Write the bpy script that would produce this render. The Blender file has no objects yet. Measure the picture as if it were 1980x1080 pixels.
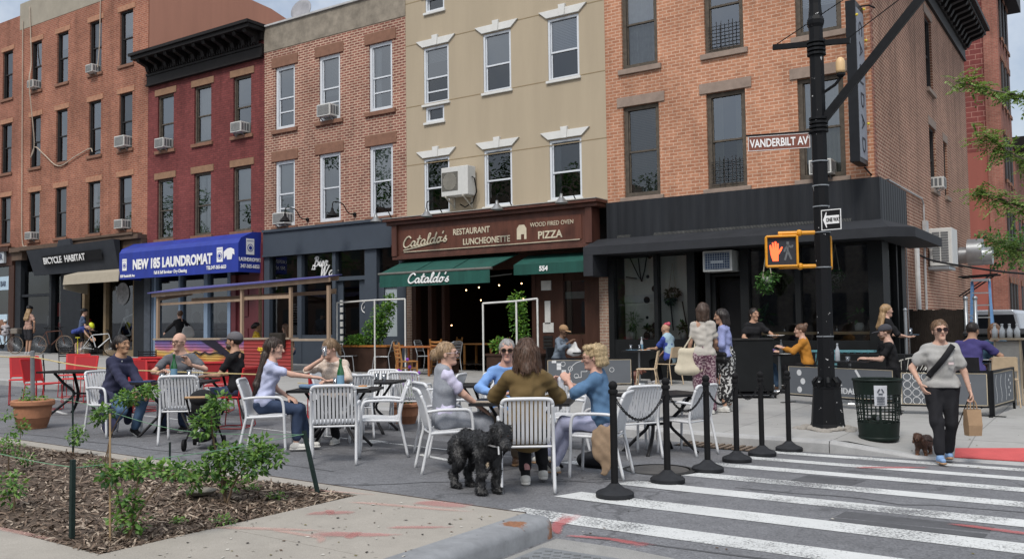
import bpy,bmesh,math,random
import numpy as np
from mathutils import Vector,Matrix
random.seed(7)
sc=bpy.context.scene
COL=sc.collection
R=math.radians
# ------------------------------------------------------------------ camera
CAMH=1.55
yaw,pitch,roll,FPX=R(123.938),R(2.939),R(-.757),1760.4
fw=Vector((math.cos(pitch)*math.cos(yaw),math.cos(pitch)*math.sin(yaw),math.sin(pitch)))
rt=Vector((math.sin(yaw),-math.cos(yaw),0));up=rt.cross(fw)
rt,up=rt*math.cos(roll)+up*math.sin(roll),up*math.cos(roll)-rt*math.sin(roll)
cd=bpy.data.cameras.new('camera');cam=bpy.data.objects.new('camera',cd);COL.objects.link(cam)
cam.matrix_world=Matrix(((rt.x,up.x,-fw.x,0),(rt.y,up.y,-fw.y,0),(rt.z,up.z,-fw.z,CAMH),(0,0,0,1)))
cd.sensor_width=36;cd.lens=36*FPX/1980;cd.clip_start=.05;cd.clip_end=2000
sc.camera=cam
# ------------------------------------------------------------------ world and sun (bright high overcast)
SUN_EL,SUN_AZ=R(52),R(-75)
w=bpy.data.worlds.new('World');sc.world=w;w.use_nodes=True
nt=w.node_tree;nt.nodes.clear()
def N(t,**k):
 n=nt.nodes.new(t)
 for a,v in k.items():setattr(n,a,v)
 return n
out=N('ShaderNodeOutputWorld');bg=N('ShaderNodeBackground');bg.inputs[1].default_value=.09
sky=N('ShaderNodeTexSky',sky_type='NISHITA');sky.sun_disc=False;sky.sun_elevation=SUN_EL
sky.sun_rotation=math.pi/2-SUN_AZ;sky.dust_density=2.0;sky.air_density=1.0
tc=N('ShaderNodeTexCoord');no=N('ShaderNodeTexNoise');no.inputs['Scale'].default_value=2.6;no.inputs['Detail'].default_value=7
no.inputs['Roughness'].default_value=.6
rp=N('ShaderNodeValToRGB');rp.color_ramp.elements[0].position=.36;rp.color_ramp.elements[1].position=.56
rp.color_ramp.elements[0].color=(.25,.25,.25,1);rp.color_ramp.elements[1].color=(.97,.97,.97,1)
mx=N('ShaderNodeMix',data_type='RGBA');mx.inputs[7].default_value=(7.2,7.6,8.1,1)
nt.links.new(tc.outputs['Generated'],no.inputs['Vector']);nt.links.new(no.outputs['Fac'],rp.inputs['Fac'])
nt.links.new(rp.outputs['Color'],mx.inputs[0]);nt.links.new(sky.outputs['Color'],mx.inputs[6])
sp=N('ShaderNodeSeparateXYZ');nt.links.new(tc.outputs['Generated'],sp.inputs[0]);mr=N('ShaderNodeMapRange');mr.inputs[1].default_value=0;mr.inputs[2].default_value=1;mr.inputs[3].default_value=.78;mr.inputs[4].default_value=1.55;nt.links.new(sp.outputs[2],mr.inputs[0])
vm=N('ShaderNodeVectorMath',operation='SCALE');nt.links.new(mx.outputs[2],vm.inputs[0]);nt.links.new(mr.outputs[0],vm.inputs['Scale']);nt.links.new(vm.outputs[0],bg.inputs[0]);nt.links.new(bg.outputs[0],out.inputs[0])
sd=bpy.data.lights.new('sun','SUN');sun=bpy.data.objects.new('sun',sd);COL.objects.link(sun)
sd.energy=1.9;sd.angle=R(16);sd.color=(1,.95,.88)
sdir=Vector((math.cos(SUN_EL)*math.cos(SUN_AZ),math.cos(SUN_EL)*math.sin(SUN_AZ),math.sin(SUN_EL)))
sun.rotation_euler=sdir.to_track_quat('Z','Y').to_euler()
sc.view_settings.view_transform='Standard';sc.view_settings.look='None';sc.view_settings.exposure=.42;sc.view_settings.gamma=1
sc.cycles.max_bounces=6;sc.cycles.transparent_max_bounces=12;sc.cycles.caustics_reflective=False;sc.cycles.caustics_refractive=False
sc.cycles.use_denoising=True
# ------------------------------------------------------------------ materials
MATS={}
def _nodes(name):
 m=bpy.data.materials.new(name);m.use_nodes=True
 t=m.node_tree;b=t.nodes['Principled BSDF']
 return m,t,b
def _pos(t):
 return t.nodes.new('ShaderNodeNewGeometry').outputs['Position']
def _noise(t,vec,scale,detail=4,rough=.55):
 n=t.nodes.new('ShaderNodeTexNoise');n.inputs['Scale'].default_value=scale;n.inputs['Detail'].default_value=detail
 n.inputs['Roughness'].default_value=rough
 if vec is not None:t.links.new(vec,n.inputs['Vector'])
 return n.outputs['Fac']
def _ramp(t,fac,stops):
 r=t.nodes.new('ShaderNodeValToRGB');e=r.color_ramp.elements
 while len(e)< len(stops):e.new(.5)
 for i,(p,c) in enumerate(stops):
  e[i].position=p;e[i].color=(c,c,c,1) if isinstance(c,(int,float)) else (*c[:3],1)
 t.links.new(fac,r.inputs[0]);return r.outputs['Color']
def _mix(t,a,b,f,mode='MIX'):
 n=t.nodes.new('ShaderNodeMix');n.data_type='RGBA';n.blend_type=mode
 for s,v in ((0,f),(6,a),(7,b)):
  if isinstance(v,(int,float)):n.inputs[s].default_value=v if s== 0 else (v,v,v,1)
  elif isinstance(v,tuple):n.inputs[s].default_value=(*v[:3],1)
  else:t.links.new(v,n.inputs[s])
 return n.outputs[2]
def _bump(t,b,h,strength=.3,dist=.01):
 n=t.nodes.new('ShaderNodeBump');n.inputs['Strength'].default_value=strength;n.inputs['Distance'].default_value=dist
 t.links.new(h,n.inputs['Height']);t.links.new(n.outputs[0],b.inputs['Normal'])
def _obj(t):
 return t.nodes.new('ShaderNodeTexCoord').outputs['Object']
def M(name,col,rough=.6,metal=0,var=.18,scale=6,bump=0,bscale=60,local=False,spec=.4,emit=0,streak=False):
 if name in MATS:return MATS[name]
 m,t,b=_nodes(name);MATS[name]=m
 p=_obj(t) if local else _pos(t)
 if var:
  v=p
  if streak:
   mp=t.nodes.new('ShaderNodeMapping');mp.inputs['Scale'].default_value=(1,1,.12);t.links.new(p,mp.inputs[0]);v=mp.outputs[0]
  n=_noise(t,v,scale,6,.65)
  f=_ramp(t,n,[(.25,1-var),(.75,1+var)])
  t.links.new(_mix(t,tuple(col),f,1.0,'MULTIPLY'),b.inputs['Base Color'])
 else:b.inputs['Base Color'].default_value=(*col,1)
 if max(col)< .06:spec=min(spec,.16)
 b.inputs['Roughness'].default_value=rough;b.inputs['Metallic'].default_value=metal;b.inputs['Specular IOR Level'].default_value=spec
 if bump:_bump(t,b,_noise(t,p,bscale,3),bump)
 if emit:
  b.inputs['Emission Color'].default_value=(*col,1);b.inputs['Emission Strength'].default_value=emit
 return m
def brick_mat(name,c1,c2,mortar,row=.075,bw=.215,ms=.011,stain=.25,bias=0.,soot=(.0,0.)):
 m,t,b=_nodes(name);MATS[name]=m
 p=_pos(t);s=t.nodes.new('ShaderNodeSeparateXYZ');t.links.new(p,s.inputs[0])
 a=t.nodes.new('ShaderNodeMath');t.links.new(s.outputs[0],a.inputs[0]);t.links.new(s.outputs[1],a.inputs[1])
 c=t.nodes.new('ShaderNodeCombineXYZ');t.links.new(a.outputs[0],c.inputs[0]);t.links.new(s.outputs[2],c.inputs[1])
 wob=_noise(t,c.outputs[0],1.3,2)
 k=t.nodes.new('ShaderNodeTexBrick');t.links.new(c.outputs[0],k.inputs['Vector'])
 k.inputs['Color1'].default_value=(*c1,1);k.inputs['Color2'].default_value=(*c2,1);k.inputs['Mortar'].default_value=(*mortar,1)
 k.inputs['Scale'].default_value=1;k.inputs['Mortar Size'].default_value=ms;k.inputs['Mortar Smooth'].default_value=.15
 k.inputs['Brick Width'].default_value=bw;k.inputs['Row Height'].default_value=row;k.inputs['Bias'].default_value=bias
 big=_ramp(t,_noise(t,p,.55,6,.62),[(.28,1-stain*1.25),(.72,1+stain*.8)])
 col=_mix(t,k.outputs['Color'],big,1.0,'MULTIPLY')
 mid=_ramp(t,_noise(t,p,7,4,.7),[(.3,.85),(.7,1.14)])
 col=_mix(t,col,mid,1.0,'MULTIPLY')
 mp=t.nodes.new('ShaderNodeMapping');mp.inputs['Scale'].default_value=(1.6,1.6,.14);t.links.new(p,mp.inputs[0])
 st=_ramp(t,_noise(t,mp.outputs[0],1.5,5,.6),[(.50,1.0),(.74,.58)])
 col=_mix(t,col,st,.8,'MULTIPLY')
 t.links.new(col,b.inputs['Base Color']);b.inputs['Roughness'].default_value=.88;b.inputs['Specular IOR Level'].default_value=.2
 iv=t.nodes.new('ShaderNodeMath');iv.operation='SUBTRACT';iv.inputs[0].default_value=1;t.links.new(k.outputs['Fac'],iv.inputs[1])
 _bump(t,b,iv.outputs[0],.35,.008)
 return m
def glass(name,tint=(.5,.55,.56),refl=.3,rough=.02,wave=.02):
 if name in MATS:return MATS[name]
 m,t,b=_nodes(name);MATS[name]=m
 tr=t.nodes.new('ShaderNodeBsdfTransparent');tr.inputs[0].default_value=(*tint,1)
 gl=t.nodes.new('ShaderNodeBsdfGlossy');gl.inputs['Roughness'].default_value=rough;gl.inputs[0].default_value=(.93,.96,1,1)
 if wave:
  bm_=t.nodes.new('ShaderNodeBump');bm_.inputs['Strength'].default_value=wave;bm_.inputs['Distance'].default_value=.05
  t.links.new(_noise(t,_pos(t),1.1,0),bm_.inputs['Height']);t.links.new(bm_.outputs[0],gl.inputs['Normal'])
 lw=t.nodes.new('ShaderNodeFresnel');lw.inputs[0].default_value=1.5
 ad=t.nodes.new('ShaderNodeMath');ad.operation='ADD';ad.use_clamp=True;t.links.new(lw.outputs[0],ad.inputs[0]);ad.inputs[1].default_value=refl
 x=t.nodes.new('ShaderNodeMixShader');t.links.new(ad.outputs[0],x.inputs[0]);t.links.new(tr.outputs[0],x.inputs[1]);t.links.new(gl.outputs[0],x.inputs[2])
 t.links.new(x.outputs[0],t.nodes['Material Output'].inputs[0]);t.nodes.remove(b)
 return m
# ------------------------------------------------------------------ mesh builder
def rotz(v,a):
 c,s=math.cos(a),math.sin(a);return (v[0]*c-v[1]*s,v[0]*s+v[1]*c,v[2])
class MB:
 def __init__(s):s.v=[];s.f=[];s.m=[];s.k=0
 def add(s,vs,fs):
  o=len(s.v);s.v+= [tuple(v) for v in vs];s.f+= [tuple(i+o for i in f) for f in fs];s.m+= [s.k]*len(fs);return s
 def mat(s,k):s.k=k;return s
 def box(s,x0,y0,z0,x1,y1,z1):
  x0,x1=min(x0,x1),max(x0,x1);y0,y1=min(y0,y1),max(y0,y1);z0,z1=min(z0,z1),max(z0,z1)
  return s.add([(x0,y0,z0),(x1,y0,z0),(x1,y1,z0),(x0,y1,z0),(x0,y0,z1),(x1,y0,z1),(x1,y1,z1),(x0,y1,z1)],
      [(3,2,1,0),(4,5,6,7),(0,1,5,4),(1,2,6,5),(2,3,7,6),(3,0,4,7)])
 def obox(s,c,ax,ay,az,hx,hy,hz):
  c,ax,ay,az=Vector(c),Vector(ax).normalized()*hx,Vector(ay).normalized()*hy,Vector(az).normalized()*hz
  return s.add([c-ax-ay-az,c+ax-ay-az,c+ax+ay-az,c-ax+ay-az,c-ax-ay+az,c+ax-ay+az,c+ax+ay+az,c-ax+ay+az],
      [(3,2,1,0),(4,5,6,7),(0,1,5,4),(1,2,6,5),(2,3,7,6),(3,0,4,7)])
 def beam(s,a,b,wd,ht=None,upv=(0,0,1)):
  a,b=Vector(a),Vector(b);d=b-a;ht=wd if ht is None else ht
  z=d.normalized();x=Vector(upv).cross(z)
  if x.length< 1e-4:x=Vector((1,0,0)).cross(z)
  x.normalize();y=z.cross(x)
  return s.obox((a+b)/2,x,y,z,wd/2,ht/2,d.length/2)
 def quad(s,a,b,c,d):return s.add([a,b,c,d],[(0,1,2,3)])
 def prism(s,pts,vec):
  n=len(pts);v=Vector(vec);P=[Vector(p) for p in pts]
  return s.add(P+[p+v for p in P],[tuple(range(n))[::-1],tuple(range(n,2*n))]+[(i,(i+1) % n,n+(i+1) % n,n+i) for i in range(n)])
 def tube(s,pts,r,n=8,cap=True,flat=1.0,fdir=None):
  P=[Vector(p) for p in pts];rs=r if isinstance(r,(list,tuple)) else [r]*len(P)
  T=[]
  for i in range(len(P)):
   d=(P[min(i+1,len(P)-1)]-P[max(i-1,0)]);T.append(d.normalized() if d.length> 1e-9 else Vector((0,0,1)))
  x=Vector((0,0,1)).cross(T[0]) if fdir is None else Vector(fdir)
  if x.length< 1e-3:x=Vector((1,0,0))
  vs=[]
  for i,p in enumerate(P):
   x=(x-T[i]*x.dot(T[i]))
   if x.length< 1e-6:x=T[i].orthogonal()
   x.normalize();y=T[i].cross(x)
   for j in range(n):
    a=2*math.pi*j/n;vs.append(p+x*(rs[i]*math.cos(a))+y*(rs[i]*math.sin(a)*flat))
  fs=[(i*n+j,i*n+(j+1) % n,(i+1)*n+(j+1) % n,(i+1)*n+j) for i in range(len(P)-1) for j in range(n)]
  if cap:fs+= [tuple(range(n))[::-1],tuple(range((len(P)-1)*n,len(P)*n))]
  return s.add(vs,fs)
 def lathe(s,prof,c=(0,0,0),n=20,cap=True):
  vs=[(c[0]+r*math.cos(2*math.pi*j/n),c[1]+r*math.sin(2*math.pi*j/n),c[2]+z) for r,z in prof for j in range(n)]
  fs=[(i*n+j,i*n+(j+1) % n,(i+1)*n+(j+1) % n,(i+1)*n+j) for i in range(len(prof)-1) for j in range(n)]
  if cap:fs+= [tuple(range(n))[::-1],tuple(range((len(prof)-1)*n,len(prof)*n))]
  return s.add(vs,fs)
 def sphere(s,c,rx,ry=None,rz=None,n=10,m=7):
  ry=rx if ry is None else ry;rz=rx if rz is None else rz
  prof=[(math.sin(math.pi*i/m),-math.cos(math.pi*i/m)) for i in range(m+1)];prof[0]=(.02,-1);prof[-1]=(.02,1)
  vs=[(c[0]+rx*r*math.cos(2*math.pi*j/n),c[1]+ry*r*math.sin(2*math.pi*j/n),c[2]+rz*z) for r,z in prof for j in range(n)]
  fs=[(i*n+j,i*n+(j+1) % n,(i+1)*n+(j+1) % n,(i+1)*n+j) for i in range(m) for j in range(n)]+[tuple(range(n))[::-1],tuple(range(m*n,(m+1)*n))]
  return s.add(vs,fs)
 def build(s,name,mats,parent=None,smooth=False,bevel=0,world=True,auto=None):
  me=bpy.data.meshes.new(name)
  vs=s.v
  if parent is not None and world:
   l=WLOC.get(parent.name,(0,0,0));vs=[(v[0]-l[0],v[1]-l[1],v[2]-l[2]) for v in vs]
  me.from_pydata(vs,[],s.f)
  ms=mats if isinstance(mats,(list,tuple)) else [mats]
  for m in ms:me.materials.append(m)
  if len(ms)> 1:me.polygons.foreach_set('material_index',s.m)
  if smooth or auto:
   me.polygons.foreach_set('use_smooth',[True]*len(me.polygons))
   if auto:me.set_sharp_from_angle(angle=R(auto))
  me.update()
  o=bpy.data.objects.new(name,me);COL.objects.link(o)
  if parent is not None:
   o.parent=parent
   if world:WLOC[o.name]=WLOC.get(parent.name,(0,0,0))
  if bevel:
   b=o.modifiers.new('bevel','BEVEL');b.width=bevel;b.segments=2;b.limit_method='ANGLE';b.angle_limit=R(40)
  return o
WLOC={}
def tag(o,label=None,cat=None,group=None,kind=None):
 if label:o['label']=label
 if cat:o['category']=cat
 if group:o['group']=group
 if kind:o['kind']=kind
 return o
def thing(name,label,cat,loc=(0,0,0),rz=0,group=None):
 o=bpy.data.objects.new(name,None);COL.objects.link(o);o.empty_display_size=.1
 o.location=loc;o.rotation_euler=(0,0,rz);WLOC[o.name]=tuple(loc)
 return tag(o,label,cat,group)
def copy_tree(o,parent=None):
 c=o.copy();COL.objects.link(c)
 if parent is not None:c.parent=parent
 for ch in list(o.children):copy_tree(ch,c)
 return c
def place(proto,used,loc,rz,label,group=None,name=None):
 o=proto if not used else copy_tree(proto)
 o.location=loc;o.rotation_euler=(0,0,rz);o['label']=label
 if group:o['group']=group
 return o
def text_mesh(body,size,name='lettering',mat=None,parent=None,frame=None,depth=.006,font_shear=0,sx=1.0,align='LEFT',bold=0.0,spacing=1.0):
 """frame = (origin, xdir, ydir) in the parent's local space"""
 cu=bpy.data.curves.new(name,'FONT');cu.body=body;cu.size=size;cu.extrude=depth/2;cu.shear=font_shear;cu.align_x=align
 cu.offset=bold;cu.space_character=spacing;cu.resolution_u=3
 tmp=bpy.data.objects.new('tmp_text',cu);COL.objects.link(tmp)
 dg=bpy.context.evaluated_depsgraph_get();dg.update()
 me=bpy.data.meshes.new_from_object(tmp.evaluated_get(dg));bpy.data.objects.remove(tmp);bpy.data.curves.remove(cu)
 O,X,Y=[Vector(v) for v in frame];X.normalize();Y.normalize();Z=X.cross(Y)
 me.transform(Matrix(((X.x*sx,Y.x,Z.x,O.x),(X.y*sx,Y.y,Z.y,O.y),(X.z*sx,Y.z,Z.z,O.z),(0,0,0,1))))
 me.materials.clear();me.materials.append(mat);me.name=name
 o=bpy.data.objects.new(name,me);COL.objects.link(o)
 if parent is not None:o.parent=parent
 return o
# ------------------------------------------------------------------ ground heights
YK,YB,YF=12.1,5.8,20.3
def slx(X):return max(0,-(X+4))*.018
def road_z(X,Y):return slx(X)-.12*min(max((Y-7.5)/4.6,0),1)
def walk_z(X,Y):
 z=slx(X)+.03+.012*(min(Y,YF)-YK)
 rx=min(max((X+3.0)/.9,0),1);ry=min(max(1-(Y-YK)/1.3,0),1)
 return z-rx*ry*(z-(slx(X)-.105))
def gnd(X,Y):
 if Y< YB and X< -3.55:return slx(X)+.15
 return walk_z(X,Y) if Y> YK else road_z(X,Y)
# ================================================================== THE SETTING
def concrete_mat(name,col,joint=1.5,jw=.012,var=.14,speck=.1,jdark=.45,joff=(0,0)):
 m,t,b=_nodes(name);MATS[name]=m;p=_pos(t)
 big=_ramp(t,_noise(t,p,.7,6,.65),[(.25,1-var),(.75,1+var)])
 mid=_ramp(t,_noise(t,p,5,5,.7),[(.3,1-var*.5),(.7,1+var*.5)])
 fine=_ramp(t,_noise(t,p,140,2,.8),[(.3,1-speck),(.7,1+speck)])
 c=_mix(t,_mix(t,_mix(t,tuple(col),big,1.,'MULTIPLY'),mid,1.,'MULTIPLY'),fine,1.,'MULTIPLY')
 st=_ramp(t,_noise(t,p,2.2,3,.5),[(.60,1.),(.74,.8)])
 c=_mix(t,c,st,.8,'MULTIPLY')
 sp=t.nodes.new('ShaderNodeTexVoronoi');sp.inputs['Scale'].default_value=4.5;sp.inputs['Randomness'].default_value=1;t.links.new(p,sp.inputs['Vector'])
 gum=_ramp(t,sp.outputs['Distance'],[(.055,.62),(.075,1.)])
 c=_mix(t,c,gum,.7,'MULTIPLY')
 if joint:
  mp=t.nodes.new('ShaderNodeMapping');mp.inputs['Location'].default_value=(*joff,0);t.links.new(p,mp.inputs[0])
  k=t.nodes.new('ShaderNodeTexBrick');k.offset=0;t.links.new(mp.outputs[0],k.inputs['Vector']);k.inputs['Scale'].default_value=1
  k.inputs['Mortar Size'].default_value=jw;k.inputs['Brick Width'].default_value=joint;k.inputs['Row Height'].default_value=joint
  k.inputs['Color1'].default_value=(1,1,1,1);k.inputs['Color2'].default_value=(.9,.9,.9,1);k.inputs['Mortar'].default_value=(jdark,jdark,jdark,1);k.inputs['Mortar Smooth'].default_value=.3
  c=_mix(t,c,k.outputs['Color'],1.,'MULTIPLY')
 t.links.new(c,b.inputs['Base Color']);b.inputs['Roughness'].default_value=.9;b.inputs['Specular IOR Level'].default_value=.25
 _bump(t,b,_noise(t,p,60,4),.25,.01)
 return m
def asphalt_mat():
 m,t,b=_nodes('asphalt');MATS['asphalt']=m;p=_pos(t)
 big=_ramp(t,_noise(t,p,.45,7,.65),[(.3,.74),(.7,1.2)])
 mid=_ramp(t,_noise(t,p,9,5,.7),[(.3,.88),(.7,1.12)])
 oil=_ramp(t,_noise(t,p,1.7,3,.5),[(.62,1.),(.74,.66)]);big=_mix(t,big,oil,1.,'MULTIPLY')
 v=t.nodes.new('ShaderNodeTexVoronoi');v.inputs['Scale'].default_value=75;t.links.new(p,v.inputs['Vector'])
 fine=_ramp(t,v.outputs['Color'],[(.1,.62),(.5,.95),(.93,1.25),(1.,2.1)])
 c=_mix(t,_mix(t,_mix(t,(.148,.150,.160),big,1.,'MULTIPLY'),mid,1.,'MULTIPLY'),fine,.8,'MULTIPLY')
 cr=t.nodes.new('ShaderNodeTexVoronoi');cr.feature='DISTANCE_TO_EDGE';cr.inputs['Scale'].default_value=.32
 ds=_noise(t,p,1.5,5);
 mpv=t.nodes.new('ShaderNodeMix');mpv.data_type='VECTOR';mpv.inputs[0].default_value=.12
 nn=t.nodes.new('ShaderNodeTexNoise');nn.inputs['Scale'].default_value=1.8;nn.inputs['Detail'].default_value=5;t.links.new(p,nn.inputs['Vector'])
 sc_=t.nodes.new('ShaderNodeVectorMath');sc_.operation='SCALE';sc_.inputs['Scale'].default_value=9;t.links.new(nn.outputs['Color'],sc_.inputs[0])
 t.links.new(p,mpv.inputs[4]);t.links.new(sc_.outputs[0],mpv.inputs[5]);t.links.new(mpv.outputs[1],cr.inputs['Vector'])
 c=_mix(t,c,_ramp(t,cr.outputs['Distance'],[(.004,.55),(.012,1.)]),.75,'MULTIPLY')
 t.links.new(c,b.inputs['Base Color']);b.inputs['Roughness'].default_value=.85;b.inputs['Specular IOR Level'].default_value=.3
 _bump(t,b,v.outputs['Distance'],.45,.006)
 return m
def paint_mat(name,col,wear=.5,scale=30,rough=.7,soft=.12,fade=1.):
 m,t,b=_nodes(name);MATS[name]=m;p=_pos(t)
 a=_noise(t,p,scale,6,.75);g=_noise(t,p,.9,3,.6)
 ad=t.nodes.new('ShaderNodeMath');ad.operation='MULTIPLY_ADD';t.links.new(g,ad.inputs[0]);ad.inputs[1].default_value=.75;t.links.new(a,ad.inputs[2])
 al=_ramp(t,ad.outputs[0],[(max(wear-soft,0),0.),(wear,1.)])
 if fade< 1:
  at=t.nodes.new('ShaderNodeAttribute');at.attribute_name='cov';m2=t.nodes.new('ShaderNodeMath');m2.operation='MULTIPLY_ADD';t.links.new(at.outputs['Fac'],m2.inputs[0]);m2.inputs[1].default_value=1.1;t.links.new(a,m2.inputs[2]);al=_mix(t,0.,_ramp(t,m2.outputs[0],[(.55,0.),(1.45,1.)]),fade)
 big=_ramp(t,_noise(t,p,1.5,5,.7),[(.3,.86),(.7,1.06)])
 t.links.new(_mix(t,tuple(col),big,1.,'MULTIPLY'),b.inputs['Base Color']);t.links.new(al,b.inputs['Alpha'])
 b.inputs['Roughness'].default_value=rough
 return m
ASPH=asphalt_mat()
SIDEW=concrete_mat('sidewalk_concrete',(.325,.32,.31),1.5,.010,.10,.08,.6,(.2,.4))
MEDIAN=concrete_mat('median_concrete',(.295,.272,.24),0,.01,.13,.17)
KERBM=concrete_mat('kerb_stone',(.36,.36,.36),0,.01,.2,.12)
CROSS=paint_mat('road_paint_white',(.55,.56,.555),.86,46,.7,.16)
REDSP=paint_mat('red_spray_paint',(.50,.12,.12),.98,14,.8,.40,.55)
REDSP2=paint_mat('faint_red_spray_paint',(.50,.19,.18),1.0,14,.8,.40,.4)
WHSP=paint_mat('faint_pink_spray_paint',(.60,.36,.31),1.0,14,.8,.40,.4)
def sheet(name,xs,ys,zf,mat,smooth=False):
 mb=MB();n=len(ys)
 mb.add([(x,y,zf(x,y)) for x in xs for y in ys],[(i*n+j,(i+1)*n+j,(i+1)*n+j+1,i*n+j+1) for i in range(len(xs)-1) for j in range(n-1)])
 return tag(mb.build(name,mat,smooth=smooth),kind='structure')
sheet('road',[-200,-60,-4,60,200],[-120,-30,7.5,12.1,60,220],road_z,ASPH)
xs=[-200,-80,-40,-20,-10,-4]+[-3.8+.2*i for i in range(0,12)]+[-1,0,.6]
ys=[YK,12.3,12.6,12.9,13.2,13.5,14,16,YF-.1,YF,26,60]
sheet('sidewalk',xs,ys,walk_z,SIDEW,True)
mb=MB();x=-44.0
while x< .5:
 x1=min(x+2.4,.6);g=.006
 P=[]
 for xx in (x+g,(x+x1)/2,x1-g):
  zt=walk_z(xx,YK+.001)+.006;zb=road_z(xx,YK)-.15;zt=max(zt,road_z(xx,YK)+.012)
  P.append([(xx,YK-.16,zb),(xx,YK-.155,zt-.035),(xx,YK-.13,zt),(xx,YK+.02,zt),(xx,YK+.02,zb)])
 vs=[q for pr in P for q in pr];n=5
 mb.add(vs,[(i*n+j,(i+1)*n+j,(i+1)*n+(j+1) % n,i*n+(j+1) % n) for i in range(2) for j in range(n)]+[(0,1,2,3,4),(14,13,12,11,10)])
 x=x1
tag(mb.build('kerb',KERBM),kind='structure')
TACT=M('tactile_red',(.50,.085,.085),.8,var=.12,scale=5,bump=.6,bscale=90)
mb=MB()
P=[(-1.83,12.58),(-.3,13.0),(-.2,12.16),(-1.78,12.14)]
mb.prism([(a,b,walk_z(a,b)+.004) for a,b in P][::-1],(0,0,.012))
tag(mb.build('tactile_paving',TACT),kind='structure')
mb=MB()
for (x0,y,wd) in ((-4.42,6.24,.32),(-4.36,7.12,.33),(-4.25,8.06,.34),(-3.95,9.0,.31),(-4.12,9.92,.29),(-4.02,10.74,.26),(-3.92,11.5,.26)):
 y0=y+.16;sl_=-.045
 xs_=[x0,x0+.12,x0+.8,0,3,7]
 for e in range(len(xs_)-1):
  a,b_=xs_[e],xs_[e+1]
  def yy(xx):return y0+sl_*(xx-x0)
  j0=-.05 if e== 0 else 0
  pts=[(a+(.10 if e== 0 else 0),yy(a)+wd/2),(a,yy(a)-wd/2),(b_,yy(b_)-wd/2),(b_,yy(b_)+wd/2)]
  mb.add([(px_,py_,road_z(px_,py_)+.004) for px_,py_ in pts],[(0,1,2,3)])
tag(mb.build('crosswalk_marking',CROSS),kind='structure')
mb=MB()
for (a,b_,wd) in (((-14.5,9.35),(-4.9,9.0),.05),((-7.1,8.5),(-6.1,8.2),.1),((-8.55,9.1),(-8.25,9.1),.28),((-16.5,9.1),(-14.9,8.6),.09),((-5.4,9.15),(-4.7,9.05),.2),((-20,10.4),(-15,10.1),.06)):
 d=Vector((b_[0]-a[0],b_[1]-a[1])).normalized();nx_,ny_=-d.y*wd/2,d.x*wd/2
 mb.add([(px_,py_,road_z(px_,py_)+.004) for px_,py_ in ((a[0]-nx_,a[1]-ny_),(b_[0]-nx_,b_[1]-ny_),(b_[0]+nx_,b_[1]+ny_),(a[0]+nx_,a[1]+ny_))],[(0,1,2,3)])
tag(mb.build('parking_marking',CROSS),kind='structure')
BX1,BY0,BY1,BX0=-5.33,3.31,5.6,-30
mb=MB()
def slab(x0,x1,y0,y1,n=1):
 X=[x0+(x1-x0)*i/n for i in range(n+1)]
 for a,b_ in zip(X,X[1:]):
  c=[(a,y0),(b_,y0),(b_,y1),(a,y1)]
  mb.add([(p[0],p[1],slx(p[0])-.3) for p in c]+[(p[0],p[1],slx(p[0])+.15) for p in c],[(3,2,1,0),(4,5,6,7),(0,1,5,4),(1,2,6,5),(2,3,7,6),(3,0,4,7)])
slab(-60,BX1,BY1,YB-.012);slab(BX0,BX1,-6,BY0);
slab(BX1,-4,-6,4.2);slab(BX1,-4,4.206,YB-.012);slab(-4,-3.80,-6,YB-.012)
tag(mb.build('median_pavement',MEDIAN),kind='structure')
m,t,b=_nodes('kerb_paint');p=_pos(t)
vd=t.nodes.new('ShaderNodeVectorMath');vd.operation='DISTANCE';t.links.new(p,vd.inputs[0]);vd.inputs[1].default_value=(-3.66,5.42,.17)
wv=t.nodes.new('ShaderNodeMath');wv.operation='MULTIPLY_ADD';t.links.new(_noise(t,p,16,5,.7),wv.inputs[0]);wv.inputs[1].default_value=.16;t.links.new(vd.outputs['Value'],wv.inputs[2])
v2=t.nodes.new('ShaderNodeVectorMath');v2.operation='DISTANCE';t.links.new(p,v2.inputs[0]);v2.inputs[1].default_value=(-3.55,5.8,.03)
w2=t.nodes.new('ShaderNodeMath');w2.operation='MULTIPLY_ADD';t.links.new(_noise(t,p,22,5,.7),w2.inputs[0]);w2.inputs[1].default_value=.14;t.links.new(v2.outputs['Value'],w2.inputs[2])
base=_mix(t,(.22,.228,.24),_ramp(t,_noise(t,p,6,6,.7),[(.3,.78),(.7,1.15)]),1.,'MULTIPLY')
rust=_mix(t,(.24,.105,.05),_ramp(t,_noise(t,p,40,4,.7),[(.3,.6),(.7,1.3)]),1.,'MULTIPLY')
c=_mix(t,rust,base,_ramp(t,wv.outputs[0],[(.16,0.),(.18,1.)]))
c=_mix(t,rust,c,_ramp(t,w2.outputs[0],[(.15,0.),(.19,1.)]))
c=_mix(t,(.03,.03,.035),c,_ramp(t,_noise(t,p,28,3,.5),[(.25,0.),(.28,1.)]))
t.links.new(c,b.inputs['Base Color']);b.inputs['Roughness'].default_value=.6;_bump(t,b,_noise(t,p,30,4),.2)
KPAINT=m
mb=MB();prof=[(-3.80,-.3),(-3.80,.152),(-3.62,.152)]+[(-3.62+.075*math.sin(a),.077+.075*math.cos(a)) for a in (R(20),R(40),R(60),R(80))]+[(-3.535,-.3)]
rows=[(-6,1),(5.66,1),(5.72,.992),(5.76,.97),(5.775,.93)]
vs=[]
for y,s_ in rows:
 for px_,pz in prof:vs.append((px_ if px_< -3.7 else -3.80+(px_+3.80)*s_,y,pz if pz< .1 else .1+(pz-.1)*s_ if s_< 1 else pz))
n=len(prof)
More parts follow.
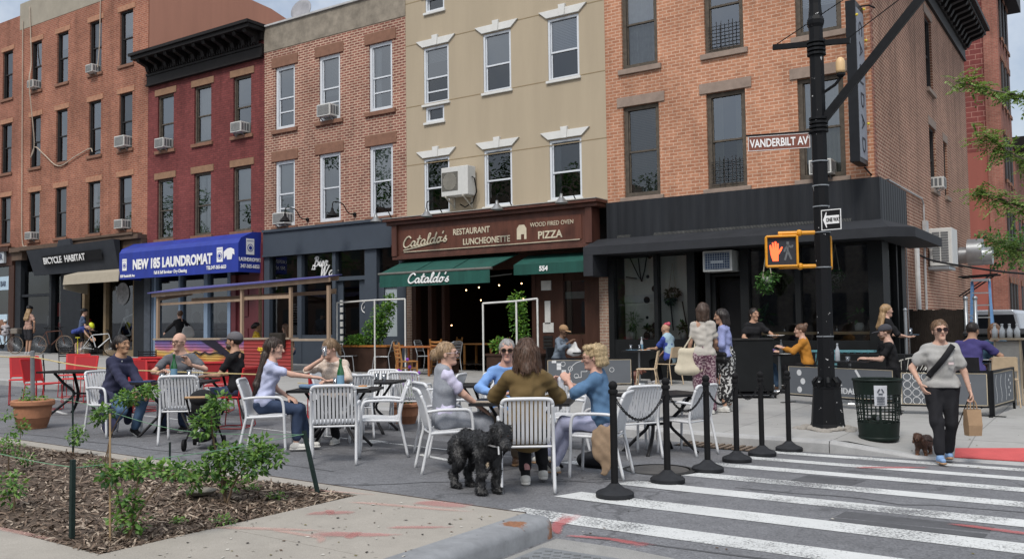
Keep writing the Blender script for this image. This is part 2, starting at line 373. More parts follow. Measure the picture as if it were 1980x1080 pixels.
mb.add(vs,[(i*n+j,(i+1)*n+j,(i+1)*n+(j+1) % n,i*n+(j+1) % n) for i in range(len(rows)-1) for j in range(n)]+[tuple(range((len(rows)-1)*n,len(rows)*n))[::-1]])
tag(mb.build('median_kerb',KPAINT,auto=40),kind='structure')
mb=MB();slabx=[(-60,-4),(-4,-3.80)]
for a,b_ in slabx:
 mb.add([(a,YB-.012,slx(a)-.3),(b_,YB-.012,slx(b_)-.3),(b_,YB-.012,slx(b_)+.154),(a,YB-.012,slx(a)+.154),(a,YB,slx(a)-.3),(b_,YB,slx(b_)-.3),(b_,YB,slx(b_)+.154),(a,YB,slx(a)+.154)],[(0,1,2,3),(7,6,5,4),(3,2,6,7)])
tag(mb.build('median_kerb_edge',M('rusty_edge',(.06,.045,.038),.8)),kind='structure')
rnd=random.Random(3)
def bed_z(x,y):
 e=min(y-BY0,BY1-y,BX1-x);return slx(x)+.132+.03*min(max(e/.4,0),1)+.02*math.sin(x*3.1+y*2)*math.sin(y*4.3-x)
xs=[BX1-.12*i*(1+.04*i) for i in range(0,60)][::-1];ys=[BY0+(BY1-BY0)*j/18 for j in range(19)]
SOIL=M('soil',(.085,.062,.046),.95,var=.5,scale=14,bump=1.,bscale=40)
sheet('soil_bed',xs,ys,bed_z,SOIL,True)
MUL=[M('mulch_dark',(.075,.053,.040),.9,var=.3,scale=20),M('mulch_brown',(.16,.115,.085),.9,var=.3,scale=20),M('mulch_pale',(.34,.275,.215),.9,var=.3,scale=20)]
mb=MB()
for i in range(15000):
 f_=rnd.random()**1.7;x=BX1-.02-f_*9.0;y=rnd.uniform(BY0+.0,BY1-.0);z=bed_z(x,y)+rnd.uniform(.002,.016)
 L_=rnd.uniform(.012,.045)*(1 if rnd.random()< .93 else 1.9);W_=rnd.uniform(.003,.010);a=rnd.uniform(0,math.pi);ti=rnd.gauss(0,.35);ro=rnd.gauss(0,.5)
 d=Vector((math.cos(a)*math.cos(ti),math.sin(a)*math.cos(ti),math.sin(ti)));s_=Vector((-math.sin(a)*math.cos(ro),math.cos(a)*math.cos(ro),math.sin(ro)))
 c=Vector((x,y,z));k=rnd.random();mb.mat(0 if k< .36 else 1 if k< .80 else 2)
 u_=d.cross(s_)*.003
 mb.add([c-d*L_-s_*W_*.5,c-d*L_+s_*W_*.6,c+s_*W_+u_,c-s_*W_+u_,c+d*L_+s_*W_*.5,c+d*L_-s_*W_*.7],[(0,3,2,1),(3,5,4,2)])
tag(mb.build('mulch',MUL),kind='stuff')
def decal(name,strokes,zf,mat,off=.004):
 mb=MB();cov=[]
 for pts,wd in strokes:
  for i in range(len(pts)-1):
   a,b_=Vector(pts[i]),Vector(pts[i+1]);d=(b_-a).normalized();n_=Vector((-d.y,d.x))
   wa=wd[i] if isinstance(wd,list) else wd;wb=wd[i+1] if isinstance(wd,list) else wd
   for e in range(6):
    for sg in (1,-1):
     c0,c1=a+(b_-a)*e/6,a+(b_-a)*(e+1)/6;h0,h1=wa+(wb-wa)*e/6,wa+(wb-wa)*(e+1)/6;q=[c0,c1,c1+n_*sg*h1*.75,c0+n_*sg*h0*.75]
     mb.add([(v.x,v.y,zf(v.x,v.y)+off) for v in (q if sg> 0 else q[::-1])],[(0,1,2,3)]);t0=(i+e/6)/(len(pts)-1);t1=(i+(e+1)/6)/(len(pts)-1);e0=min(1,t0*5)*min(1,(1-t0)*2.2);e1=min(1,t1*5)*min(1,(1-t1)*2.2);cov+= [e0,e1,0,0] if sg> 0 else [0,0,e1,e0]
 o=mb.build(name,mat);o.data.attributes.new('cov','FLOAT','POINT').data.foreach_set('value',cov);return tag(o,kind='structure')
medz=lambda x,y:slx(x)+.15
decal('spray_marking',[([(-3.56,5.84),(-3.72,6.1),(-3.80,6.55)],[.05,.08,.18]),([(-3.5,5.85),(-3.15,5.92),(-2.8,5.86)],[.06,.05,.14]),([(-1.2,7.72),(-.2,7.5)],.09),([(-2.6,10.65),(-1.85,11.15)],.12)],road_z,REDSP,.009)
decal('median_spray_marking',[([(-5.15,4.85),(-4.85,5.1)],.1),([(-5.1,5.05),(-4.95,4.9)],.06),([(-4.35,4.85),(-3.95,5.12)],.06),([(-4.65,4.42),(-4.3,4.62),(-4.1,4.75)],[.14,.09,.05]),([(-4.35,4.45),(-4.42,4.66)],.07),([(-4.75,5.66),(-4.25,5.72)],.16)],medz,REDSP2)
decal('median_pink_marking',[([(-5.4,4.15),(-4.6,4.55)],.06),([(-5.0,4.35),(-4.5,4.38),(-4.4,4.25)],.05),([(-5.2,5.35),(-4.1,5.6)],.06),([(-6.7,3.3),(-5.8,3.35)],.05),([(-5.9,5.5),(-5.2,5.68)],.04)],medz,WHSP)
mb=MB();rnd=random.Random(5)
mb.add([(x,y,road_z(x,y)+.006) for x,y in ((-3.5,-2),(4,-2),(4,5.55),(-2.4,5.62),(-2.9,5.72),(-3.5,5.74))],[(0,1,2,3,4,5)])
tag(mb.build('gutter_patch',concrete_mat('gutter_concrete',(.25,.245,.235),0,.01,.2,.25)),kind='structure')
IRON=M('cast_iron',(.10,.095,.09),.6,.4,var=.25,scale=8,bump=.3)
PL=thing('utility_plate','grey cast iron utility plate with raised bumps beside the painted kerb','utility plate',(-3.0,5.1,.006))
mb=MB();mb.box(-3.42,3.6,.002,-2.2,5.42,.018)
for i in range(16):
 for j in range(22):
  x,y=-3.36+i*.075+(.037 if j % 2 else 0),3.66+j*.08;mb.obox((x,y,.022),(1,.5,0),(-.5,1,0),(0,0,1),.024,.012,.006)
mb.build('plate',M('plate_iron',(.2,.21,.22),.6,.3,var=.15),PL)
MH=thing('manhole_cover','round iron manhole cover set in the asphalt beside the stanchions','manhole cover',(-4.3,9.2,road_z(-4.3,9.2)))
mb=MB();mb.lathe([(.33,0),(.33,.010),(.30,.012),(.02,.012)],(-4.3,9.2,road_z(-4.3,9.2)),28);mb.build('cover',IRON,MH,auto=30)
mb=MB();mb.lathe([(.345,0),(.40,0),(.40,.009),(.345,.016)],(-4.3,9.2,road_z(-4.3,9.2)),28,False);mb.build('rim',M('iron_dark',(.03,.03,.03),.7),MH,auto=30)
DG=thing('drain_grate','rusty iron storm drain grate lying against the far kerb','drain',(-4.6,11.75,road_z(-4.6,11.75)))
mb=MB()
for i in range(12):
 x=-5.1+i*.095;mb.box(x,11.52,road_z(x,11.9)+.012,x+.05,11.93,road_z(x,11.9)+.03)
mb.build('bar',M('rusty_iron',(.16,.12,.09),.8,var=.3),DG)
mb=MB();mb.add([(x,y,road_z(x,y)+.006) for x,y in ((-5.15,11.5),(-3.95,11.5),(-3.95,11.935),(-5.15,11.935))],[(0,1,2,3)]);mb.build('pit',M('pit_black',(.012,.012,.012),.9),DG)
TAR=M('tar_patch',(.075,.076,.082),.85,var=.25,scale=6,bump=.4,bscale=120)
mb=MB()
for P in (((-2.0,7.35),(-.9,7.32),(-.88,7.78),(-1.98,7.82)),((-9.5,8.9),(-6.9,8.7),(-6.9,9.7),(-9.5,9.9)),((-2.9,9.3),(-2.3,9.25),(-2.25,9.75),(-2.85,9.8))):mb.add([(x,y,road_z(x,y)+.0025) for x,y in P],[(0,1,2,3)])
for P in (((-3.4,5.95),(5,6.02)),((-6.5,6.3),(-3.9,8.6)),((-14,6.6),(-7,7.0)),((-3.2,8.5),(1,8.62)),((-12,10.6),(-5.5,10.3))):
 a,b_=Vector(P[0]),Vector(P[1]);q=[a+(b_-a)*(k/14)+Vector((random.gauss(0,.02),random.gauss(0,.05))) for k in range(15)]
 for c0,c1 in zip(q,q[1:]):w_=.012+.012*random.random();mb.add([(c0.x,c0.y-w_,road_z(c0.x,c0.y)+.003),(c1.x,c1.y-w_,road_z(c1.x,c1.y)+.003),(c1.x,c1.y+w_,road_z(c1.x,c1.y)+.003),(c0.x,c0.y+w_,road_z(c0.x,c0.y)+.003)],[(0,1,2,3)])
tag(mb.build('asphalt_patch',TAR),kind='structure')
mb=MB();rnd=random.Random(17)
for i in range(420):
 mb.mat(i % 4);k=rnd.random()
 x,y=(rnd.uniform(-5.3,-3.7),rnd.uniform(3.2,5.75)) if k< .3 else (rnd.uniform(-14,0),rnd.choice([rnd.uniform(5.85,6.2),rnd.uniform(11.3,11.9),rnd.uniform(6,12)])) if k< .85 else (rnd.uniform(-14,-1),rnd.uniform(12.2,16))
 z=gnd(x,y)+.004;a=rnd.uniform(0,6.3);l_=rnd.uniform(.006,.022);w_=l_*rnd.uniform(.25,.8);c,s_=math.cos(a),math.sin(a)
 mb.add([(x+c*l_,y+s_*l_,z),(x-s_*w_,y+c*w_,z+.004),(x-c*l_,y-s_*l_,z+.002),(x+s_*w_,y-c*w_,z)],[(0,1,2,3)])
tag(mb.build('litter',[M('litter_brown',(.09,.06,.04),.9),M('litter_dark',(.035,.03,.028),.9),M('litter_pale',(.42,.4,.36),.9),M('litter_leaf',(.12,.10,.03),.9)]),kind='stuff')
# ================================================================== BUILDINGS
BK1=brick_mat('brick_orange_red',(.33,.125,.078),(.25,.088,.058),(.36,.22,.16),row=.078,stain=.28)
BK0=brick_mat('brick_dull_red',(.32,.125,.085),(.25,.09,.06),(.30,.18,.13),row=.078,stain=.3)
BK2=brick_mat('brick_painted_maroon',(.215,.058,.055),(.165,.045,.044),(.13,.042,.042),row=.078,stain=.22)
BK3=brick_mat('brick_pale_mortar',(.285,.115,.085),(.175,.066,.052),(.50,.355,.27),row=.082,ms=.017,bw=.225,stain=.25)
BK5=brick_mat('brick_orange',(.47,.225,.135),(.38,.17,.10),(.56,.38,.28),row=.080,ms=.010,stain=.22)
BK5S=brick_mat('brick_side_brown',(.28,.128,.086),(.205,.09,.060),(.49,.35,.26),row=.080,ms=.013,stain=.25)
BK6=brick_mat('block_maroon',(.20,.058,.050),(.16,.045,.042),(.32,.16,.13),row=.24,bw=.5,ms=.016,stain=.25)
BK6B=brick_mat('brick_far_red',(.30,.12,.09),(.24,.09,.07),(.28,.16,.12),stain=.25)
PIER=brick_mat('brick_pier',(.34,.22,.16),(.26,.16,.12),(.38,.32,.26),stain=.3)
STUC=M('stucco_tan',(.39,.325,.235),.9,var=.10,scale=1.1,bump=.15,bscale=90,streak=True)
SALM=M('stucco_salmon',(.44,.21,.145),.9,var=.16,scale=.9,streak=True)
CEM=M('cement_stained',(.235,.205,.165),.95,var=.42,scale=2.6,bump=.4,bscale=20)
CEMG=M('cement_grey_green',(.30,.27,.22),.95,var=.14,scale=2)
BROWN=M('brownstone',(.205,.105,.070),.9,var=.2,scale=6,bump=.3)
BROWN2=M('brownstone_tan',(.24,.14,.085),.9,var=.2,scale=6,bump=.3)
LGREY=M('lintel_grey',(.26,.20,.165),.9,var=.2,scale=5,bump=.2)
SANDL=M('lintel_sandstone',(.36,.185,.115),.9,var=.3,scale=8,bump=.4)
WHITEP=M('white_trim',(.62,.62,.60),.6,var=.08,scale=5)
WHITEF=M('white_window_frame',(.60,.63,.67),.5,var=.06,scale=6)
DARKF=M('dark_window_frame',(.035,.033,.033),.6,var=.2,scale=8)
BROWNF=M('weathered_frame',(.085,.07,.055),.8,var=.4,scale=9)
BLACKC=M('cornice_black',(.014,.012,.012),.55,var=.3,scale=4)
BLKP=M('black_paint',(.010,.011,.012),.55,var=.3,scale=3)
BLKM=M('black_panel',(.021,.023,.027),.5,var=.35,scale=2.5,streak=True)
SLATE=M('slate_blue_paint',(.045,.058,.078),.65,var=.10,scale=2)
SLATE2=M('shop_blue_grey',(.19,.26,.36),.6,var=.1,scale=3)
WOODR=M('dark_red_wood',(.085,.032,.022),.5,var=.35,scale=5,streak=True)
WOODB=M('dark_brown_wood',(.050,.024,.017),.5,var=.3,scale=5,streak=True)
GOLD=M('pale_letters',(.56,.50,.38),.5,var=.15)
WHL=M('white_letters',(.78,.78,.78),.5,var=0)
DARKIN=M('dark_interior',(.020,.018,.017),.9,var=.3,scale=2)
CURT=M('curtain_white',(.62,.62,.60),.9,var=.06,scale=3);CURT2=M('curtain_grey',(.24,.25,.25),.9,var=.1,scale=3)
BLIND=M('blind_slats',(.36,.36,.35),.7,var=.05)
ROOFM=M('roof_tar',(.06,.06,.06),.9)
G_UP=glass('window_glass',(.60,.64,.66),.07,.012,.06)
G_SKY=glass('window_glass_bright',(.62,.66,.69),.17,.012,.05)
G_SHOP=glass('shop_glass',(.74,.77,.77),.05,.01,.0)
def front(u,d,z):return (u,YF+d,z)
def side5(u,d,z):return (-4.32-d,u,z)
def bx(mb,pm,u0,d0,z0,u1,d1,z1):
 a,b=pm(u0,d0,z0),pm(u1,d1,z1);return mb.box(*a,*b)
def wall(name,pm,u0,u1,z0,z1,ops,mat,parent,rev=.16,flip=False):
 """front skin of a wall with openings and their reveals"""
 us=sorted({u0,u1,*[o[0] for o in ops],*[o[1] for o in ops]});zs=sorted({z0,z1,*[o[2] for o in ops],*[o[3] for o in ops]})
 us=[u for u in us if u0<= u<= u1];zs=[z for z in zs if z0<= z<= z1]
 mb=MB()
 def q(*p):mb.add(p[::-1] if flip else p,[(0,1,2,3)])
 for a,b in zip(us,us[1:]):
  for c,d in zip(zs,zs[1:]):
   mu,mz=(a+b)/2,(c+d)/2
   if any(o[0]< mu< o[1] and o[2]< mz< o[3] for o in ops):continue
   q(pm(a,0,c),pm(b,0,c),pm(b,0,d),pm(a,0,d))
 for a,b,c,d in ops:
  c,d=max(c,z0),min(d,z1)
  q(pm(a,0,c),pm(a,0,d),pm(a,rev,d),pm(a,rev,c));q(pm(b,0,d),pm(b,0,c),pm(b,rev,c),pm(b,rev,d))
  q(pm(a,0,d),pm(b,0,d),pm(b,rev,d),pm(a,rev,d));q(pm(b,0,c),pm(a,0,c),pm(a,rev,c),pm(b,rev,c))
 return mb.build(name,mat,parent)
WRND=random.Random(11)
def window(bld,pm,u0,u1,z0,z1,fm,rail=.52,fwid=.055,lint=None,sill=None,gl=None,curt=None,dep=.10,rails=(),lmat=None,smat=None,arch=False,gl2=None):
 g=.002;mb=MB();a,b,c,d=u0+g,u1-g,z0+g,z1-g
 bx(mb,pm,a,dep-.04,c,a+fwid,dep+.07,d);bx(mb,pm,b-fwid,dep-.04,c,b,dep+.07,d)
 bx(mb,pm,a+fwid,dep-.04,d-fwid,b-fwid,dep+.07,d);bx(mb,pm,a+fwid,dep-.04,c,b-fwid,dep+.07,c+fwid*1.15)
 zm=c+(d-c)*rail;s=.032
 bx(mb,pm,a+fwid,dep,zm-.022,b-fwid,dep+.05,zm+.022)
 for (p,q,dd) in ((c+fwid*1.15,zm-.022,dep+.025),(zm+.022,d-fwid,dep+.005)):
  bx(mb,pm,a+fwid,dd,p,a+fwid+s,dd+.03,q);bx(mb,pm,b-fwid-s,dd,p,b-fwid,dd+.03,q)
 for r in rails:bx(mb,pm,a+fwid+s,dep+.006,c+(d-c)*r-.02,b-fwid-s,dep+.035,c+(d-c)*r+.02)
 w_=mb.build('window',fm,bld)
 mb=MB();gl2_=gl2 or gl
 for k,(p,q,dd) in enumerate(((c+fwid,zm,dep+.04),(zm,d-fwid,dep+.02))):
  pts=[pm(a+fwid,dd,p),pm(b-fwid,dd,p),pm(b-fwid,dd,q),pm(a+fwid,dd,q)]
  mb.mat(k).add(pts,[(0,1,2,3)])
 mb.build('pane',[gl2_ or G_UP,gl or G_UP],w_)
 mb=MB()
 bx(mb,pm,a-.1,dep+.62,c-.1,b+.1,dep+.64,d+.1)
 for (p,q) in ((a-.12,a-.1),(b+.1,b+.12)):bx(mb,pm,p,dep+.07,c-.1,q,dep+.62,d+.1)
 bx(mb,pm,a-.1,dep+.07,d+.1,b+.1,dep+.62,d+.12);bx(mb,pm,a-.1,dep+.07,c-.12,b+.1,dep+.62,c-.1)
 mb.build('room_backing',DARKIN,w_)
 if curt:
  kind=curt[0];mb=MB()
  if kind== 'blind':
   z=d-.04;zb=c+(d-c)*curt[1]
   while z> zb:
    bx(mb,pm,a+.07,dep+.12,z-.03,b-.07,dep+.128,z);z -= .042
   mb.build('blind',curt[2] if len(curt)> 2 else BLIND,w_)
  elif kind== 'shade':
   bx(mb,pm,a+.06,dep+.10,c+(d-c)*curt[1],b-.06,dep+.106,d-.05);mb.build('shade',curt[2] if len(curt)> 2 else CURT,w_)
  else:
   for (p,q) in ((a+.03,a+.03+(b-a)*curt[1]),(b-.03-(b-a)*curt[2],b-.03)):
    n=max(4,int((q-p)/.035));vs=[]
    for i in range(n+1):
     u=p+(q-p)*i/n;dd=dep+.15+.025*math.sin(i*1.9)
     vs+= [pm(u,dd,c+.03),pm(u,dd,d-.03)]
    mb.add(vs,[(2*i,2*i+2,2*i+3,2*i+1) for i in range(n)])
   mb.build('curtain',curt[3] if len(curt)> 3 else CURT,w_)
 if lint:
  mb=MB();ov,hh,pr=lint
  if arch:
   um=(a+b)/2
   for (p0,p1,p2,p3) in ((a-.02,um-.075,um-.09,a-.26),(um+.075,b+.02,b+.26,um+.09)):
    q=[pm(p0,-pr,d+.03),pm(p1,-pr,d+.03),pm(p2,-pr,d+.03+hh),pm(p3,-pr,d+.03+hh)]
    v=Vector(pm(0,0,0))-Vector(pm(0,-pr,0));mb.prism(q,v)
   q=[pm(um-.075,-pr-.03,d+.02),pm(um+.075,-pr-.03,d+.02),pm(um+.105,-pr-.03,d+hh+.12),pm(um-.105,-pr-.03,d+hh+.12)]
   mb.prism(q,Vector(pm(0,0,0))-Vector(pm(0,-pr-.03,0)))
  else:bx(mb,pm,a-ov,-pr,d+.004,b+ov,.01,d+hh)
  mb.build('lintel',lmat,w_,bevel=.006)
 if sill:
  ov,hh,pr=sill;mb=MB();bx(mb,pm,a-ov,-pr,c-hh,b+ov,dep-.045,c-.002);mb.build('sill',smat,w_,bevel=.006)
 return w_
def mass(bld,x0,x1,z0,z1,y1=34.,y0=None,mat=None):
 mb=MB();mb.box(x0,YF+.8 if y0 is None else y0,z0,x1,y1,z1);return mb.build('building_core',mat or ROOFM,bld)
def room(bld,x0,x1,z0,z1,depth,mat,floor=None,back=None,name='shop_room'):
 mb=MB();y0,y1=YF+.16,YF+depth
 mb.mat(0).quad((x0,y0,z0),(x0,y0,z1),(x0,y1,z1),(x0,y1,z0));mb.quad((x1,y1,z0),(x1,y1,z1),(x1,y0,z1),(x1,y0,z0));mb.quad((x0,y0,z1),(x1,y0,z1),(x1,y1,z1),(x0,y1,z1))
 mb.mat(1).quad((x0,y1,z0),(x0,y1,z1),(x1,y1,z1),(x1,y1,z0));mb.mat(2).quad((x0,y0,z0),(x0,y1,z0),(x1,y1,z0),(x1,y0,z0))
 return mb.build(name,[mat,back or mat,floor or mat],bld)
def signtext(bld,body,x,z,size,mat,y,sx=1.,shear=0.,bold=.0,name='lettering',parent=None,ang=0,spacing=1.,tilt=0.,align='LEFT'):
 l=WLOC[bld.name]
 return text_mesh(body,size,name,mat,parent or bld,((x-l[0],y-l[1],z-l[2]),(math.cos(ang),0,math.sin(ang)),(-math.sin(ang),tilt,math.cos(ang))),.012,shear,sx,align,bold,spacing)
def smooth_poly(P,n=6):
 P=[Vector(p) for p in P];Q=[P[0]+(P[0]-P[1])]+P+[P[-1]+(P[-1]-P[-2])];o=[]
 for i in range(1,len(Q)-2):
  for k in range(n):
   t=k/n;a,b,c,d=Q[i-1],Q[i],Q[i+1],Q[i+2]
   o.append(.5*((2*b)+(c-a)*t+(2*a-5*b+4*c-d)*t*t+(3*b-a-3*c+d)*t**3))
 return o+[P[-1]]
SCRIPT={'C':(1.0,[[(.95,.8),(.75,1.0),(.42,.93),(.15,.55),(.17,.2),(.45,.0),(.75,.06),(1.0,.2)]]),
 'a':(.72,[[(.55,.42),(.35,.5),(.12,.35),(.08,.12),(.25,0),(.45,.12),(.55,.42),(.52,.1),(.62,0),(.76,.08)]]),
 't':(.5,[[(0,.08),(.2,.5),(.34,.95)],[(.34,.95),(.2,.3),(.22,.05),(.4,0),(.54,.1)],[(.05,.6),(.52,.66)]]),
 'l':(.42,[[(0,.08),(.25,.5),(.4,.88),(.32,1.0),(.2,.85),(.15,.3),(.2,.02),(.35,0),(.45,.08)]]),
 'd':(.78,[[(.55,.42),(.35,.5),(.12,.35),(.08,.12),(.25,0),(.45,.12),(.58,.5),(.72,1.0)],[(.72,1.0),(.56,.3),(.56,.05),(.68,0),(.82,.08)]]),
 'o':(.6,[[(.3,.5),(.1,.3),(.12,.05),(.3,0),(.48,.15),(.45,.4),(.3,.5),(.45,.42),(.64,.45)]]),
 "'":(.22,[[(.14,1.0),(.06,.78)]]),'s':(.5,[[(0,.08),(.3,.52),(.26,.3),(.4,.15),(.3,0),(.08,.03)]]),
 'B':(.8,[[(.2,0),(.3,.5),(.38,1.0)],[(.1,.8),(.3,1.0),(.62,.95),(.6,.7),(.33,.55),(.7,.45),(.66,.12),(.4,0),(.1,.06)]]),
 'i':(.34,[[(0,.08),(.2,.5),(.16,.08),(.26,0),(.38,.08)],[(.27,.68),(.26,.72)]]),'e':(.5,[[(0,.1),(.38,.3),(.3,.5),(.12,.35),(.12,.08),(.3,0),(.54,.12)]]),
 'r':(.46,[[(0,.08),(.18,.52),(.3,.44),(.42,.46),(.32,.2),(.34,.02),(.5,.08)]]),'L':(.7,[[(.5,.85),(.42,1.0),(.3,.8),(.28,.3),(.1,.04),(.4,.1),(.72,.02)]]),
 'W':(1.15,[[(.0,.9),(.16,1.0),(.2,.3),(.24,0),(.5,.8),(.56,.9),(.56,.2),(.62,0),(.95,.7),(1.1,1.0)]]),'x':(.5,[[(0,.4),(.12,.5),(.36,.03),(.48,.06)],[(.44,.5),(.05,.0)]]),' ':(.4,[])}
def script_text(bld,body,x,z,size,mat,y,wgt=.06,ang=0,shear=.15,name='script_lettering',parent=None,sx=1.,tilt=0.):
 mb=MB();u=0;ca,sa=math.cos(ang),math.sin(ang)
 for ch in body:
  adv,st=SCRIPT[ch]
  for s in st:
   P=smooth_poly([((u+p[0]+shear*p[1])*size*sx,p[1]*size,0) for p in s],5)
   mb.tube([(x+p.x*ca-p.y*sa,y+tilt*p.y,z+p.x*sa+p.y*ca) for p in P],wgt*size,6)
  u+= adv
 return mb.build(name,mat,parent or bld)
# ------------------------------------------------------------------ building 0: far left sliver
B0=thing('brick_building','dull red brick building cut off by the left edge, over a cocktail bar','building',(-43,YF,.7))
W3=[(5.38,7.43),(8.46,10.63),(11.72,13.83)]
ops=[(-42.6+i*2.05,-41.8+i*2.05,a,b) for i in range(2) for a,b in W3]
ops=[(-40.45,-39.62,a,b) for a,b in W3]+[(-42.7,-41.87,a,b) for a,b in W3]
wall('brick_wall',front,-46,-39.06,5.0,15.2,ops,BK0,B0)
for i,o in enumerate(ops):window(B0,front,*o,DARKF,lint=(.12,.2,.03),sill=(.1,.11,.06),lmat=SANDL,smat=BROWN,curt=(('curtain',.4,.3,CURT) if i== 0 else ('shade',.5,CURT2)))
mass(B0,-46,-39.06,4.2,15.2)
mb=MB();mb.box(-46,YF-.30,5.02,-39.2,YF+.1,5.2);mb.box(-46,YF-.12,4.42,-39.2,YF+.1,5.018);mb.box(-39.5,YF-.1,.6,-39.07,YF+.3,4.42);mb.build('shop_cornice',WOODB,B0)
mb=MB();mb.box(-46,YF-.24,4.54,-39.66,YF-.13,5.15);mb.build('sign_board',M('pale_grey_sign',(.42,.45,.48),.5),B0)
signtext(B0,'BAR',-40.42,4.68,.36,M('navy_letters',(.03,.04,.08)),YF-.25,1.,bold=.006)
mb=MB();mb.quad((-46,YF+.06,1.0),(-39.5,YF+.06,1.0),(-39.5,YF+.06,4.4),(-46,YF+.06,4.4));mb.build('shop_window',glass('shop_glass_blue',(.22,.3,.4),.12),B0)
mb=MB();mb.box(-41.5,YF+.0,3.4,-39.5,YF+.05,3.98);mb.build('window_sign',M('pale_blue_sign',(.40,.52,.62),.5),B0)
signtext(B0,'KY BAR',-40.75,3.55,.34,M('navy_letters',(.03,.04,.08)),YF-.01,.75)
mb=MB();mb.box(-46,YF-.02,.5,-39.5,YF+.1,1.02);mb.build('stall_riser',SLATE,B0)
mb=MB();mb.box(-41.3,YF-.03,1.06,-39.72,YF+.04,2.35);mb.build('poster',M('poster_pale_blue',(.42,.54,.64),.6),B0)
mb=MB();mb.sphere((-40.15,YF-.04,1.8),.42,.02,.34,10,6);mb.build('poster_picture',M('poster_brown',(.2,.1,.06),.7,var=.6,scale=14),B0,smooth=True)
room(B0,-46,-39.5,.7,4.4,4,DARKIN)
# ------------------------------------------------------------------ building 1: orange-red brick, four windows wide
B1=thing('brick_building','orange red brick building, four narrow windows wide, above a bicycle shop','building',(-34.5,YF,.65))
UX1=[(-38.1,-37.3),(-36.12,-35.3),(-33.77,-32.94),(-31.72,-30.88)]
ops=[(a,b,c,d) for c,d in W3 for a,b in UX1]
wall('brick_wall',front,-39.06,-29.9,5.1,14.55,ops,BK1,B1)
cz=[('shade',.6,CURT2),None,('curtain',.2,.2,CURT2),('shade',.75,CURT2)]
for i,o in enumerate(ops):window(B1,front,*o,DARKF,rail=.5,lint=(.14,.22,.025),sill=(.10,.11,.06),lmat=SANDL,smat=BROWN,curt=[None,('shade',.55,CURT2),('curtain',.2,.3,CURT),('shade',.62,CURT),('curtain',.25,.2,CURT2),None,('blind',.45),('shade',.35,CURT2),None,('shade',.7,CURT),('curtain',.3,.1,CURT),('blind',.6)][i],gl=G_SKY if i % 3 != 1 else G_UP)
mb=MB();mb.box(-39.06,YF-.01,14.552,-29.9,YF+.4,15.7);mb.build('parapet_band',CEMG,B1)
mb=MB();mb.box(-39.06,YF+.8,4.2,-29.902,34,14.4);mb.build('building_core',ROOFM,B1)
mb=MB()
mb.prism([(-29.9,YF+.03,5),(-29.9,YF+.03,15.7),(-29.9,26.2,15.28),(-29.9,27.6,14.95),(-29.9,34,13.9),(-29.9,34,5)],(-.3,0,0));mb.build('side_wall',SALM,B1)
mb=MB()
mb.box(-39.05,YF-.34,4.93,-38.2,YF+.02,5.12);mb.box(-39.05,YF-.22,4.6,-38.25,YF+.02,4.93);mb.box(-38.2,YF-.36,4.96,-29.95,YF+.02,5.12);mb.box(-31.6,YF-.2,3.75,-29.95,YF+.02,4.95);mb.box(-35.0,YF-.42,5.12,-30.2,YF+.02,5.2)
mb.build('shop_cornice',M('shop_cornice_brown',(.10,.066,.047),.8,var=.3,scale=4),B1)
kx,kz=(lambda x:x*.972),(lambda z:1.55+(z-1.55)*.972)
mb=MB();mb.add([(kx(-38.2),YF-.62,kz(4.98)),(kx(-31.95),YF-.62,kz(5.08)),(kx(-31.95),YF-.38,kz(3.94)),(kx(-38.0),YF-.38,kz(3.94)),(kx(-38.2),YF-.36,kz(4.98)),(kx(-31.95),YF-.36,kz(5.08)),(kx(-31.95),YF-.3,kz(3.94)),(kx(-38.0),YF-.3,kz(3.94))],[(0,3,2,1),(4,5,6,7),(0,1,5,4),(1,2,6,5),(2,3,7,6),(3,0,4,7)])
mb.prism([(kx(-35.9),YF-.6,kz(5.02)),(kx(-34.9),YF-.6,kz(5.04)),(kx(-35.0),YF-.6,kz(5.3)),(kx(-35.8),YF-.6,kz(5.28))],(0,.1,0))
SB=mb.build('sign_board',M('sign_charcoal',(.032,.036,.044),.6,var=.15,scale=3),B1)
mb=MB();mb.add([(kx(-37.02),YF-.545,kz(4.3)),(kx(-32.75),YF-.56,kz(4.36)),(kx(-32.75),YF-.635,kz(4.74)),(kx(-37.02),YF-.62,kz(4.68))],[(0,1,2,3)]);mb.build('name_panel',M('panel_black',(.006,.006,.007),.4),SB)
signtext(B1,'BICYCLE  HABITAT',kx(-36.86),kz(4.35),.36,WHL,YF-.60,.96,bold=.006,tilt=-.2,parent=SB,ang=.012)
mb=MB()
for a,b in ((-39.06,-38.62),(-36.4,-36.25),(-35.55,-34.1),(-30.62,-29.92)):mb.box(a,YF-.05,.5,b,YF+.25,4.7)
mb.box(-38.62,YF-.02,.5,-36.4,YF+.2,.95);mb.box(-38.62,YF,3.05,-36.4,YF+.14,3.15);mb.build('shop_front',M('shop_front_charcoal',(.022,.025,.030),.6,var=.2),B1)
mb=MB()
for a,b in ((-34.06,-33.9),(-32.62,-32.46),(-30.72,-30.63)):mb.box(a,YF-.02,.5,b,YF+.18,3.7)
mb.box(-32.46,YF-.02,.5,-30.72,YF+.18,.85);mb.build('shop_trim',M('shop_trim_bronze',(.20,.145,.085),.6),B1)
mb=MB()
for a,b,c,d in ((-38.62,-36.4,.95,4.1),(-36.25,-35.55,.5,4.1),(-32.46,-30.72,.85,3.6)):mb=MB();mb.quad((a,YF+.12,c),(b,YF+.12,c),(b,YF+.12,d),(a,YF+.12,d));mb.build('shop_window',G_SHOP,B1)
room(B1,-39,-30,.68,4.4,5,DARKIN,M('shop_floor_grey',(.12,.11,.10),.7))
mb=MB();rb=random.Random(4)
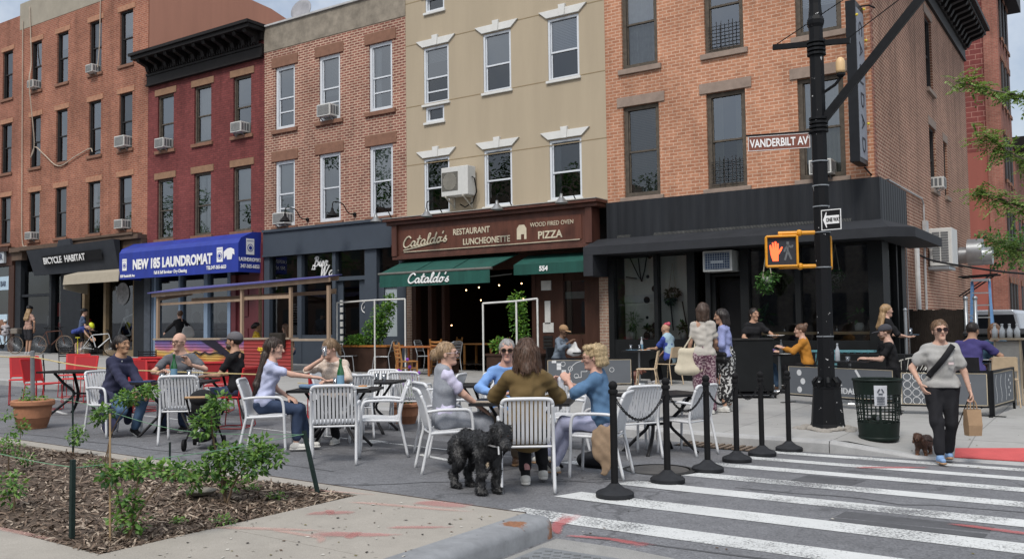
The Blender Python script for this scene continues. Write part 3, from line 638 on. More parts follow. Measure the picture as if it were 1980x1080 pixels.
for i in range(26):
 x=rb.choice([rb.uniform(-38.4,-36.6),rb.uniform(-32.3,-30.9)]);z=rb.uniform(1.0,3.0);mb.mat(rb.choice([0,0,1,2,3]));y=YF+rb.uniform(.5,2.2)
 mb.box(x,y,z,x+rb.uniform(.08,.35),y+.05,z+rb.uniform(.1,.5))
mb.build('shop_display',[M('goods_grey',(.16,.17,.18)),M('goods_white',(.5,.5,.5)),M('goods_red',(.42,.04,.03)),M('goods_green',(.05,.14,.07))],B1)
mb=MB();mb.box(-36.2,YF+.2,2.2,-35.75,YF+.25,2.75);mb.box(-35.8,YF+.14,2.0,-35.58,YF+.19,2.55);mb.build('red_window_signs',M('goods_red',(.42,.04,.03)),B1)
mb=MB();mb.lathe([(.42,0),(.42,.01),(.02,.01)],(0,0,0),24);
mb.v=[(-31.55+v[0],YF+.10-v[2],2.98+v[1]) for v in mb.v];mb.build('window_emblem',M('emblem_grey',(.26,.26,.27),.6,var=.5,scale=9),B1)
mb=MB()
P=[(YF,3.98),(YF-.95,3.72),(YF-1.0,3.36),(YF-.97,3.36),(YF-.92,3.66),(YF,3.9)]
mb.prism([(-33.75,y,z) for y,z in P],(3.6,0,0));mb.prism([(-33.75,YF,3.9),(-33.75,YF-.92,3.66),(-33.75,YF-.97,3.2),(-33.75,YF,3.0)],(.02,0,0))
mb.build('door_awning',M('awning_beige',(.34,.30,.235),.8,var=.12,scale=3),B1)
mb=MB();q=[(-32.2,YF+.3,1.3),(-31.3,YF+.3,1.42),(-31.0,YF+.3,2.25),(-31.75,YF+.3,2.05)]
for a,b in ((0,1),(1,2),(2,3),(3,0),(3,1)):mb.tube([q[a],q[b]],.03,6)
mb.tube([(-31.05,YF+.3,2.2),(-30.95,YF+.3,2.45)],.025,6);mb.build('bicycle_frame_display',M('frame_white',(.62,.64,.66),.4),B1)
# ------------------------------------------------------------------ building 2: maroon with bracketed cornice
B2=thing('brick_building','maroon painted brick building with a black bracketed cornice above a laundromat','building',(-26.7,YF,.55))
UX2=[(-29.3,-28.36),(-27.18,-26.25),(-25.07,-24.16)];W2=[(4.87,7.08),(8.13,10.18)]
ops=[(a,b,c,d) for c,d in W2 for a,b in UX2]
wall('brick_wall',front,-29.898,-23.5,4.4,11.4,ops,BK2,B2)
for i,o in enumerate(ops):window(B2,front,*o,BROWNF,rail=.48,fwid=.075,lint=(.16,.24,.03),sill=(.12,.12,.07),lmat=BROWN2,smat=BROWN,curt=[('shade',.5,CURT2),('curtain',.3,.5,CURT),('shade',.42,CURT),('shade',.3,CURT2),('curtain',.45,.5,CURT),('shade',.55,CURT2)][i],gl=G_SKY)
mass(B2,-29.898,-23.5,4.2,11.3)
mb=MB()
mb.box(-29.85,YF-.10,10.62,-23.52,YF-.002,10.98);mb.box(-29.85,YF-.16,10.60,-23.52,YF-.002,10.66);mb.box(-29.85,YF-.14,10.98,-23.52,YF-.002,11.06);mb.box(-29.85,YF-.12,11.2,-23.52,YF-.002,11.46)
mb.box(-29.93,YF-.72,11.47,-23.46,YF+.1,11.6);mb.box(-29.98,YF-.80,11.6,-23.42,YF+.1,11.70)
cn=mb.build('cornice',BLACKC,B2)
for i in range(12):
 x=-29.6+i*(5.85/11);mb=MB();mb.prism([(x-.08,YF-.12,11.06),(x-.08,YF-.24,11.10),(x-.08,YF-.3,11.26),(x-.08,YF-.62,11.36),(x-.08,YF-.66,11.468),(x-.08,YF-.12,11.468)],(.16,0,0));mb.build('bracket',BLACKC,cn)
mb=MB()
for i in range(48):x=-29.72+i*.128;mb.box(x,YF-.19,11.062,x+.065,YF-.122,11.2)
mb.build('dentil_band',BLACKC,cn)
mb=MB()
for a,b in ((-29.89,-29.5),(-29.4,-29.28),(-27.96,-27.86),(-26.55,-26.35),(-25.3,-25.15)):mb.box(a,YF-.05,.45,b,YF+.15,3.5)
mb.box(-29.28,YF-.04,.45,-25.3,YF+.12,1.28);mb.box(-29.28,YF-.03,2.9,-25.3,YF+.12,2.98);mb.build('shop_front',SLATE2,B2)
mb=MB();mb.box(-30.6+.72,YF-.12,.45,-29.52,YF+.1,4.2);mb.build('grey_pier',M('pier_blue_grey',(.055,.066,.085),.7,var=.3,scale=6),B2)
mb=MB();mb.quad((-29.28,YF+.08,1.28),(-25.3,YF+.08,1.28),(-25.3,YF+.08,3.5),(-29.28,YF+.08,3.5));mb.build('shop_window',glass('laundry_glass',(.65,.68,.68),.10),B2)
mb=MB();mb.box(-25.15,YF-.03,.5,-24.9,YF+.15,3.4);mb.box(-24.2,YF-.03,.5,-23.52,YF+.15,4.4);mb.box(-24.9,YF+.06,.6,-24.2,YF+.12,3.4);mb.box(-24.75,YF+.03,2.0,-24.35,YF+.06,3.1);mb.box(-24.75,YF+.03,.8,-24.35,YF+.06,1.6)
mb.build('maroon_door',M('maroon_paint',(.10,.022,.028),.5,var=.2),B2)
room(B2,-29.4,-25.2,.6,3.6,4,M('laundry_wall',(.16,.17,.17),.8),M('laundry_floor',(.2,.2,.19)),M('laundry_back',(.05,.052,.055)))
for i in range(5):
 x=-28.9+i*.74;mb=MB();mb.box(x,YF+1.2,.62,x+.66,YF+1.9,1.55);mb.box(x,YF+1.2,1.6,x+.66,YF+1.9,2.5);w_=mb.build('washing_machine',M('washer_steel',(.36,.38,.40),.35,.5),B2)
 mb=MB()
 for zc in (1.05,2.02):mb.tube([(x+.33,YF+1.2,zc),(x+.33,YF+1.16,zc)],.22,16)
 mb.build('washer_door',M('washer_door',(.02,.02,.022),.2),w_)
LY=YF-.93
LB=M('awning_blue',(.016,.036,.28),.55,var=.22,scale=2.5,streak=True)
mb=MB();x0,x1=-30.18,-23.66;g_=.03
P=[(YF-.01,4.76),(YF-.35,4.74),(LY+.1,4.52),(LY,4.36),(LY,3.42),(LY+g_,3.42),(LY+g_,4.3),(YF-.01,4.66)]
mb.prism([(x0,y,z) for y,z in P],(x1-x0,0,0))
for x in (x0-.004,x1-.016):mb.prism([(x,YF-.01,3.42),(x,YF-.01,4.77),(x,YF-.35,4.75),(x,LY+.1,4.53),(x,LY-.004,4.36),(x,LY-.004,3.418)],(.02,0,0))
AW=mb.build('awning',LB,B2)
signtext(B2,'NEW 185 LAUNDROMAT',-29.35,3.76,.47,WHL,LY-.012,.83,bold=.02,parent=AW,spacing=1.0)
signtext(B2,'Fall & Self Services · Dry Cleaning',-28.1,3.53,.155,WHL,LY-.012,.86,parent=AW,bold=.004)
signtext(B2,'TEL:347-365-6653',-25.25,3.56,.165,WHL,LY-.012,.82,parent=AW,bold=.004)
signtext(B2,'558 Vanderbilt Ave',-30.1,3.49,.13,WHL,LY-.012,.86,parent=AW,bold=.004)
l=WLOC[B2.name]
def endtext(body,y,z,size,sx):return text_mesh(body,size,'lettering',WHL,AW,((x1+.008-l[0],y-l[1],z-l[2]),(0,1,0),(0,0,1)),.01,0,sx,'CENTER',.004)
endtext('LAUNDROMAT',YF-.46,3.78,.165,.80);endtext('347-365-6653',YF-.46,3.56,.165,.84)
def washer_icon(pm_,u,z,s):
 mb=MB().mat(0);bx(mb,pm_,u,-.004,z,u+.62*s,.004,z+s);mb.mat(1);bx(mb,pm_,u+.05*s,-.007,z+.84*s,u+.57*s,-.0045,z+.87*s)
 for r0,k,dd in ((.24,1,.008),(.19,0,.011),(.13,1,.014)):
  n=18;mb.mat(k);mb.add([pm_(u+.31*s+r0*s*math.cos(2*math.pi*i/n),-dd,z+.42*s+r0*s*math.sin(2*math.pi*i/n)) for i in range(n)],[tuple(range(n))])
 mb.build('washer_icon',[WHL,LB],AW)
washer_icon(lambda u,d,z:(u,LY-.008+d,z),-29.98,3.73,.42);washer_icon(lambda u,d,z:(u,LY-.008+d,z),-24.72,3.78,.48)
washer_icon(lambda u,d,z:(x1+.012-d,u,z),YF-.62,4.0,.52)
mb=MB();mb.prism([(-24.36,LY-.006,3.86),(-24.24,LY-.006,3.98),(-24.2,LY-.006,3.84),(-23.98,LY-.006,3.84),(-23.94,LY-.006,4.02),(-23.84,LY-.006,3.98),(-23.86,LY-.006,4.16),(-24.02,LY-.006,4.22),(-24.2,LY-.006,4.2),(-24.38,LY-.006,4.1)],(0,-.004,0));mb.build('shirt_icon',WHL,AW)
mb=MB()
for i in range(15):
 xx=-30.1+i*.42;P2=[(xx+.36*j/6,-.075*math.sin(math.pi*j/6)) for j in range(7)]
 mb.tube([(a,LY+.093-(4.53+b-4.52)*.9+.02,4.50+b) for a,b in P2],.012,5)
mb.build('scallop_trim',M('awning_blue_pale',(.05,.07,.38),.5),AW)
# ------------------------------------------------------------------ building 3: pale-mortar brick above the slate bar front
B3=thing('brick_building','red brick building with wide pale mortar and a stained concrete parapet','building',(-20.4,YF,.45))
UX3=[(-22.97,-22.05),(-20.95,-20.02),(-18.81,-17.87)];W3b=[(4.88,7.03),(8.07,10.15)]
ops=[(a,b,c,d) for c,d in W3b for a,b in UX3]
wall('brick_wall',front,-23.498,-17.34,4.6,10.76,ops,BK3,B3)
for i,o in enumerate(ops):window(B3,front,*o,WHITEF,rail=.5,fwid=.10,dep=.09,lint=(.16,.34,.03),sill=(.14,.13,.07),lmat=BROWN,smat=BROWN,curt=[('shade',.45,CURT),('curtain',.5,.5,CURT2),('shade',.5,CURT),('shade',.55,CURT2),('blind',.4),('curtain',.28,.16,CURT)][i],gl=G_SKY,rails=((.28,) if i in (0,3,4,5) else ()))
mass(B3,-23.498,-17.34,4.2,11.3)
mb=MB();mb.box(-23.498,YF-.02,10.762,-17.34,YF+.35,11.6);mb.build('parapet',CEM,B3)
mb=MB();mb.box(-23.498,YF-.08,11.602,-17.34,YF+.4,11.66);mb.build('coping',M('coping_pale',(.42,.42,.42),.6),B3)
mb=MB();mb.box(-23.45,YF-.10,3.98,-17.85,YF+.02,4.72);mb.box(-23.45,YF-.16,4.72,-17.85,YF+.02,4.80);mb.box(-23.45,YF-.14,3.92,-17.85,YF+.02,3.978);mb.build('fascia',SLATE,B3)
mb=MB()
for a,b in ((-23.45,-23.2),(-21.89,-21.7),(-20.34,-20.2),(-18.98,-18.5),(-17.62,-17.36)):mb.box(a,YF-.05,.4,b,YF+.16,3.92)
mb.box(-23.2,YF-.04,3.02,-18.98,YF+.14,3.14);mb.box(-23.2,YF-.03,.4,-20.34,YF+.12,1.36);mb.box(-20.2,YF+.06,.4,-19.98,YF+.14,3.02);mb.box(-19.3,YF+.06,.4,-18.98,YF+.14,3.02);mb.box(-19.98,YF+.06,.4,-19.3,YF+.14,.95)
mb.box(-18.5,YF+.04,2.75,-17.62,YF+.14,2.9);mb.box(-18.5,YF+.04,.4,-18.28,YF+.14,2.75);mb.box(-17.78,YF+.04,.4,-17.62,YF+.14,2.75);mb.box(-18.28,YF+.04,.4,-17.78,YF+.14,1.3)
mb.build('shop_front',SLATE,B3)
mb=MB()
for a,b,c,d in ((-23.2,-18.98,3.14,3.92),(-23.2,-20.34,1.36,3.02),(-19.98,-19.3,.95,3.02),(-18.5,-17.62,2.9,3.92)):mb=MB();mb.quad((a,YF+.09,c),(b,YF+.09,c),(b,YF+.09,d),(a,YF+.09,d));mb.build('shop_window',G_SHOP,B3)
mb=MB();mb.quad((-18.28,YF+.09,1.3),(-17.78,YF+.09,1.3),(-17.78,YF+.09,2.75),(-18.28,YF+.09,2.75));mb.build('frosted_door_pane',M('frosted_glass',(.36,.41,.44),.25,var=.06),B3)
script_text(B3,'Bier',-21.3,3.52,.30,WHL,YF+.07,.07,0,.2);script_text(B3,'Le',-21.38,3.42,.15,WHL,YF+.07,.075,0,.2);script_text(B3,'Wax',-21.0,3.20,.33,WHL,YF+.07,.07,0,.2)
mb=MB();n=20
for i in range(n):a,b=2*math.pi*i/n,2*math.pi*(i+1)/n;mb.tube([(-19.02+.165*math.cos(a),YF+.03,2.18+.165*math.sin(a)),(-19.02+.165*math.cos(b),YF+.03,2.18+.165*math.sin(b))],.012,5)
mb.tube([(-19.09,YF+.03,2.14),(-19.03,YF+.03,2.24),(-19.0,YF+.03,2.12),(-18.94,YF+.03,2.22)],.015,5);mb.build('round_emblem',WHL,B3)
mb=MB();rb=random.Random(8)
for i in range(7):x=-20.08;z=.95+i*.22;mb.box(x,YF+.02,z,x+.11,YF+.055,z+.15)
mb.build('door_notice',M('notice_white',(.5,.5,.48)),B3)
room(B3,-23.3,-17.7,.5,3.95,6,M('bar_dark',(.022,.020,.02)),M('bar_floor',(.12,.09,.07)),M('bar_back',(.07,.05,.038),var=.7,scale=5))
mb=MB();mb.box(-23.1,YF+1.0,.5,-20.6,YF+1.6,1.35);mb.build('bar_counter',WOODB,B3)
mb=MB();mb.box(-22.6,YF+.35,1.7,-22.15,YF+.37,2.45);mb.build('menu_board',M('menu_black',(.015,.015,.016),.5),B3)
mb=MB();rb=random.Random(2)
for i in range(8):mb.box(-22.55,YF+.33,1.78+i*.08,-22.55+rb.uniform(.12,.34),YF+.345,1.80+i*.08)
mb.build('menu_chalk',M('chalk_grey',(.3,.3,.3)),B3)
# ------------------------------------------------------------------ building 4: tan stucco above the restaurant
B4=thing('stucco_building','tan stucco building with white keystone lintels above a wood fronted restaurant','building',(-14,YF,.35))
ops=[(-16.66,-15.74,7.98,9.64),(-16.60,-15.92,7.45,7.90),(-14.53,-13.6,7.99,9.64),(-12.42,-11.47,7.99,9.64),(-16.68,-15.75,4.82,6.4),(-14.54,-13.61,4.83,6.4),(-12.42,-11.45,4.83,6.4),(-16.66,-15.74,11.2,12.8),(-16.58,-15.88,10.67,11.12),(-14.53,-13.6,11.2,12.8),(-12.42,-11.47,11.2,12.8)]
wall('stucco_wall',front,-17.338,-10.72,4.5,13.6,ops,STUC,B4)
cs=[('blind',.75),None,('shade',.5,CURT2),('blind',.5),('curtain',.12,.1,CURT2),None,('curtain',.22,.0,CURT2),None,None,None,None]
for i,o in enumerate(ops):
 small=o[3]-o[2]< .6
 window(B4,front,*o,WHITEF,rail=(.97 if small else .46),fwid=.06,dep=.06,lint=None if small else (.1,.2,.05),sill=(.05,.07,.06),lmat=WHITEP,smat=WHITEP,curt=cs[i],arch=True,gl=G_SKY if i in (0,2,3) else G_UP,gl2=G_UP,rails=((.22,) if i== 0 else ()))
mass(B4,-17.338,-10.72,4.2,13.5)
mb=MB()
for z in (8.0,6.28,9.83,11.1):mb.box(-17.338,YF-.004,z-.012,-10.72,YF+.001,z+.012)
mb.build('stucco_joint',M('joint_dark',(.25,.19,.11),.9),B4)
SY=YF-.38
mb=MB()
mb.box(-17.75,YF-.62,4.60,-10.72,YF-.01,4.68);mb.box(-17.68,YF-.52,4.50,-10.76,YF-.01,4.598);mb.box(-17.5,SY-.02,3.54,-10.95,YF-.01,4.498);mb.box(-17.52,SY-.07,3.50,-10.93,YF-.01,3.60)
for x in (-17.52,-11.12):mb.box(x,SY-.10,3.602,x+.19,SY-.022,4.498);
SG=mb.build('sign_cornice',WOODR,B4,bevel=.008)
mb=MB();mb.box(-17.75,YF-.64,4.682,-10.72,YF-.01,4.70);mb.build('lead_flashing',M('flashing',(.34,.33,.31),.6),B4)
mb=MB();mb.box(-17.2,SY-.04,3.72,-11.25,SY-.022,4.34);mb.build('sign_panel',M('sign_panel_wood',(.105,.038,.024),.45,var=.35,scale=7,streak=True),SG)
mb=MB();mb.box(-17.1,SY-.052,3.70,-11.3,SY-.041,3.72);mb.build('sign_border',GOLD,SG)
script_text(B4,"Cataldo's",-17.15,3.82,.30,GOLD,SY-.055,.075,.065,.25,parent=SG,sx=1.0);mb=MB();mb.tube([(-17.1,SY-.055,3.76),(-16.3,SY-.055,3.86),(-15.62,SY-.055,3.96)],.018,5);mb.build('underline',GOLD,SG)
signtext(B4,'RESTAURANT',-15.32,4.08,.235,GOLD,SY-.048,.86,parent=SG,bold=.004);signtext(B4,'LUNCHEONETTE',-14.98,3.79,.235,GOLD,SY-.048,.86,parent=SG,bold=.004)
signtext(B4,'WOOD FIRED OVEN',-12.78,4.12,.16,GOLD,SY-.048,.88,parent=SG);signtext(B4,'PIZZA',-12.55,3.80,.27,GOLD,SY-.048,1.0,parent=SG,bold=.006)
mb=MB();mb.prism([(-13.2,SY-.042,3.82),(-13.07,SY-.042,3.82),(-13.07,SY-.042,3.95),(-12.97,SY-.042,3.95),(-12.97,SY-.042,3.82),(-12.9,SY-.042,3.82),(-12.9,SY-.042,4.1),(-12.97,SY-.042,4.2),(-13.13,SY-.042,4.2),(-13.2,SY-.042,4.1)],(0,-.008,0));mb.build('oven_icon',GOLD,SG)
mb=MB()
for a,b in ((-17.34,-17.15),(-10.99,-10.72)):mb=MB();mb.box(a,YF-.04,.35,b,YF+.3,3.54);mb.build('brick_pier',PIER,B4)
mb=MB()
for a,b in ((-17.15,-17.0),(-16.55,-16.42),(-16.05,-15.95),(-13.02,-12.9),(-12.2,-12.05),(-11.42,-11.0)):mb.box(a,YF-.03,.4,b,YF+.2,3.5)
mb.box(-17.0,YF-.02,3.1,-11.42,YF+.18,3.5);mb.box(-12.9,YF-.01,.4,-12.2,YF+.16,3.1);mb.box(-12.05,YF+.02,.4,-11.42,YF+.14,1.32);mb.box(-12.05,YF+.02,2.7,-11.42,YF+.14,3.1)
mb.box(-11.95,YF-.0,.6,-11.52,YF+.03,1.2);mb.build('wood_front',WOODB,B4)
mb=MB();mb.quad((-12.05,YF+.06,1.32),(-11.42,YF+.06,1.32),(-11.42,YF+.06,2.7),(-12.05,YF+.06,2.7));mb.build('door_pane',glass('door_glass',(.5,.55,.52),.12),B4)
mb=MB();mb.box(-12.05,YF+.075,2.24,-11.42,YF+.08,2.42);mb.build('door_blind',M('blind_grey',(.42,.43,.46)),B4)
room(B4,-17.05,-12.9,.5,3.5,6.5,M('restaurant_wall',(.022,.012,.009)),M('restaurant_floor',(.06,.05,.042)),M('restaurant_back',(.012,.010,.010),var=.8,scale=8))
mb=MB()
for x,z,w_,h_ in ((-12.72,2.48,.3,.25),(-12.62,1.6,.17,.6),(-12.68,1.38,.32,.25)):mb.box(x,YF-.03,z,x+w_,YF-.012,z+h_)
mb.build('wall_notice',M('notice_white',(.5,.5,.48)),B4)
mb=MB()
for i in range(4):mb.box(-12.68,YF-.03,.95+i*.09,-12.4,YF-.012,1.02+i*.09)
mb.build('mail_box',M('mail_dark',(.02,.02,.02),.4),B4)
BULB=M('bulb_warm',(1,.62,.28),.4,var=0,emit=6)
mb=MB();rb=random.Random(6)
for x,y,z in ((-15.95,1.0,2.62),(-15.2,.6,2.66),(-14.5,.6,2.7),(-13.75,.6,2.72),(-13.1,.7,2.7),(-16.15,2.0,2.35),(-12.98,1.0,2.78),(-12.96,1.2,2.66),(-16.35,.8,1.6),(-14.9,3.0,2.5),(-15.6,3.5,2.4)):mb.sphere((x,YF+y,z),.021,n=6,m=4)
mb.build('string_bulb',BULB,B4)
GR=M('awning_green',(.008,.066,.052),.75,var=.3,scale=3.5,bump=.25,bscale=5,streak=True)
mb=MB();ax0,ax1,ay=-17.05,-13.32,YF-1.5
P0=[(-17.4,YF-.02,3.5),(-13.4,YF-.02,3.5),(ax1,ay,3.05),(ax0,ay,3.05)]
mb.prism(P0,(0,0,-.02));n=26
for i in range(n):
 a,b=ax0+(ax1-ax0)*i/n,ax0+(ax1-ax0)*(i+1)/n;s1,s2=.012*math.sin(i*1.7),.012*math.sin((i+1)*1.7)
 mb.add([(a,ay-.01,3.05),(b,ay-.01,3.05),(b,ay-.015+s2,2.66),(a,ay-.015+s1,2.66)],[(3,2,1,0)])
AG=mb.build('green_awning',GR,B4)
mb=MB();mb.tube([(ax0-.05,ay-.0,3.03),(ax1+.06,ay-.0,3.03)],.035,8);mb.tube([(-16.5,YF-.1,2.95),(-16.0,YF-.8,2.85),(-16.4,ay+.1,2.98)],.02,6);mb.tube([(-13.6,YF-.1,2.95),(-14.1,YF-.8,2.85),(-13.6,ay+.1,2.98)],.02,6);mb.build('awning_bar',M('awning_bar',(.12,.12,.11),.5),AG)
for x in (-15.9,-14.65):mb=MB();mb.beam((x-.25,YF-.03,3.505),(x+.1,ay,3.055),.03,.006);mb.build('awning_seam',M('seam_dark',(.004,.035,.03),.8),AG)
script_text(B4,"Cataldo's",-16.05,2.74,.25,WHL,ay-.03,.085,.0,.25,parent=AG,sx=1.05)
mb=MB();bx0,bx1,by=-13.14,-11.05,YF-.68
mb.prism([(bx0+.02,YF-.02,3.42),(bx1+.0,YF-.02,3.42),(bx1,by,3.14),(bx0,by,3.14)],(0,0,-.02));mb.prism([(bx0,by-.01,3.14),(bx1,by-.01,3.14),(bx1,by-.01,2.87),(bx0,by-.01,2.87)],(0,.02,0))
for x in (bx0,bx1):mb.prism([(x,YF-.02,3.41),(x,by,3.13),(x,by,2.87),(x,YF-.02,2.87)],(.015,0,0))
AG2=mb.build('green_awning',GR,B4);signtext(B4,'554',-12.35,2.95,.17,WHL,by-.022,1.,bold=.006,parent=AG2)
# ------------------------------------------------------------------ building 5: the orange corner building
B5=thing('brick_building','orange brick corner building with dark framed windows above a black cafe front','building',(-7.5,YF,.15))
UX5=[(-10.24,-9.27),(-8.05,-7.1),(-5.9,-4.9)];W5=[(4.7,6.98),(7.92,10.2)]
ops=[(a,b,c,d) for c,d in W5 for a,b in UX5]
wall('brick_wall',front,-10.718,-4.32,4.3,11.3,ops,BK5,B5)
sops=[(27.1,28.15,8.0,10.1),(27.2,28.2,5.2,6.98),(29.55,30.2,5.25,6.9)]
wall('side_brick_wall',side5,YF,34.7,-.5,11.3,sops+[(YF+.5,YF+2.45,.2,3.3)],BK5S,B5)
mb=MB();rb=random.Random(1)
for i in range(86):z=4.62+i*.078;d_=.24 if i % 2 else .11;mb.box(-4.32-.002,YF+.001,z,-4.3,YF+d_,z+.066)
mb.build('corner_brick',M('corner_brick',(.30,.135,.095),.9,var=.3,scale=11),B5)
cv=[('blind',.0,M('blind_brown',(.16,.14,.12))),('curtain',.3,.3,M('curtain_olive',(.16,.15,.10))),('curtain',.5,.45,M('curtain_cream',(.50,.47,.36))),('curtain',.5,.5,M('curtain_lace',(.5,.5,.5))),None,('blind',.3,CURT)]
for i,o in enumerate(ops):window(B5,front,*o,BROWNF,rail=.5,fwid=.10,lint=(.16,.25,.03),sill=(.10,.13,.07),lmat=LGREY,smat=LGREY,curt=cv[i],gl=G_SKY if i != 0 else G_UP,gl2=G_SKY if i> 3 else G_UP)
for (a,b),z in ((UX5[1],4.82),(UX5[1],8.04)):
 mb=MB()
 for k in range(7):mb.box(a+.08,YF+.02,z+k*.085,b-.08,YF+.03,z+.012+k*.085)
 for k in (.3,.42,.62,.72):mb.box(a+(b-a)*k,YF+.012,z-.06,a+(b-a)*k+.014,YF+.022,z+.62)
 mb.build('window_guard',DARKF,B5)
for o in sops:window(B5,side5,*o,DARKF,rail=.5,fwid=.06,lint=(.12,.24,.02),sill=(.06,.12,.08),lmat=LGREY,smat=LGREY)
mb=MB();mb.box(-10.718,YF+.8,4.2,-5.0,34.5,11.2);mb.build('building_core',ROOFM,B5)
mb=MB()
for k,(d0,z0_,z1_) in enumerate(((.08,10.5,10.58),(.12,10.9,11.0),(.72,11.3,11.42),(.84,11.42,11.55))):
 mb.box(-4.32,YF-d0,z0_,-4.32+d0,34.7,z1_);mb.box(-10.7,YF-d0,z0_,-4.32,YF+.0,z1_)
mb.box(-4.32,YF,10.58,-4.26,34.7,10.9);mb.box(-4.32,YF,11.0,-4.2,34.7,11.3)
cn=mb.build('cornice',BLACKC,B5)
for i in range(26):
 y=YF+.3+i*.55;mb=MB();mb.prism([(-4.21,y,10.9),(-4.12,y,10.92),(-4.02,y,11.1),(-3.68,y,11.2),(-3.62,y,11.298),(-4.21,y,11.298)],(0,.2,0));mb.build('bracket',BLACKC,cn)
mb=MB();z0,z1=3.66,4.6
pts=[(-10.70,YF-.12),(-4.2,YF-.12),(-4.2,22.95)]
def corr(a,b,n):
 vs=[];d=(Vector(b)-Vector(a));nx_=Vector((d.y,-d.x)).normalized()
 for i in range(n+1):
  p=Vector(a)+d*i/n+nx_*(.012 if (i//2) % 2 else 0);vs+= [(p.x,p.y,z0),(p.x,p.y,z1)]
 mb.add(vs,[(2*i,2*i+2,2*i+3,2*i+1) for i in range(n)])
corr(pts[0],pts[1],110);corr(pts[1],pts[2],46)
mb.box(-10.70,YF-.105,z0,-4.22,YF-.001,z1-.01);mb.box(-4.318,YF-.1,z0,-4.215,22.94,z1-.01);mb.build('corrugated_band',BLKM,B5)
mb=MB();o_=.72;zt,zm_,zb=3.62,3.46,3.26
def ring(off,z):return [(-10.98,YF-.12-off,z),(-4.2+off*.42,YF-.12-off,z),(-4.2+off,YF-.12-off*.42,z),(-4.2+off,23.1,z)]
L_=[ring(.0,zt+.08),ring(o_,zm_),ring(o_,zb),ring(.0,zb)]
vs=[p for r in L_ for p in r];mb.add(vs,[(i*4+j,(i+1)*4+j,(i+1)*4+j+1,i*4+j+1) for i in range(3) for j in range(3)]+[(0,12,8,4),(3,7,11,15)])
mb.box(-10.98,YF-.84,2.75,-10.72,YF-.0,3.258);mb.build('black_awning',M('awning_charcoal',(.030,.032,.037),.7,var=.2,scale=2.5),B5)
mb=MB();rb=random.Random(9)
for i in range(170):
 x=-10.4+i*.033
 if not 10< i< 30:mb.quad((x,YF-.137,3.70),(x+.010,YF-.137,3.70),(x+.03,YF-.137,3.765),(x+.020,YF-.137,3.765))
mb.build('torn_awning_edge',M('torn_edge',(.15,.15,.14),.9,var=.5,scale=4),B5)
mb=MB()
for a,b in ((-10.7,-10.55),(-9.46,-9.36),(-8.6,-8.4),(-8.14,-8.02),(-7.3,-7.1),(-6.05,-5.93),(-4.5,-4.2)):mb.box(a,YF-.1,.1,b,YF+.1,3.3)
mb.box(-10.55,YF-.08,.1,-8.6,YF+.1,1.19);mb.box(-7.1,YF-.08,.1,-4.5,YF+.1,1.15);mb.box(-10.7,YF-.08,3.24,-4.2,YF+.1,3.66);mb.box(-8.02,YF+.02,.1,-7.94,YF+.1,2.66);mb.box(-8.02,YF+.0,2.64,-7.3,YF+.1,2.7)
for a,b in ((YF+.5,YF+.62),(YF+1.42,YF+1.55),(YF+2.0,YF+2.45)):mb.box(-4.36,a,.1,-4.22,b,3.3)
mb.box(-4.35,YF+.62,.1,-4.24,YF+2.0,.75);mb.box(-4.5,YF+.1,.1,-4.22,YF+.5,3.66);mb.build('cafe_front',BLKP,B5)
mb=MB()
for a,b,c in ((-10.55,-9.46,1.19),(-9.36,-8.6,1.19),(-7.1,-6.05,1.15),(-5.93,-4.5,1.15)):mb=MB();mb.quad((a,YF+.02,c),(b,YF+.02,c),(b,YF+.02,3.24),(a,YF+.02,3.24));mb.build('shop_window',G_SHOP,B5)
mb=MB();mb.quad((-4.3,YF+.62,.75),(-4.3,YF+2.0,.75),(-4.3,YF+2.0,3.3),(-4.3,YF+.62,3.3));mb.build('shop_window',G_SHOP,B5)
mb=MB();mb.box(-7.96,YF+.35,.2,-7.35,YF+.4,2.6);mb.build('door',M('door_black',(.010,.010,.011),.4),B5)
CONC=M('raw_concrete',(.60,.60,.55),.9,var=.25,scale=2.5,streak=True)
mb=MB();mb.box(-10.5,YF+.42,.1,-8.62,YF+.5,3.22);mb.build('concrete_wall',CONC,B5)
mb=MB();mb.box(-10.5,YF+.39,2.1,-8.9,YF+.415,2.3);mb.build('pale_stripe',M('pale_stripe',(.5,.51,.5)),B5)
mb=MB()
for x,z,r_ in ((-9.62,3.2,.05),(-9.5,2.98,.035),(-9.68,2.72,.045),(-9.5,2.42,.085),(-9.72,2.15,.085),(-9.72,1.72,.04),(-9.5,1.52,.09),(-9.74,1.28,.09)):mb.tube([(x,YF+.045,z),(x,YF+.05,z)],r_,14)
mb.build('round_window_dot',M('dot_black',(.01,.01,.01)),B5)
mb=MB()
for q in ([(-10.28,3.22),(-10.05,2.75),(-9.95,2.62)],[(-10.05,3.2),(-10.02,2.9),(-9.98,2.62)],[(-9.82,3.22),(-9.88,2.9),(-9.97,2.62)],[(-10.4,2.75),(-10.1,2.7)],[(-9.2,2.0),(-9.15,1.4)],[(-8.9,2.1),(-8.8,1.5)]):mb.tube([(a,YF+.3,b) for a,b in q],.016,5)
mb.build('bare_branch',M('branch_dark',(.02,.015,.012)),B5)
room(B5,-10.6,-4.45,.2,3.64,6.0,M('cafe_dark',(.07,.065,.06)),M('cafe_floor',(.13,.11,.10)),M('cafe_back',(.16,.13,.105),var=.7,scale=3))
mb=MB();mb.box(-7.1,YF+.05,1.28,-4.5,YF+.42,1.34);mb.build('window_counter',M('counter_pine',(.48,.33,.18),.5,var=.12,scale=5),B5)
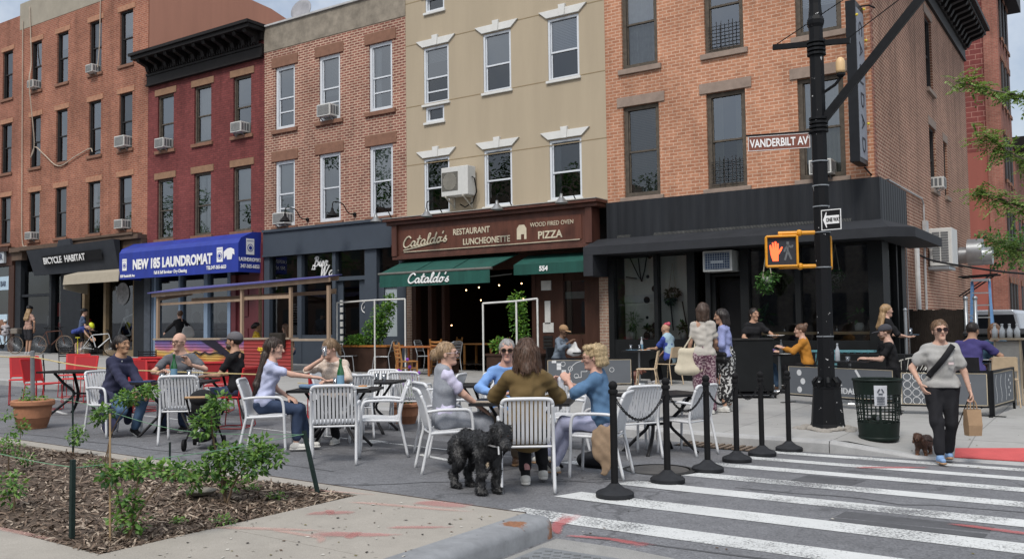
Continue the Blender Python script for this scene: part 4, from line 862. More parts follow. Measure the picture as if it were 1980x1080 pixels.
# ------------------------------------------------------------------ building 6: big red building beyond the yard
B6=thing('brick_building','tall maroon block and brick apartment building behind the yard at the right edge','building',(-8,46,0))
mb=MB();mb.box(-22,46.0,0,-4.305,50.5,17.5);mb.build('building_core',M('far_red_stucco',(.27,.085,.065),.9,var=.2,scale=1,streak=True),B6)
mb=MB();mb.add([(-22,45.99,9.2),(-4.9,45.99,9.2),(-4.9,45.99,17.6),(-22,45.99,17.6)],[(0,1,2,3)]);mb.build('block_wall',BK6,B6)
mb=MB();mb.box(-4.9,45.9,0,-4.30,46.2,17.6);mb.box(-4.32,46.2,0,-4.29,50.6,17.6);mb.build('front_brick',BK6B,B6)
mb=MB();mb.box(-22,50.62,0,-4.25,78,9.9);mb.build('rear_wing',BK6B,B6);mb=MB();mb.box(-22,50.6,9.902,-3.7,78,10.5);mb.build('rear_cornice',BLACKC,B6)
def side6(u,d,z):return (-4.245-d,u,z)
for fz in (1.2,4.5,7.9,11.3,14.4):
 for y,w6 in ((46.5,.55),(47.8,.55),(49.1,.55),(51.6,.9),(53.6,.9),(55.6,.9),(58,.9)):
  if y> 51 and fz> 7:continue
  mb=MB();bx(mb,side6,y,-.02,fz,y+w6,.04,fz+2.0);w_=mb.build('window',DARKF,B6)
  mb=MB();bx(mb,side6,y-.1,-.06,fz+2.01,y+w6+.1,-.021,fz+2.3);bx(mb,side6,y-.08,-.09,fz-.16,y+w6+.08,-.021,fz-.01);mb.build('stone_trim',BROWN,w_)
mb=MB();mb.box(-4.29,45.85,16.6,-3.7,50.6,17.4);mb.build('cornice',BLACKC,B6)
OPP=M('opposite_brick',(.22,.12,.09),.9,var=.3,scale=.6);OPPG=M('opposite_glass',(.05,.06,.07),.1)
for k,(a,b,h_,c) in enumerate(((-64,-46,10.5,(.20,.13,.10)),(-46,-33,12,(.26,.20,.15)),(-33,-20,9.5,(.16,.08,.06)),(-20,-6,11,(.22,.2,.18)))):
 o=thing('opposite_building',['low brick row house','buff brick row house','dark red brick row house','grey stone row house'][k]+' across the avenue, mirrored in the shop windows','building',((a+b)/2,-16,0))
 mb=MB();mb.box(a,-28,-.5,b-.1,-16,h_+slx(a));mb.build('wall',M('opposite_wall_%s' % 'abcd'[k],c,.9,var=.25,scale=.7),o)
 for fz in (1.4,4.6,7.4):
  x=a+.8
  while x< b-1.5:
   mb=MB();mb.box(x,-16,fz,x+1.1,-15.96,fz+1.9);mb.build('window',OPPG,o);x+= 2.1
# ================================================================== STREET FURNITURE AND THINGS ON THE WALLS
POLEB=M('pole_black',(.008,.0085,.010),.45,.0,var=.35,scale=7)
m,t,b=_nodes('pole_chipped');MATS['pole_chipped']=m;p=_pos(t)
c=_mix(t,(.007,.0075,.009),(.5,.5,.5),_ramp(t,_noise(t,p,13,3,.5),[(.685,0.),(.70,1.)]));t.links.new(c,b.inputs['Base Color']);b.inputs['Roughness'].default_value=.5;b.inputs['Specular IOR Level'].default_value=.15;POLEC=m
STEEL=M('galvanised',(.30,.32,.34),.4,.6,var=.2);ALU=M('brushed_aluminium',(.46,.48,.50),.32,.7,var=.1)
YEL=M('signal_yellow',(.62,.27,.012),.45,var=.12,scale=8)
ACW=M('ac_white',(.55,.55,.53),.5,var=.08,scale=9);ACG=M('ac_grille',(.13,.135,.14),.6,var=.1)
BLACKR=M('black_rubber',(.009,.009,.010),.7,var=.2,scale=10)
# ---- lamp post
px_,py_=-3.56,13.25;pz=gnd(px_,py_)
LP=thing('lamp_post','tall chipped black lamp post at the corner kerb carrying signs and walk signals','lamp post',(px_,py_,pz))
mb=MB();mb.lathe([(.25,.03),(.235,.08),(.20,.48),(.195,.56),(.20,.585),(.15,.60)],(px_,py_,pz),8);mb.build('base',POLEC,LP)
mb=MB()
for i in range(8):
 a=math.pi*i/4+.39;mb.tube([(px_+.155*math.cos(a),py_+.155*math.sin(a),pz+.59),(px_+.18*math.cos(a),py_+.18*math.sin(a),pz+.66),(px_+.13*math.cos(a),py_+.13*math.sin(a),pz+.72)],.03,6)
mb.build('base_collar',POLEC,LP)
mb=MB();mb.lathe([(.122,.60),(.118,.9),(.112,2.5),(.104,4.8),(.10,5.75),(.12,5.8),(.125,5.86),(.10,5.92),(.085,6.1),(.085,7.2)],(px_,py_,pz),8);mb.build('pole',POLEC,LP)
mb=MB()
for z in (2.33,2.83,1.35,3.2,3.5,3.85):mb.lathe([(.121,z-.008),(.121,z+.008)],(px_,py_,0),10,False)
mb.build('band',STEEL,LP)
for z in (5.5,4.38):
 mb=MB()
 for dz in (-.09,-.03,.03,.09):mb.lathe([(.11,dz-.02),(.135,dz-.016),(.135,dz+.016),(.11,dz+.02)],(px_,py_,z),12)
 mb.build('clamp',POLEB,LP)
mb=MB();mb.beam((px_-.62,py_-.03,5.62),(px_+.47,py_+.02,5.53),.055,.075);mb.build('crossarm',POLEB,LP)
mb=MB();mb.beam((px_+.05,py_,4.42),(px_+1.9,py_+.05,6.5),.075,.11);mb.build('mast_arm',POLEB,LP)
mb=MB();mb.tube([(px_-.56,py_-.03,5.66),(px_+.38,py_,6.12),(px_+.9,py_,6.38)],.008,5);mb.tube([(px_+.44,py_,5.56),(px_+1.15,py_,5.98),(px_+1.8,py_,6.4)],.008,5);mb.build('guy_wire',POLEB,LP)
mb=MB();mb.tube([(px_+.08,py_,4.84),(px_+.25,py_,4.93),(px_+.33,py_,5.02)],.022,6);mb.lathe([(.03,0),(.065,.03),(.065,.06)],(px_+.33,py_,5.02),10);mb.build('sensor_bracket',POLEB,LP)
mb=MB();mb.lathe([(.06,0),(.066,.04),(.066,.15),(.05,.2),(.02,.225)],(px_+.33,py_,5.085),14);mb.build('amber_light',M('amber_dome',(.62,.42,.22),.5,var=.1),LP,smooth=True)
def panel_frame(c,n,upv=(0,0,1)):
 n=Vector(n).normalized();x=Vector(upv).cross(n).normalized();return Vector(c),x,n.cross(x)
SN=thing('street_sign','brown street name sign with white letters clamped to the black pole','street sign',(px_,py_,pz))
c,x,y=panel_frame((px_-.53,py_-.17,4.17),(.32,-1,0));n=x.cross(y)
mb=MB();mb.obox(c,x,y,n,.435,.112,.004);mb.build('sign_plate',M('sign_brown',(.17,.055,.035),.5,var=.05),SN)
mb=MB()
for s in (1,-1):mb.obox(c+y*s*.104+n*.006,x,y,n,.43,.0035,.001);mb.obox(c+x*s*.428+n*.006,x,y,n,.0035,.107,.001)
mb.build('sign_border',WHL,SN)
mb=MB();mb.obox(c+y*.125,x,y,n,.46,.012,.012);mb.beam(c+x*.42+y*.1,(px_-.08,py_-.05,4.26),.03);mb.build('bracket',POLEB,SN)
text_mesh('VANDERBILT AV',.165,'lettering',WHL,SN,(c-x*.405-y*.055+n*.008-Vector(WLOC[SN.name]),x,y),.004,0,.665,'LEFT',.004)
text_mesh('E',.07,'lettering',WHL,SN,(c+x*.40+y*.03+n*.008-Vector(WLOC[SN.name]),x,y),.004,0,.6)
OW=thing('traffic_sign','black and white one way arrow sign on the black pole','traffic sign',(px_,py_,pz))
c,x,y=panel_frame((px_+.17,py_-.135,2.99),(-.12,-1,0));n=x.cross(y)
mb=MB().mat(0);mb.obox(c,x,y,n,.142,.145,.003);mb.mat(1);mb.obox(c+n*.004,x,y,n,.130,.133,.001)
mb.mat(0);arrow=[(-.115,0),(-.07,.11),(-.06,.11),(-.068,.058),(.115,.058),(.115,-.058),(-.068,-.058),(-.06,-.11),(-.07,-.11)]
mb.prism([c+x*a+y*b_+n*.0055 for a,b_ in arrow],n*.001);mb.build('sign_plate',[WHL,M('sign_black',(.012,.012,.013),.5)],OW)
text_mesh('ONE WAY',.078,'lettering',MATS['sign_black'],OW,(c-x*.072-y*.028+n*.009-Vector(WLOC[OW.name]),x,y),.002,0,.56,'LEFT',.003)
# ---- walk signals
def walk_signal(c,nrm,label,lit):
 o=thing('walk_signal',label,'walk signal',c);c,x,y=panel_frame(c,nrm);n=x.cross(y)
 mb=MB();
 for a,b_,hx,hy in ((0,.213,.215,.016),(0,-.213,.215,.016),(-.213,0,.016,.215),(.213,0,.016,.215)):mb.obox(c+x*a+y*b_,x,y,n,hx,hy,.085)
 mb.obox(c-n*.06,x,y,n,.2,.2,.03);mb.build('housing',YEL,o,bevel=.012)
 mb=MB();mb.obox(c+n*.03,x,y,n,.2,.2,.004);fc=mb.build('signal_face',M('signal_face',(.035,.037,.045),.35,var=.1),o)
 if lit:
  hand=[(-.035,-.14),(.04,-.14),(.045,-.05),(.085,.01),(.105,.055),(.088,.066),(.06,.025),(.048,.012),(.05,.11),(.03,.115),(.024,.035),(.018,.14),(-.004,.142),(-.008,.035),(-.02,.13),(-.041,.127),(-.038,.03),(-.058,.095),(-.077,.088),(-.066,-.03),(-.055,-.08)]
  cc=c-x*.09+y*.0+n*.036;mb=MB();mb.prism([cc+x*a+y*b_ for a,b_ in hand],n*.003)
  mb.build('hand_symbol',M('signal_orange',(1.0,.10,.03),.5,var=0,emit=1.6),o)
  wm=MB();cc=c+x*.085+n*.036;G_=M('walker_unlit',(.11,.12,.13),.5)
  wm.obox(cc+y*.115,x,y,n,.018,.02,.002)
  for a,b_ in (((0,.09),(-.005,0)),((-.005,0),(-.045,-.13)),((0,0),(.045,-.12)),((0,.085),(.05,.05)),((.05,.05),(.07,.085)),((0,.08),(-.04,.03)),((-.04,.03),(-.05,-.01))):
   wm.beam(cc+x*a[0]+y*a[1],cc+x*b_[0]+y*b_[1],.026,.004,n)
  wm.build('walker_symbol',G_,o)
 mb=MB()
 for s in (1,-1):mb.beam(c+y*s*.25-n*.02,c+y*s*.2-n*.02,.05);
 mb.build('mounting',YEL,o);return o
S1=walk_signal((px_-.50,py_-.28,2.57),(.38,-1,.0),'yellow walk signal with a lit orange hand left of the black pole',True)
S2=walk_signal((px_-.02,py_+.26,2.55),(1,.25,0),'yellow walk signal seen edge on behind the black pole',False)
mb=MB()
for z in (2.35,2.83):mb.tube([(px_-.55,py_-.26,z),(px_-.3,py_-.16,z),(px_,py_-.02,z)],.03,8);mb.sphere((px_-.28,py_-.15,z),.05,n=8,m=5)
mb.build('signal_arm',YEL,LP)
mb=MB();rb=random.Random(3)
for i in range(26):
 a=2*math.pi*i/26;r_=rb.uniform(.2,.42);mb.sphere((px_+r_*math.cos(a),py_+r_*math.sin(a)*.9,pz-.01+(.42-r_)*.12),rb.uniform(.06,.11),rb.uniform(.06,.11),rb.uniform(.025,.05),7,5)
mb.build('footing',M('rough_mortar',(.27,.25,.225),.95,var=.3,scale=18,bump=.8,bscale=30),LP,smooth=True)
# ---- litter basket
def litter_basket(x,y):
 z=gnd(x,y);o=thing('litter_basket','dark green mesh litter basket with a white notice at the kerb corner','litter basket',(x,y,z))
 GRN=M('basket_green',(.010,.017,.014),.5,var=.3,scale=9);h=.78
 def rr(t_):return .235+.06*t_
 mb=MB()
 for i in range(30):
  a=2*math.pi*i/30;wd=.011 if i % 4 else .03
  mb.beam((x+rr(0)*math.cos(a),y+rr(0)*math.sin(a),z+.01),(x+rr(1)*math.cos(a),y+rr(1)*math.sin(a),z+h),wd,.006,(math.cos(a),math.sin(a),0))
 for i in range(10):
  t_=.03+i*.1;mb.lathe([(rr(t_)-.004,h*t_-.007),(rr(t_)+.006,h*t_-.007),(rr(t_)+.006,h*t_+.007),(rr(t_)-.004,h*t_+.007)],(x,y,z),24,False)
 mb.build('mesh_body',GRN,o)
 mb=MB();n=28;mb.tube([(x+.30*math.cos(2*math.pi*i/n),y+.30*math.sin(2*math.pi*i/n),z+h) for i in range(n+1)],.018,6,False);mb.lathe([(.24,0),(.255,.05),(.23,.05)],(x,y,z),24);mb.lathe([(rr(.75)+.008,h*.76),(rr(1)+.008,h*.97)],(x,y,z),28,False);mb.lathe([(rr(.0)+.008,h*.03),(rr(.3)+.008,h*.30)],(x,y,z),28,False);mb.build('rim',GRN,o,smooth=True)
 a0=math.atan2(-y,-x)+.12;mb=MB();vs=[]
 for i in range(5):
  a=a0-.26+.13*i;vs+= [(x+(rr(.55)+.02)*math.cos(a),y+(rr(.55)+.02)*math.sin(a),z+.46),(x+(rr(.9)+.02)*math.cos(a),y+(rr(.9)+.02)*math.sin(a),z+.72)]
 mb.add(vs,[(2*i,2*i+2,2*i+3,2*i+1) for i in range(4)]);nt_=mb.build('notice',M('notice_pale',(.52,.54,.58),.5),o)
 mb=MB();cc=Vector((x+(rr(.8)+.026)*math.cos(a0),y+(rr(.8)+.026)*math.sin(a0),z+.64));xa=Vector((-math.sin(a0),math.cos(a0),0));ya=Vector((0,0,1));na=Vector((math.cos(a0),math.sin(a0),0))
 for i in range(3):a=2.09*i+.5;mb.obox(cc+xa*.028*math.cos(a)+ya*.028*math.sin(a),xa*math.cos(a+1.57)+ya*math.sin(a+1.57),xa*math.cos(a)+ya*math.sin(a),na,.026,.008,.001)
 for i in range(5):mb.obox(cc-ya*(.07+.022*i)-na*.006,xa,ya,na,.05-.006*(i % 2),.005,.001)
 mb.build('notice_print',M('print_dark',(.06,.07,.09),.6),nt_)
 mb=MB();rb=random.Random(12)
 for i in range(16):mb.mat(i % 3);mb.sphere((x+rb.uniform(-.13,.13),y+rb.uniform(-.13,.13),z+rb.uniform(.05,.36)),rb.uniform(.04,.09),rb.uniform(.04,.09),rb.uniform(.03,.07),6,4)
 mb.build('rubbish',[M('rubbish_white',(.35,.35,.35),.6),M('rubbish_dark',(.03,.035,.03),.6),M('rubbish_grey',(.15,.16,.16),.6)],o)
litter_basket(-2.74,12.62)
# ---- stanchions with chains
ST=[(-3.88,7.38),(-3.85,8.45),(-3.83,9.45),(-3.87,10.45),(-3.82,11.2),(-3.70,11.9)]
def stanchion_proto():
 o=thing('stanchion','','stanchion')
 mb=MB();mb.lathe([(.165,0),(.172,.012),(.172,.045),(.155,.06),(.09,.085),(.055,.115),(.04,.13)],n=26);mb.build('base',M('stanchion_base',(.022,.023,.026),.55,var=.25,scale=14),o,auto=35)
 mb=MB();mb.lathe([(.033,.12),(.033,.955)],n=16);mb.build('post',BLACKR,o,auto=40)
 mb=MB();mb.lathe([(.042,.93),(.045,.95),(.042,.965),(.03,.97),(.036,.985),(.042,1.0),(.038,1.02),(.024,1.038),(.006,1.045)],n=16);mb.build('cap',BLACKR,o,auto=40)
 return o
sp_=stanchion_proto()
sl_lab=['black post stanchion nearest the grey painted kerb, first of the row on the crosswalk','black post stanchion second in the row from the painted kerb','black post stanchion third in the row from the painted kerb','black post stanchion fourth in the row, in front of the women standing','black post stanchion fifth in the row, before the podium','black post stanchion last in the row, nearest the lamp post']
sobj=[place(sp_,i> 0,(x,y,road_z(x,y)),0,sl_lab[i],'black stanchions along the crosswalk') for i,(x,y) in enumerate(ST)]
CH=M('chain_black',(.012,.012,.013),.4,.3)
cl=['black chain sagging between the first and second stanchion','black chain sagging between the second and third stanchion','black chain hanging between the third and fourth stanchion','black chain hanging between the fourth and fifth stanchion','black chain hanging between the fifth and sixth stanchion']
for i in range(5):
 a=Vector((*ST[i],road_z(*ST[i])+.92));b_=Vector((*ST[i+1],road_z(*ST[i+1])+.92));L_=(b_-a).length;sag=.26-.02*i;n=int(L_*1.2/.034);mb=MB()
 P=[a+(b_-a)*(k/n)-Vector((0,0,4*sag*(k/n)*(1-k/n))) for k in range(n+1)]
 for k in range(n):
  d=(P[k+1]-P[k]);c=(P[k+1]+P[k])/2;tt=d.normalized();s_=tt.cross(Vector((0,0,1))).normalized();u_=s_.cross(tt);q=s_ if k % 2 else u_;L2=d.length*.78
  ring=[c+tt*L2*math.cos(a_)+q*.0125*math.sin(a_) for a_ in [2*math.pi*j/8 for j in range(9)]];mb.tube(ring,.0042,5,False)
 o=mb.build('chain',CH);tag(o,cl[i],'chain','chains between the stanchions')
# ---- window air conditioners
def ac_proto():
 o=thing('air_conditioner','','air conditioner')
 mb=MB();mb.box(-.27,-.36,0,.27,.12,.36);mb.build('casing',ACW,o,bevel=.012)
 mb=MB().mat(0);mb.box(-.235,-.368,.04,.235,-.361,.325);mb.mat(1)
 for i in range(9):mb.box(-.23,-.376,.05+i*.03,.23,-.369,.062+i*.03)
 mb.build('front_grille',[ACG,M('ac_slat',(.34,.34,.33),.6)],o)
 mb=MB()
 for s in (-1,1):
  for k in range(3):mb.box(s*.271,-.3+k*.12,.06,s*.276,-.22+k*.12,.31)
 mb.build('side_vent',ACG,o)
 mb=MB();mb.beam((-.2,.1,-.22),(-.2,-.28,-.012),.025);mb.beam((.2,.1,-.22),(.2,-.28,-.012),.025);mb.build('bracket',STEEL,o)
 return o
acp=ac_proto()
ACS=[(-37.68,11.80,1.0,'in the leftmost top window of the orange red building'),(-33.36,11.72,1.0,'in the third top window of the orange red building'),(-31.3,8.52,1.35,'large, under the middle row right window of the orange red building'),(-31.32,5.42,1.1,'in the lowest right window of the orange red building'),(-37.7,5.42,1.0,'in the lowest left window above the bicycle shop'),(-28.83,8.18,1.15,'in the upper left window of the maroon building'),(-24.62,8.2,1.15,'in the upper right window of the maroon building'),(-20.48,8.16,1.25,'in the upper middle window of the pale mortar building'),(-22.52,4.94,1.2,'in the lower left window above the slate bar front'),(-5.38,4.76,1.05,'in the corner building window behind the street pole')]
for i,(x,z,s,lb) in enumerate(ACS):
 o=place(acp,i> 0,(x,YF+.04,z),0,'white air conditioner '+lb,'window air conditioners');o.scale=(s*.84,.9,s*.84)
o=copy_tree(acp);o.location=(-4.36,27.7,5.24);o.rotation_euler=(0,0,R(90));o['label']='white window air conditioner on the side wall of the corner building'
CD=thing('air_conditioner','black and white grilled air conditioner over the cafe door','air conditioner',(-7.7,YF-.1,2.76))
mb=MB();mb.box(-8.06,YF-.42,2.74,-7.36,YF+.1,3.22);mb.build('casing',M('ac_dirty_white',(.42,.43,.42),.6,var=.15),CD,bevel=.01)
mb=MB().mat(0);mb.box(-8.01,YF-.428,2.79,-7.41,YF-.421,3.17);mb.mat(1)
for i in range(11):mb.box(-8.0+i*.058,YF-.433,2.8,-7.992+i*.058,YF-.4285,3.16)
for i in range(7):mb.box(-8.0,YF-.437,2.81+i*.056,-7.42,YF-.4335,2.817+i*.056)
mb.box(-7.86,YF-.445,2.93,-7.56,YF-.438,2.99);mb.build('grille',[M('grille_blue',(.02,.045,.10),.5),M('grille_line',(.34,.38,.42),.5)],CD)
def condenser(x,y,z,rz,label):
 o=thing('condenser_unit',label,'air conditioner',(x,y,z),rz,None)
 mb=MB();mb.box(-.46,-.2,0,.46,.17,.8);mb.build('casing',ACW,o,bevel=.015,world=False)
 mb=MB().mat(0);mb.box(-.43,-.21,.14,.12,-.201,.66);mb.mat(1)
 for i in range(12):r0=.235;xx=-.155;a=math.asin(min(1,abs(-.22+i*.04)/.24));hh=.24*math.cos(a);mb.box(xx-.22+i*.04,-.222,.4-hh,xx-.21+i*.04,-.211,.4+hh)
 mb.build('fan_grille',[M('fan_recess',(.11,.105,.09),.6),M('fan_bar',(.40,.38,.33),.5)],o,world=False)
 mb=MB()
 for xx in (-.3,.3):mb.beam((xx,.2,-.02),(xx,-.22,-.02),.04);mb.beam((xx,.2,-.3),(xx,-.2,-.03),.03);mb.beam((xx,.2,-.32),(xx,.2,.3),.04)
 mb.build('bracket',M('bracket_cream',(.42,.40,.35),.6),o,world=False)
 mb=MB();mb.tube([(.47,-.02,.5),(.54,0,.45),(.54,.1,.1),(.4,.1,-.2),(.1,.15,-.3),(-.1,.2,-.2)],.018,6);mb.build('pipe',BLACKR,o,world=False)
 return o
condenser(-15.22,YF-.27,5.17,0,'large white condenser unit on brackets between the lower stucco windows')
CU=thing('condenser_unit','pale grey slatted condenser unit on the side wall of the corner building','air conditioner',(-4.3,26.4,3.25))
fx_=-3.72
mb=MB();mb.box(-4.28,26.3,3.0,fx_,27.25,4.0);mb.build('casing',ACW,CU,bevel=.015)
mb=MB().mat(0)
for k in range(2):
 for i in range(12):mb.box(-4.2+k*.21,26.288,3.10+i*.068,-4.02+k*.21,26.299,3.148+i*.068)
mb.build('slats',ACG,CU)
mb=MB();mb.box(-4.3,26.2,2.9,-3.8,27.3,2.98);mb.build('bracket',STEEL,CU)
DU=thing('exhaust_duct','galvanised round exhaust fan duct sticking out behind the corner building','duct',(-4.3,32,3.5))
mb=MB()
def xcyl(x0,x1,y,z,r):mb.tube([(x0,y,z),(x1,y,z)],r,20)
xcyl(-4.3,-4.05,31.8,3.6,.26);xcyl(-4.05,-3.62,31.8,3.68,.42);xcyl(-3.62,-3.36,31.8,3.55,.28);mb.build('drum',M('duct_zinc',(.36,.38,.40),.35,.75,var=.2,scale=4),DU,auto=30)
mb=MB()
for a in ((-4.3,31.4,2.9),(-4.3,32.2,2.9)):mb.beam(a,(a[0]+1.1,a[1],2.95),.05);mb.beam((a[0],a[1],2.3),(a[0]+.9,a[1],2.92),.04)
mb.build('bracket',POLEB,DU)
CP=thing('pipe_run','pale conduit and drain pipes fixed to the side brick wall','pipes',(-4.3,23,3))
mb=MB();mb.tube([(-4.22,24.2,.5),(-4.22,24.2,3.5),(-4.22,26.2,3.5)],.06,8);mb.build('drain_pipe',M('pvc_white',(.52,.53,.53),.4),CP)
mb=MB();mb.tube([(-4.28,21.4,4.7),(-4.28,25.5,4.72),(-4.28,25.7,4.6),(-4.28,25.7,3.9)],.022,6);mb.tube([(-4.28,23.2,.5),(-4.28,23.2,3.5)],.015,5);mb.tube([(-4.28,25.6,.5),(-4.28,25.6,3.9)],.03,6);mb.box(-4.3,25.55,3.72,-4.2,25.85,4.15);mb.build('conduit',M('conduit_grey',(.42,.42,.42),.5,.2),CP)
BS=thing('blade_sign','tall narrow black blade sign with white letters on the corner of the building','sign',(-4.5,YF,6))
mb=MB();mb.box(-4.62,YF-.82,4.85,-4.42,YF-.1,8.25);mb.build('sign_box',M('sign_box_black',(.014,.015,.018),.4,var=.2),BS,bevel=.01)
mb=MB();mb.box(-4.419,YF-.78,4.95,-4.412,YF-.14,8.1);fc=mb.build('sign_face',M('sign_face_slate',(.20,.22,.26),.5),BS)
l=WLOC[BS.name];text_mesh('CALIDAD',.40,'lettering',M('letters_dark',(.03,.03,.04)),BS,((-4.405-l[0],YF-.6-l[1],7.9-l[2]),(0,0,-1),(0,1,0)),.006,0,1.3,'LEFT',-.006,1.4)
mb=MB()
for z in (8.1,7.0,5.9):mb.beam((-4.5,YF-.1,z),(-4.5,YF,z),.05)
mb.tube([(-4.45,YF-.2,8.28),(-4.3,YF-.1,8.3),(-4.2,YF,8.25)],.02,5);mb.tube([(-4.5,YF-.1,4.84),(-4.4,YF-.06,4.7),(-4.3,YF+.3,4.55),(-4.26,YF+1.1,4.7)],.02,5);mb.build('bracket',POLEB,BS)
mb=MB()
for y,z in ((-.86,8.28),(-.2,8.2),(-.1,7.55),(-.86,7.9),(-.12,6.9),(-.12,5.75)):mb.sphere((-4.38,YF+y,z),.03,n=7,m=5)
mb.build('yellow_bulb',M('bulb_yellow',(.65,.5,.04),.4),BS)
def gooseneck(x,z,out,lab,zinc,dx=.0):
 o=thing('wall_lamp',lab,'lamp',(x,YF-.02,z),0,'gooseneck lamps above the shop fronts');mt=M('lamp_zinc',(.22,.225,.23),.4,.5,var=.2) if zinc else BLACKR
 P=smooth_poly([(0,0,0),(dx*.3,-out*.3,.03),(dx*.6,-out*.55,.28),(dx*.9,-out*.95,.30),(dx,-out,.1)],5);mb=MB();mb.tube(P,.016,6);mb.tube([(0,.02,0),(0,-.03,0)],.06,10);mb.build('arm',BLACKR,o,world=False)
 mb=MB();mb.lathe([(.035,.12),(.045,.04),(.075,.0),(.17,-.12),(.165,-.125),(.07,-.01),(.02,.0)],(dx,-out,0),16,False);mb.build('lamp_shade',mt,o,auto=40,world=False)
for x,lb in ((-21.45,'left'),(-19.4,'middle')):gooseneck(x,5.02,.85,'black gooseneck lamp above the slate blue fascia, the %s one' % lb,False,-.1)
for x,lb in ((-17.62,'leftmost, over the left end'),(-15.75,'second from left'),(-13.4,'third from left'),(-11.45,'rightmost')):gooseneck(x,4.70,.95,'grey gooseneck lamp on the restaurant cornice, '+lb,True,-.05)
SD=thing('satellite_dish','grey satellite dish on the parapet of the pale mortar building','satellite dish',(-22.3,YF+.6,11.6))
mb=MB();mb.tube([(-22.3,YF+.6,11.5),(-22.3,YF+.6,12.0)],.025,6);mb.build('mast',STEEL,SD)
mb=MB();cc=Vector((-22.3,YF+.5,12.12));nn=Vector((.25,-1,.35)).normalized();xx=Vector((0,0,1)).cross(nn).normalized();yy=nn.cross(xx);vs=[cc-nn*.06];fs=[]
for k,r_ in enumerate((.15,.28,.38)):
 for j in range(16):a=2*math.pi*j/16;vs.append(cc+xx*r_*math.cos(a)+yy*r_*1.1*math.sin(a)-nn*(.06-.06*(r_/.38)**2))
fs+= [(0,1+j,1+(j+1) % 16) for j in range(16)]+[(1+k*16+j,1+(k+1)*16+j,1+(k+1)*16+(j+1) % 16,1+k*16+(j+1) % 16) for k in range(2) for j in range(16)]
mb.add(vs,fs);d_=mb.build('dish',M('dish_grey',(.25,.25,.27),.6),SD,smooth=True);sm=d_.modifiers.new('s','SOLIDIFY');sm.thickness=.015
CB=M('cable_pale',(.42,.35,.28),.7)
for lab,P in (('pale cable hanging from the roof down the left edge of the orange red building',[(-38.75,YF-.05,14.9),(-38.7,YF-.05,12),(-38.62,YF-.06,8.4),(-38.55,YF-.05,5.5),(-38.1,YF-.1,5.15)]),('pale cable dropping from the roof past the top left window and looping to the next',[(-38.2,YF-.05,15.4),(-38.0,YF-.06,13),(-37.5,YF-.4,11.9),(-37.6,YF-.1,9.5),(-37.9,YF-.08,8.9),(-37.6,YF-.06,9.3),(-36.9,YF-.06,8.9),(-35.8,YF-.06,8.3),(-34.6,YF-.06,8.55),(-33.6,YF-.06,8.75),(-33.4,YF-.06,8.6)]),('pale cable dangling beside the third top window of the orange red building',[(-32.95,YF-.06,15.7),(-32.98,YF-.06,13),(-33.1,YF-.06,11.9)])):
 mb=MB();mb.tube(smooth_poly(P,6),.022,5);tag(mb.build('hanging_cable',CB),lab,'cable')
mb=MB();mb.tube(smooth_poly([(-4.25,24.3,3.2),(-3.6,24.5,2.95),(-1.5,25,2.6),(1.5,26,2.7)],6),.025,5);tag(mb.build('power_cable',POLEB),'black cable running from the side wall off to the right','cable')
# ---- wooden dining shed
PINE=M('raw_pine',(.33,.235,.165),.75,var=.22,scale=5,streak=True);WOODG=M('weathered_pine',(.30,.24,.185),.8,var=.2,scale=6)
SH=thing('dining_shed','open pine dining shed with a blue roof and painted corrugated front','shed',(-20.5,17,gnd(-20.5,17)))
x0,x1,yf,yb=-24.2,-16.95,16.75,17.95
def gz(x):return gnd(x,17)
for x,y in ((x0+.1,yf),(-20.3,yf),(-18.35,yf),(x1,yf),(-20.95,yb)):
 mb=MB();zt=2.66 if y== yf else 2.82;mb.box(x-.038,y-.038,gz(x)-.02,x+.038,y+.038,zt);mb.build('post',PINE,SH)
mb=MB();mb.beam((x0-.1,yf-.075,2.62),(x1+.12,yf-.075,2.80),.04,.11);mb.build('front_beam',PINE,SH)
mb=MB();mb.beam((x0,yb,2.80),(x1-.85,yb,2.93),.05,.12);mb.beam((x0+.1,yb,2.5),(x1-.95,yb,2.55),.05,.1);mb.build('back_beam',PINE,SH)
mb=MB();mb.beam((-20.3,yf+.06,2.42),(-18.35,yf+.06,2.42),.04,.09);mb.beam((x0+.1,yf+.08,2.35),(-20.3,yf+.08,2.38),.04,.07);mb.beam((x1,yf,2.5),(x1-.95,yb,2.6),.05,.1);mb.beam((x0+.1,yf,2.5),(x0+.1,yb,2.7),.05,.1);mb.build('rail',PINE,SH)
mb=MB();mb.add([(x0-.15,yf-.2,2.70),(x1+.15,yf-.2,2.885),(x1-.85,yb+.15,3.04),(x0-.9,yb+.15,2.90)],[(0,1,2,3)]);r_=mb.build('roof',M('roof_blue_sheet',(.085,.085,.26),.5,var=.12,scale=2),SH);r_.modifiers.new('s','SOLIDIFY').thickness=.03
mb=MB();mb.box(x0,yf-.10,1.26+.02,-18.3,yf+.22,1.33);mb.build('counter_ledge',WOODG,SH)
mb=MB();mb.box(-18.3,yf-.04,1.24,x1,yf+.04,1.30);mb.build('side_rail',WOODG,SH)
m,t,b=_nodes('mural_paint');p=_pos(t);sx_=t.nodes.new('ShaderNodeSeparateXYZ');t.links.new(p,sx_.inputs[0])
nz=_noise(t,p,1.6,2,.4);av=t.nodes.new('ShaderNodeMath');av.operation='MULTIPLY_ADD';t.links.new(nz,av.inputs[0]);av.inputs[1].default_value=.5;t.links.new(sx_.outputs[2],av.inputs[2])
rr_=t.nodes.new('ShaderNodeValToRGB');rr_.color_ramp.interpolation='LINEAR';e=rr_.color_ramp.elements
mr=t.nodes.new('ShaderNodeMapRange');mr.inputs[1].default_value=.95;mr.inputs[2].default_value=1.5;t.links.new(av.outputs[0],mr.inputs[0]);t.links.new(mr.outputs[0],rr_.inputs[0])
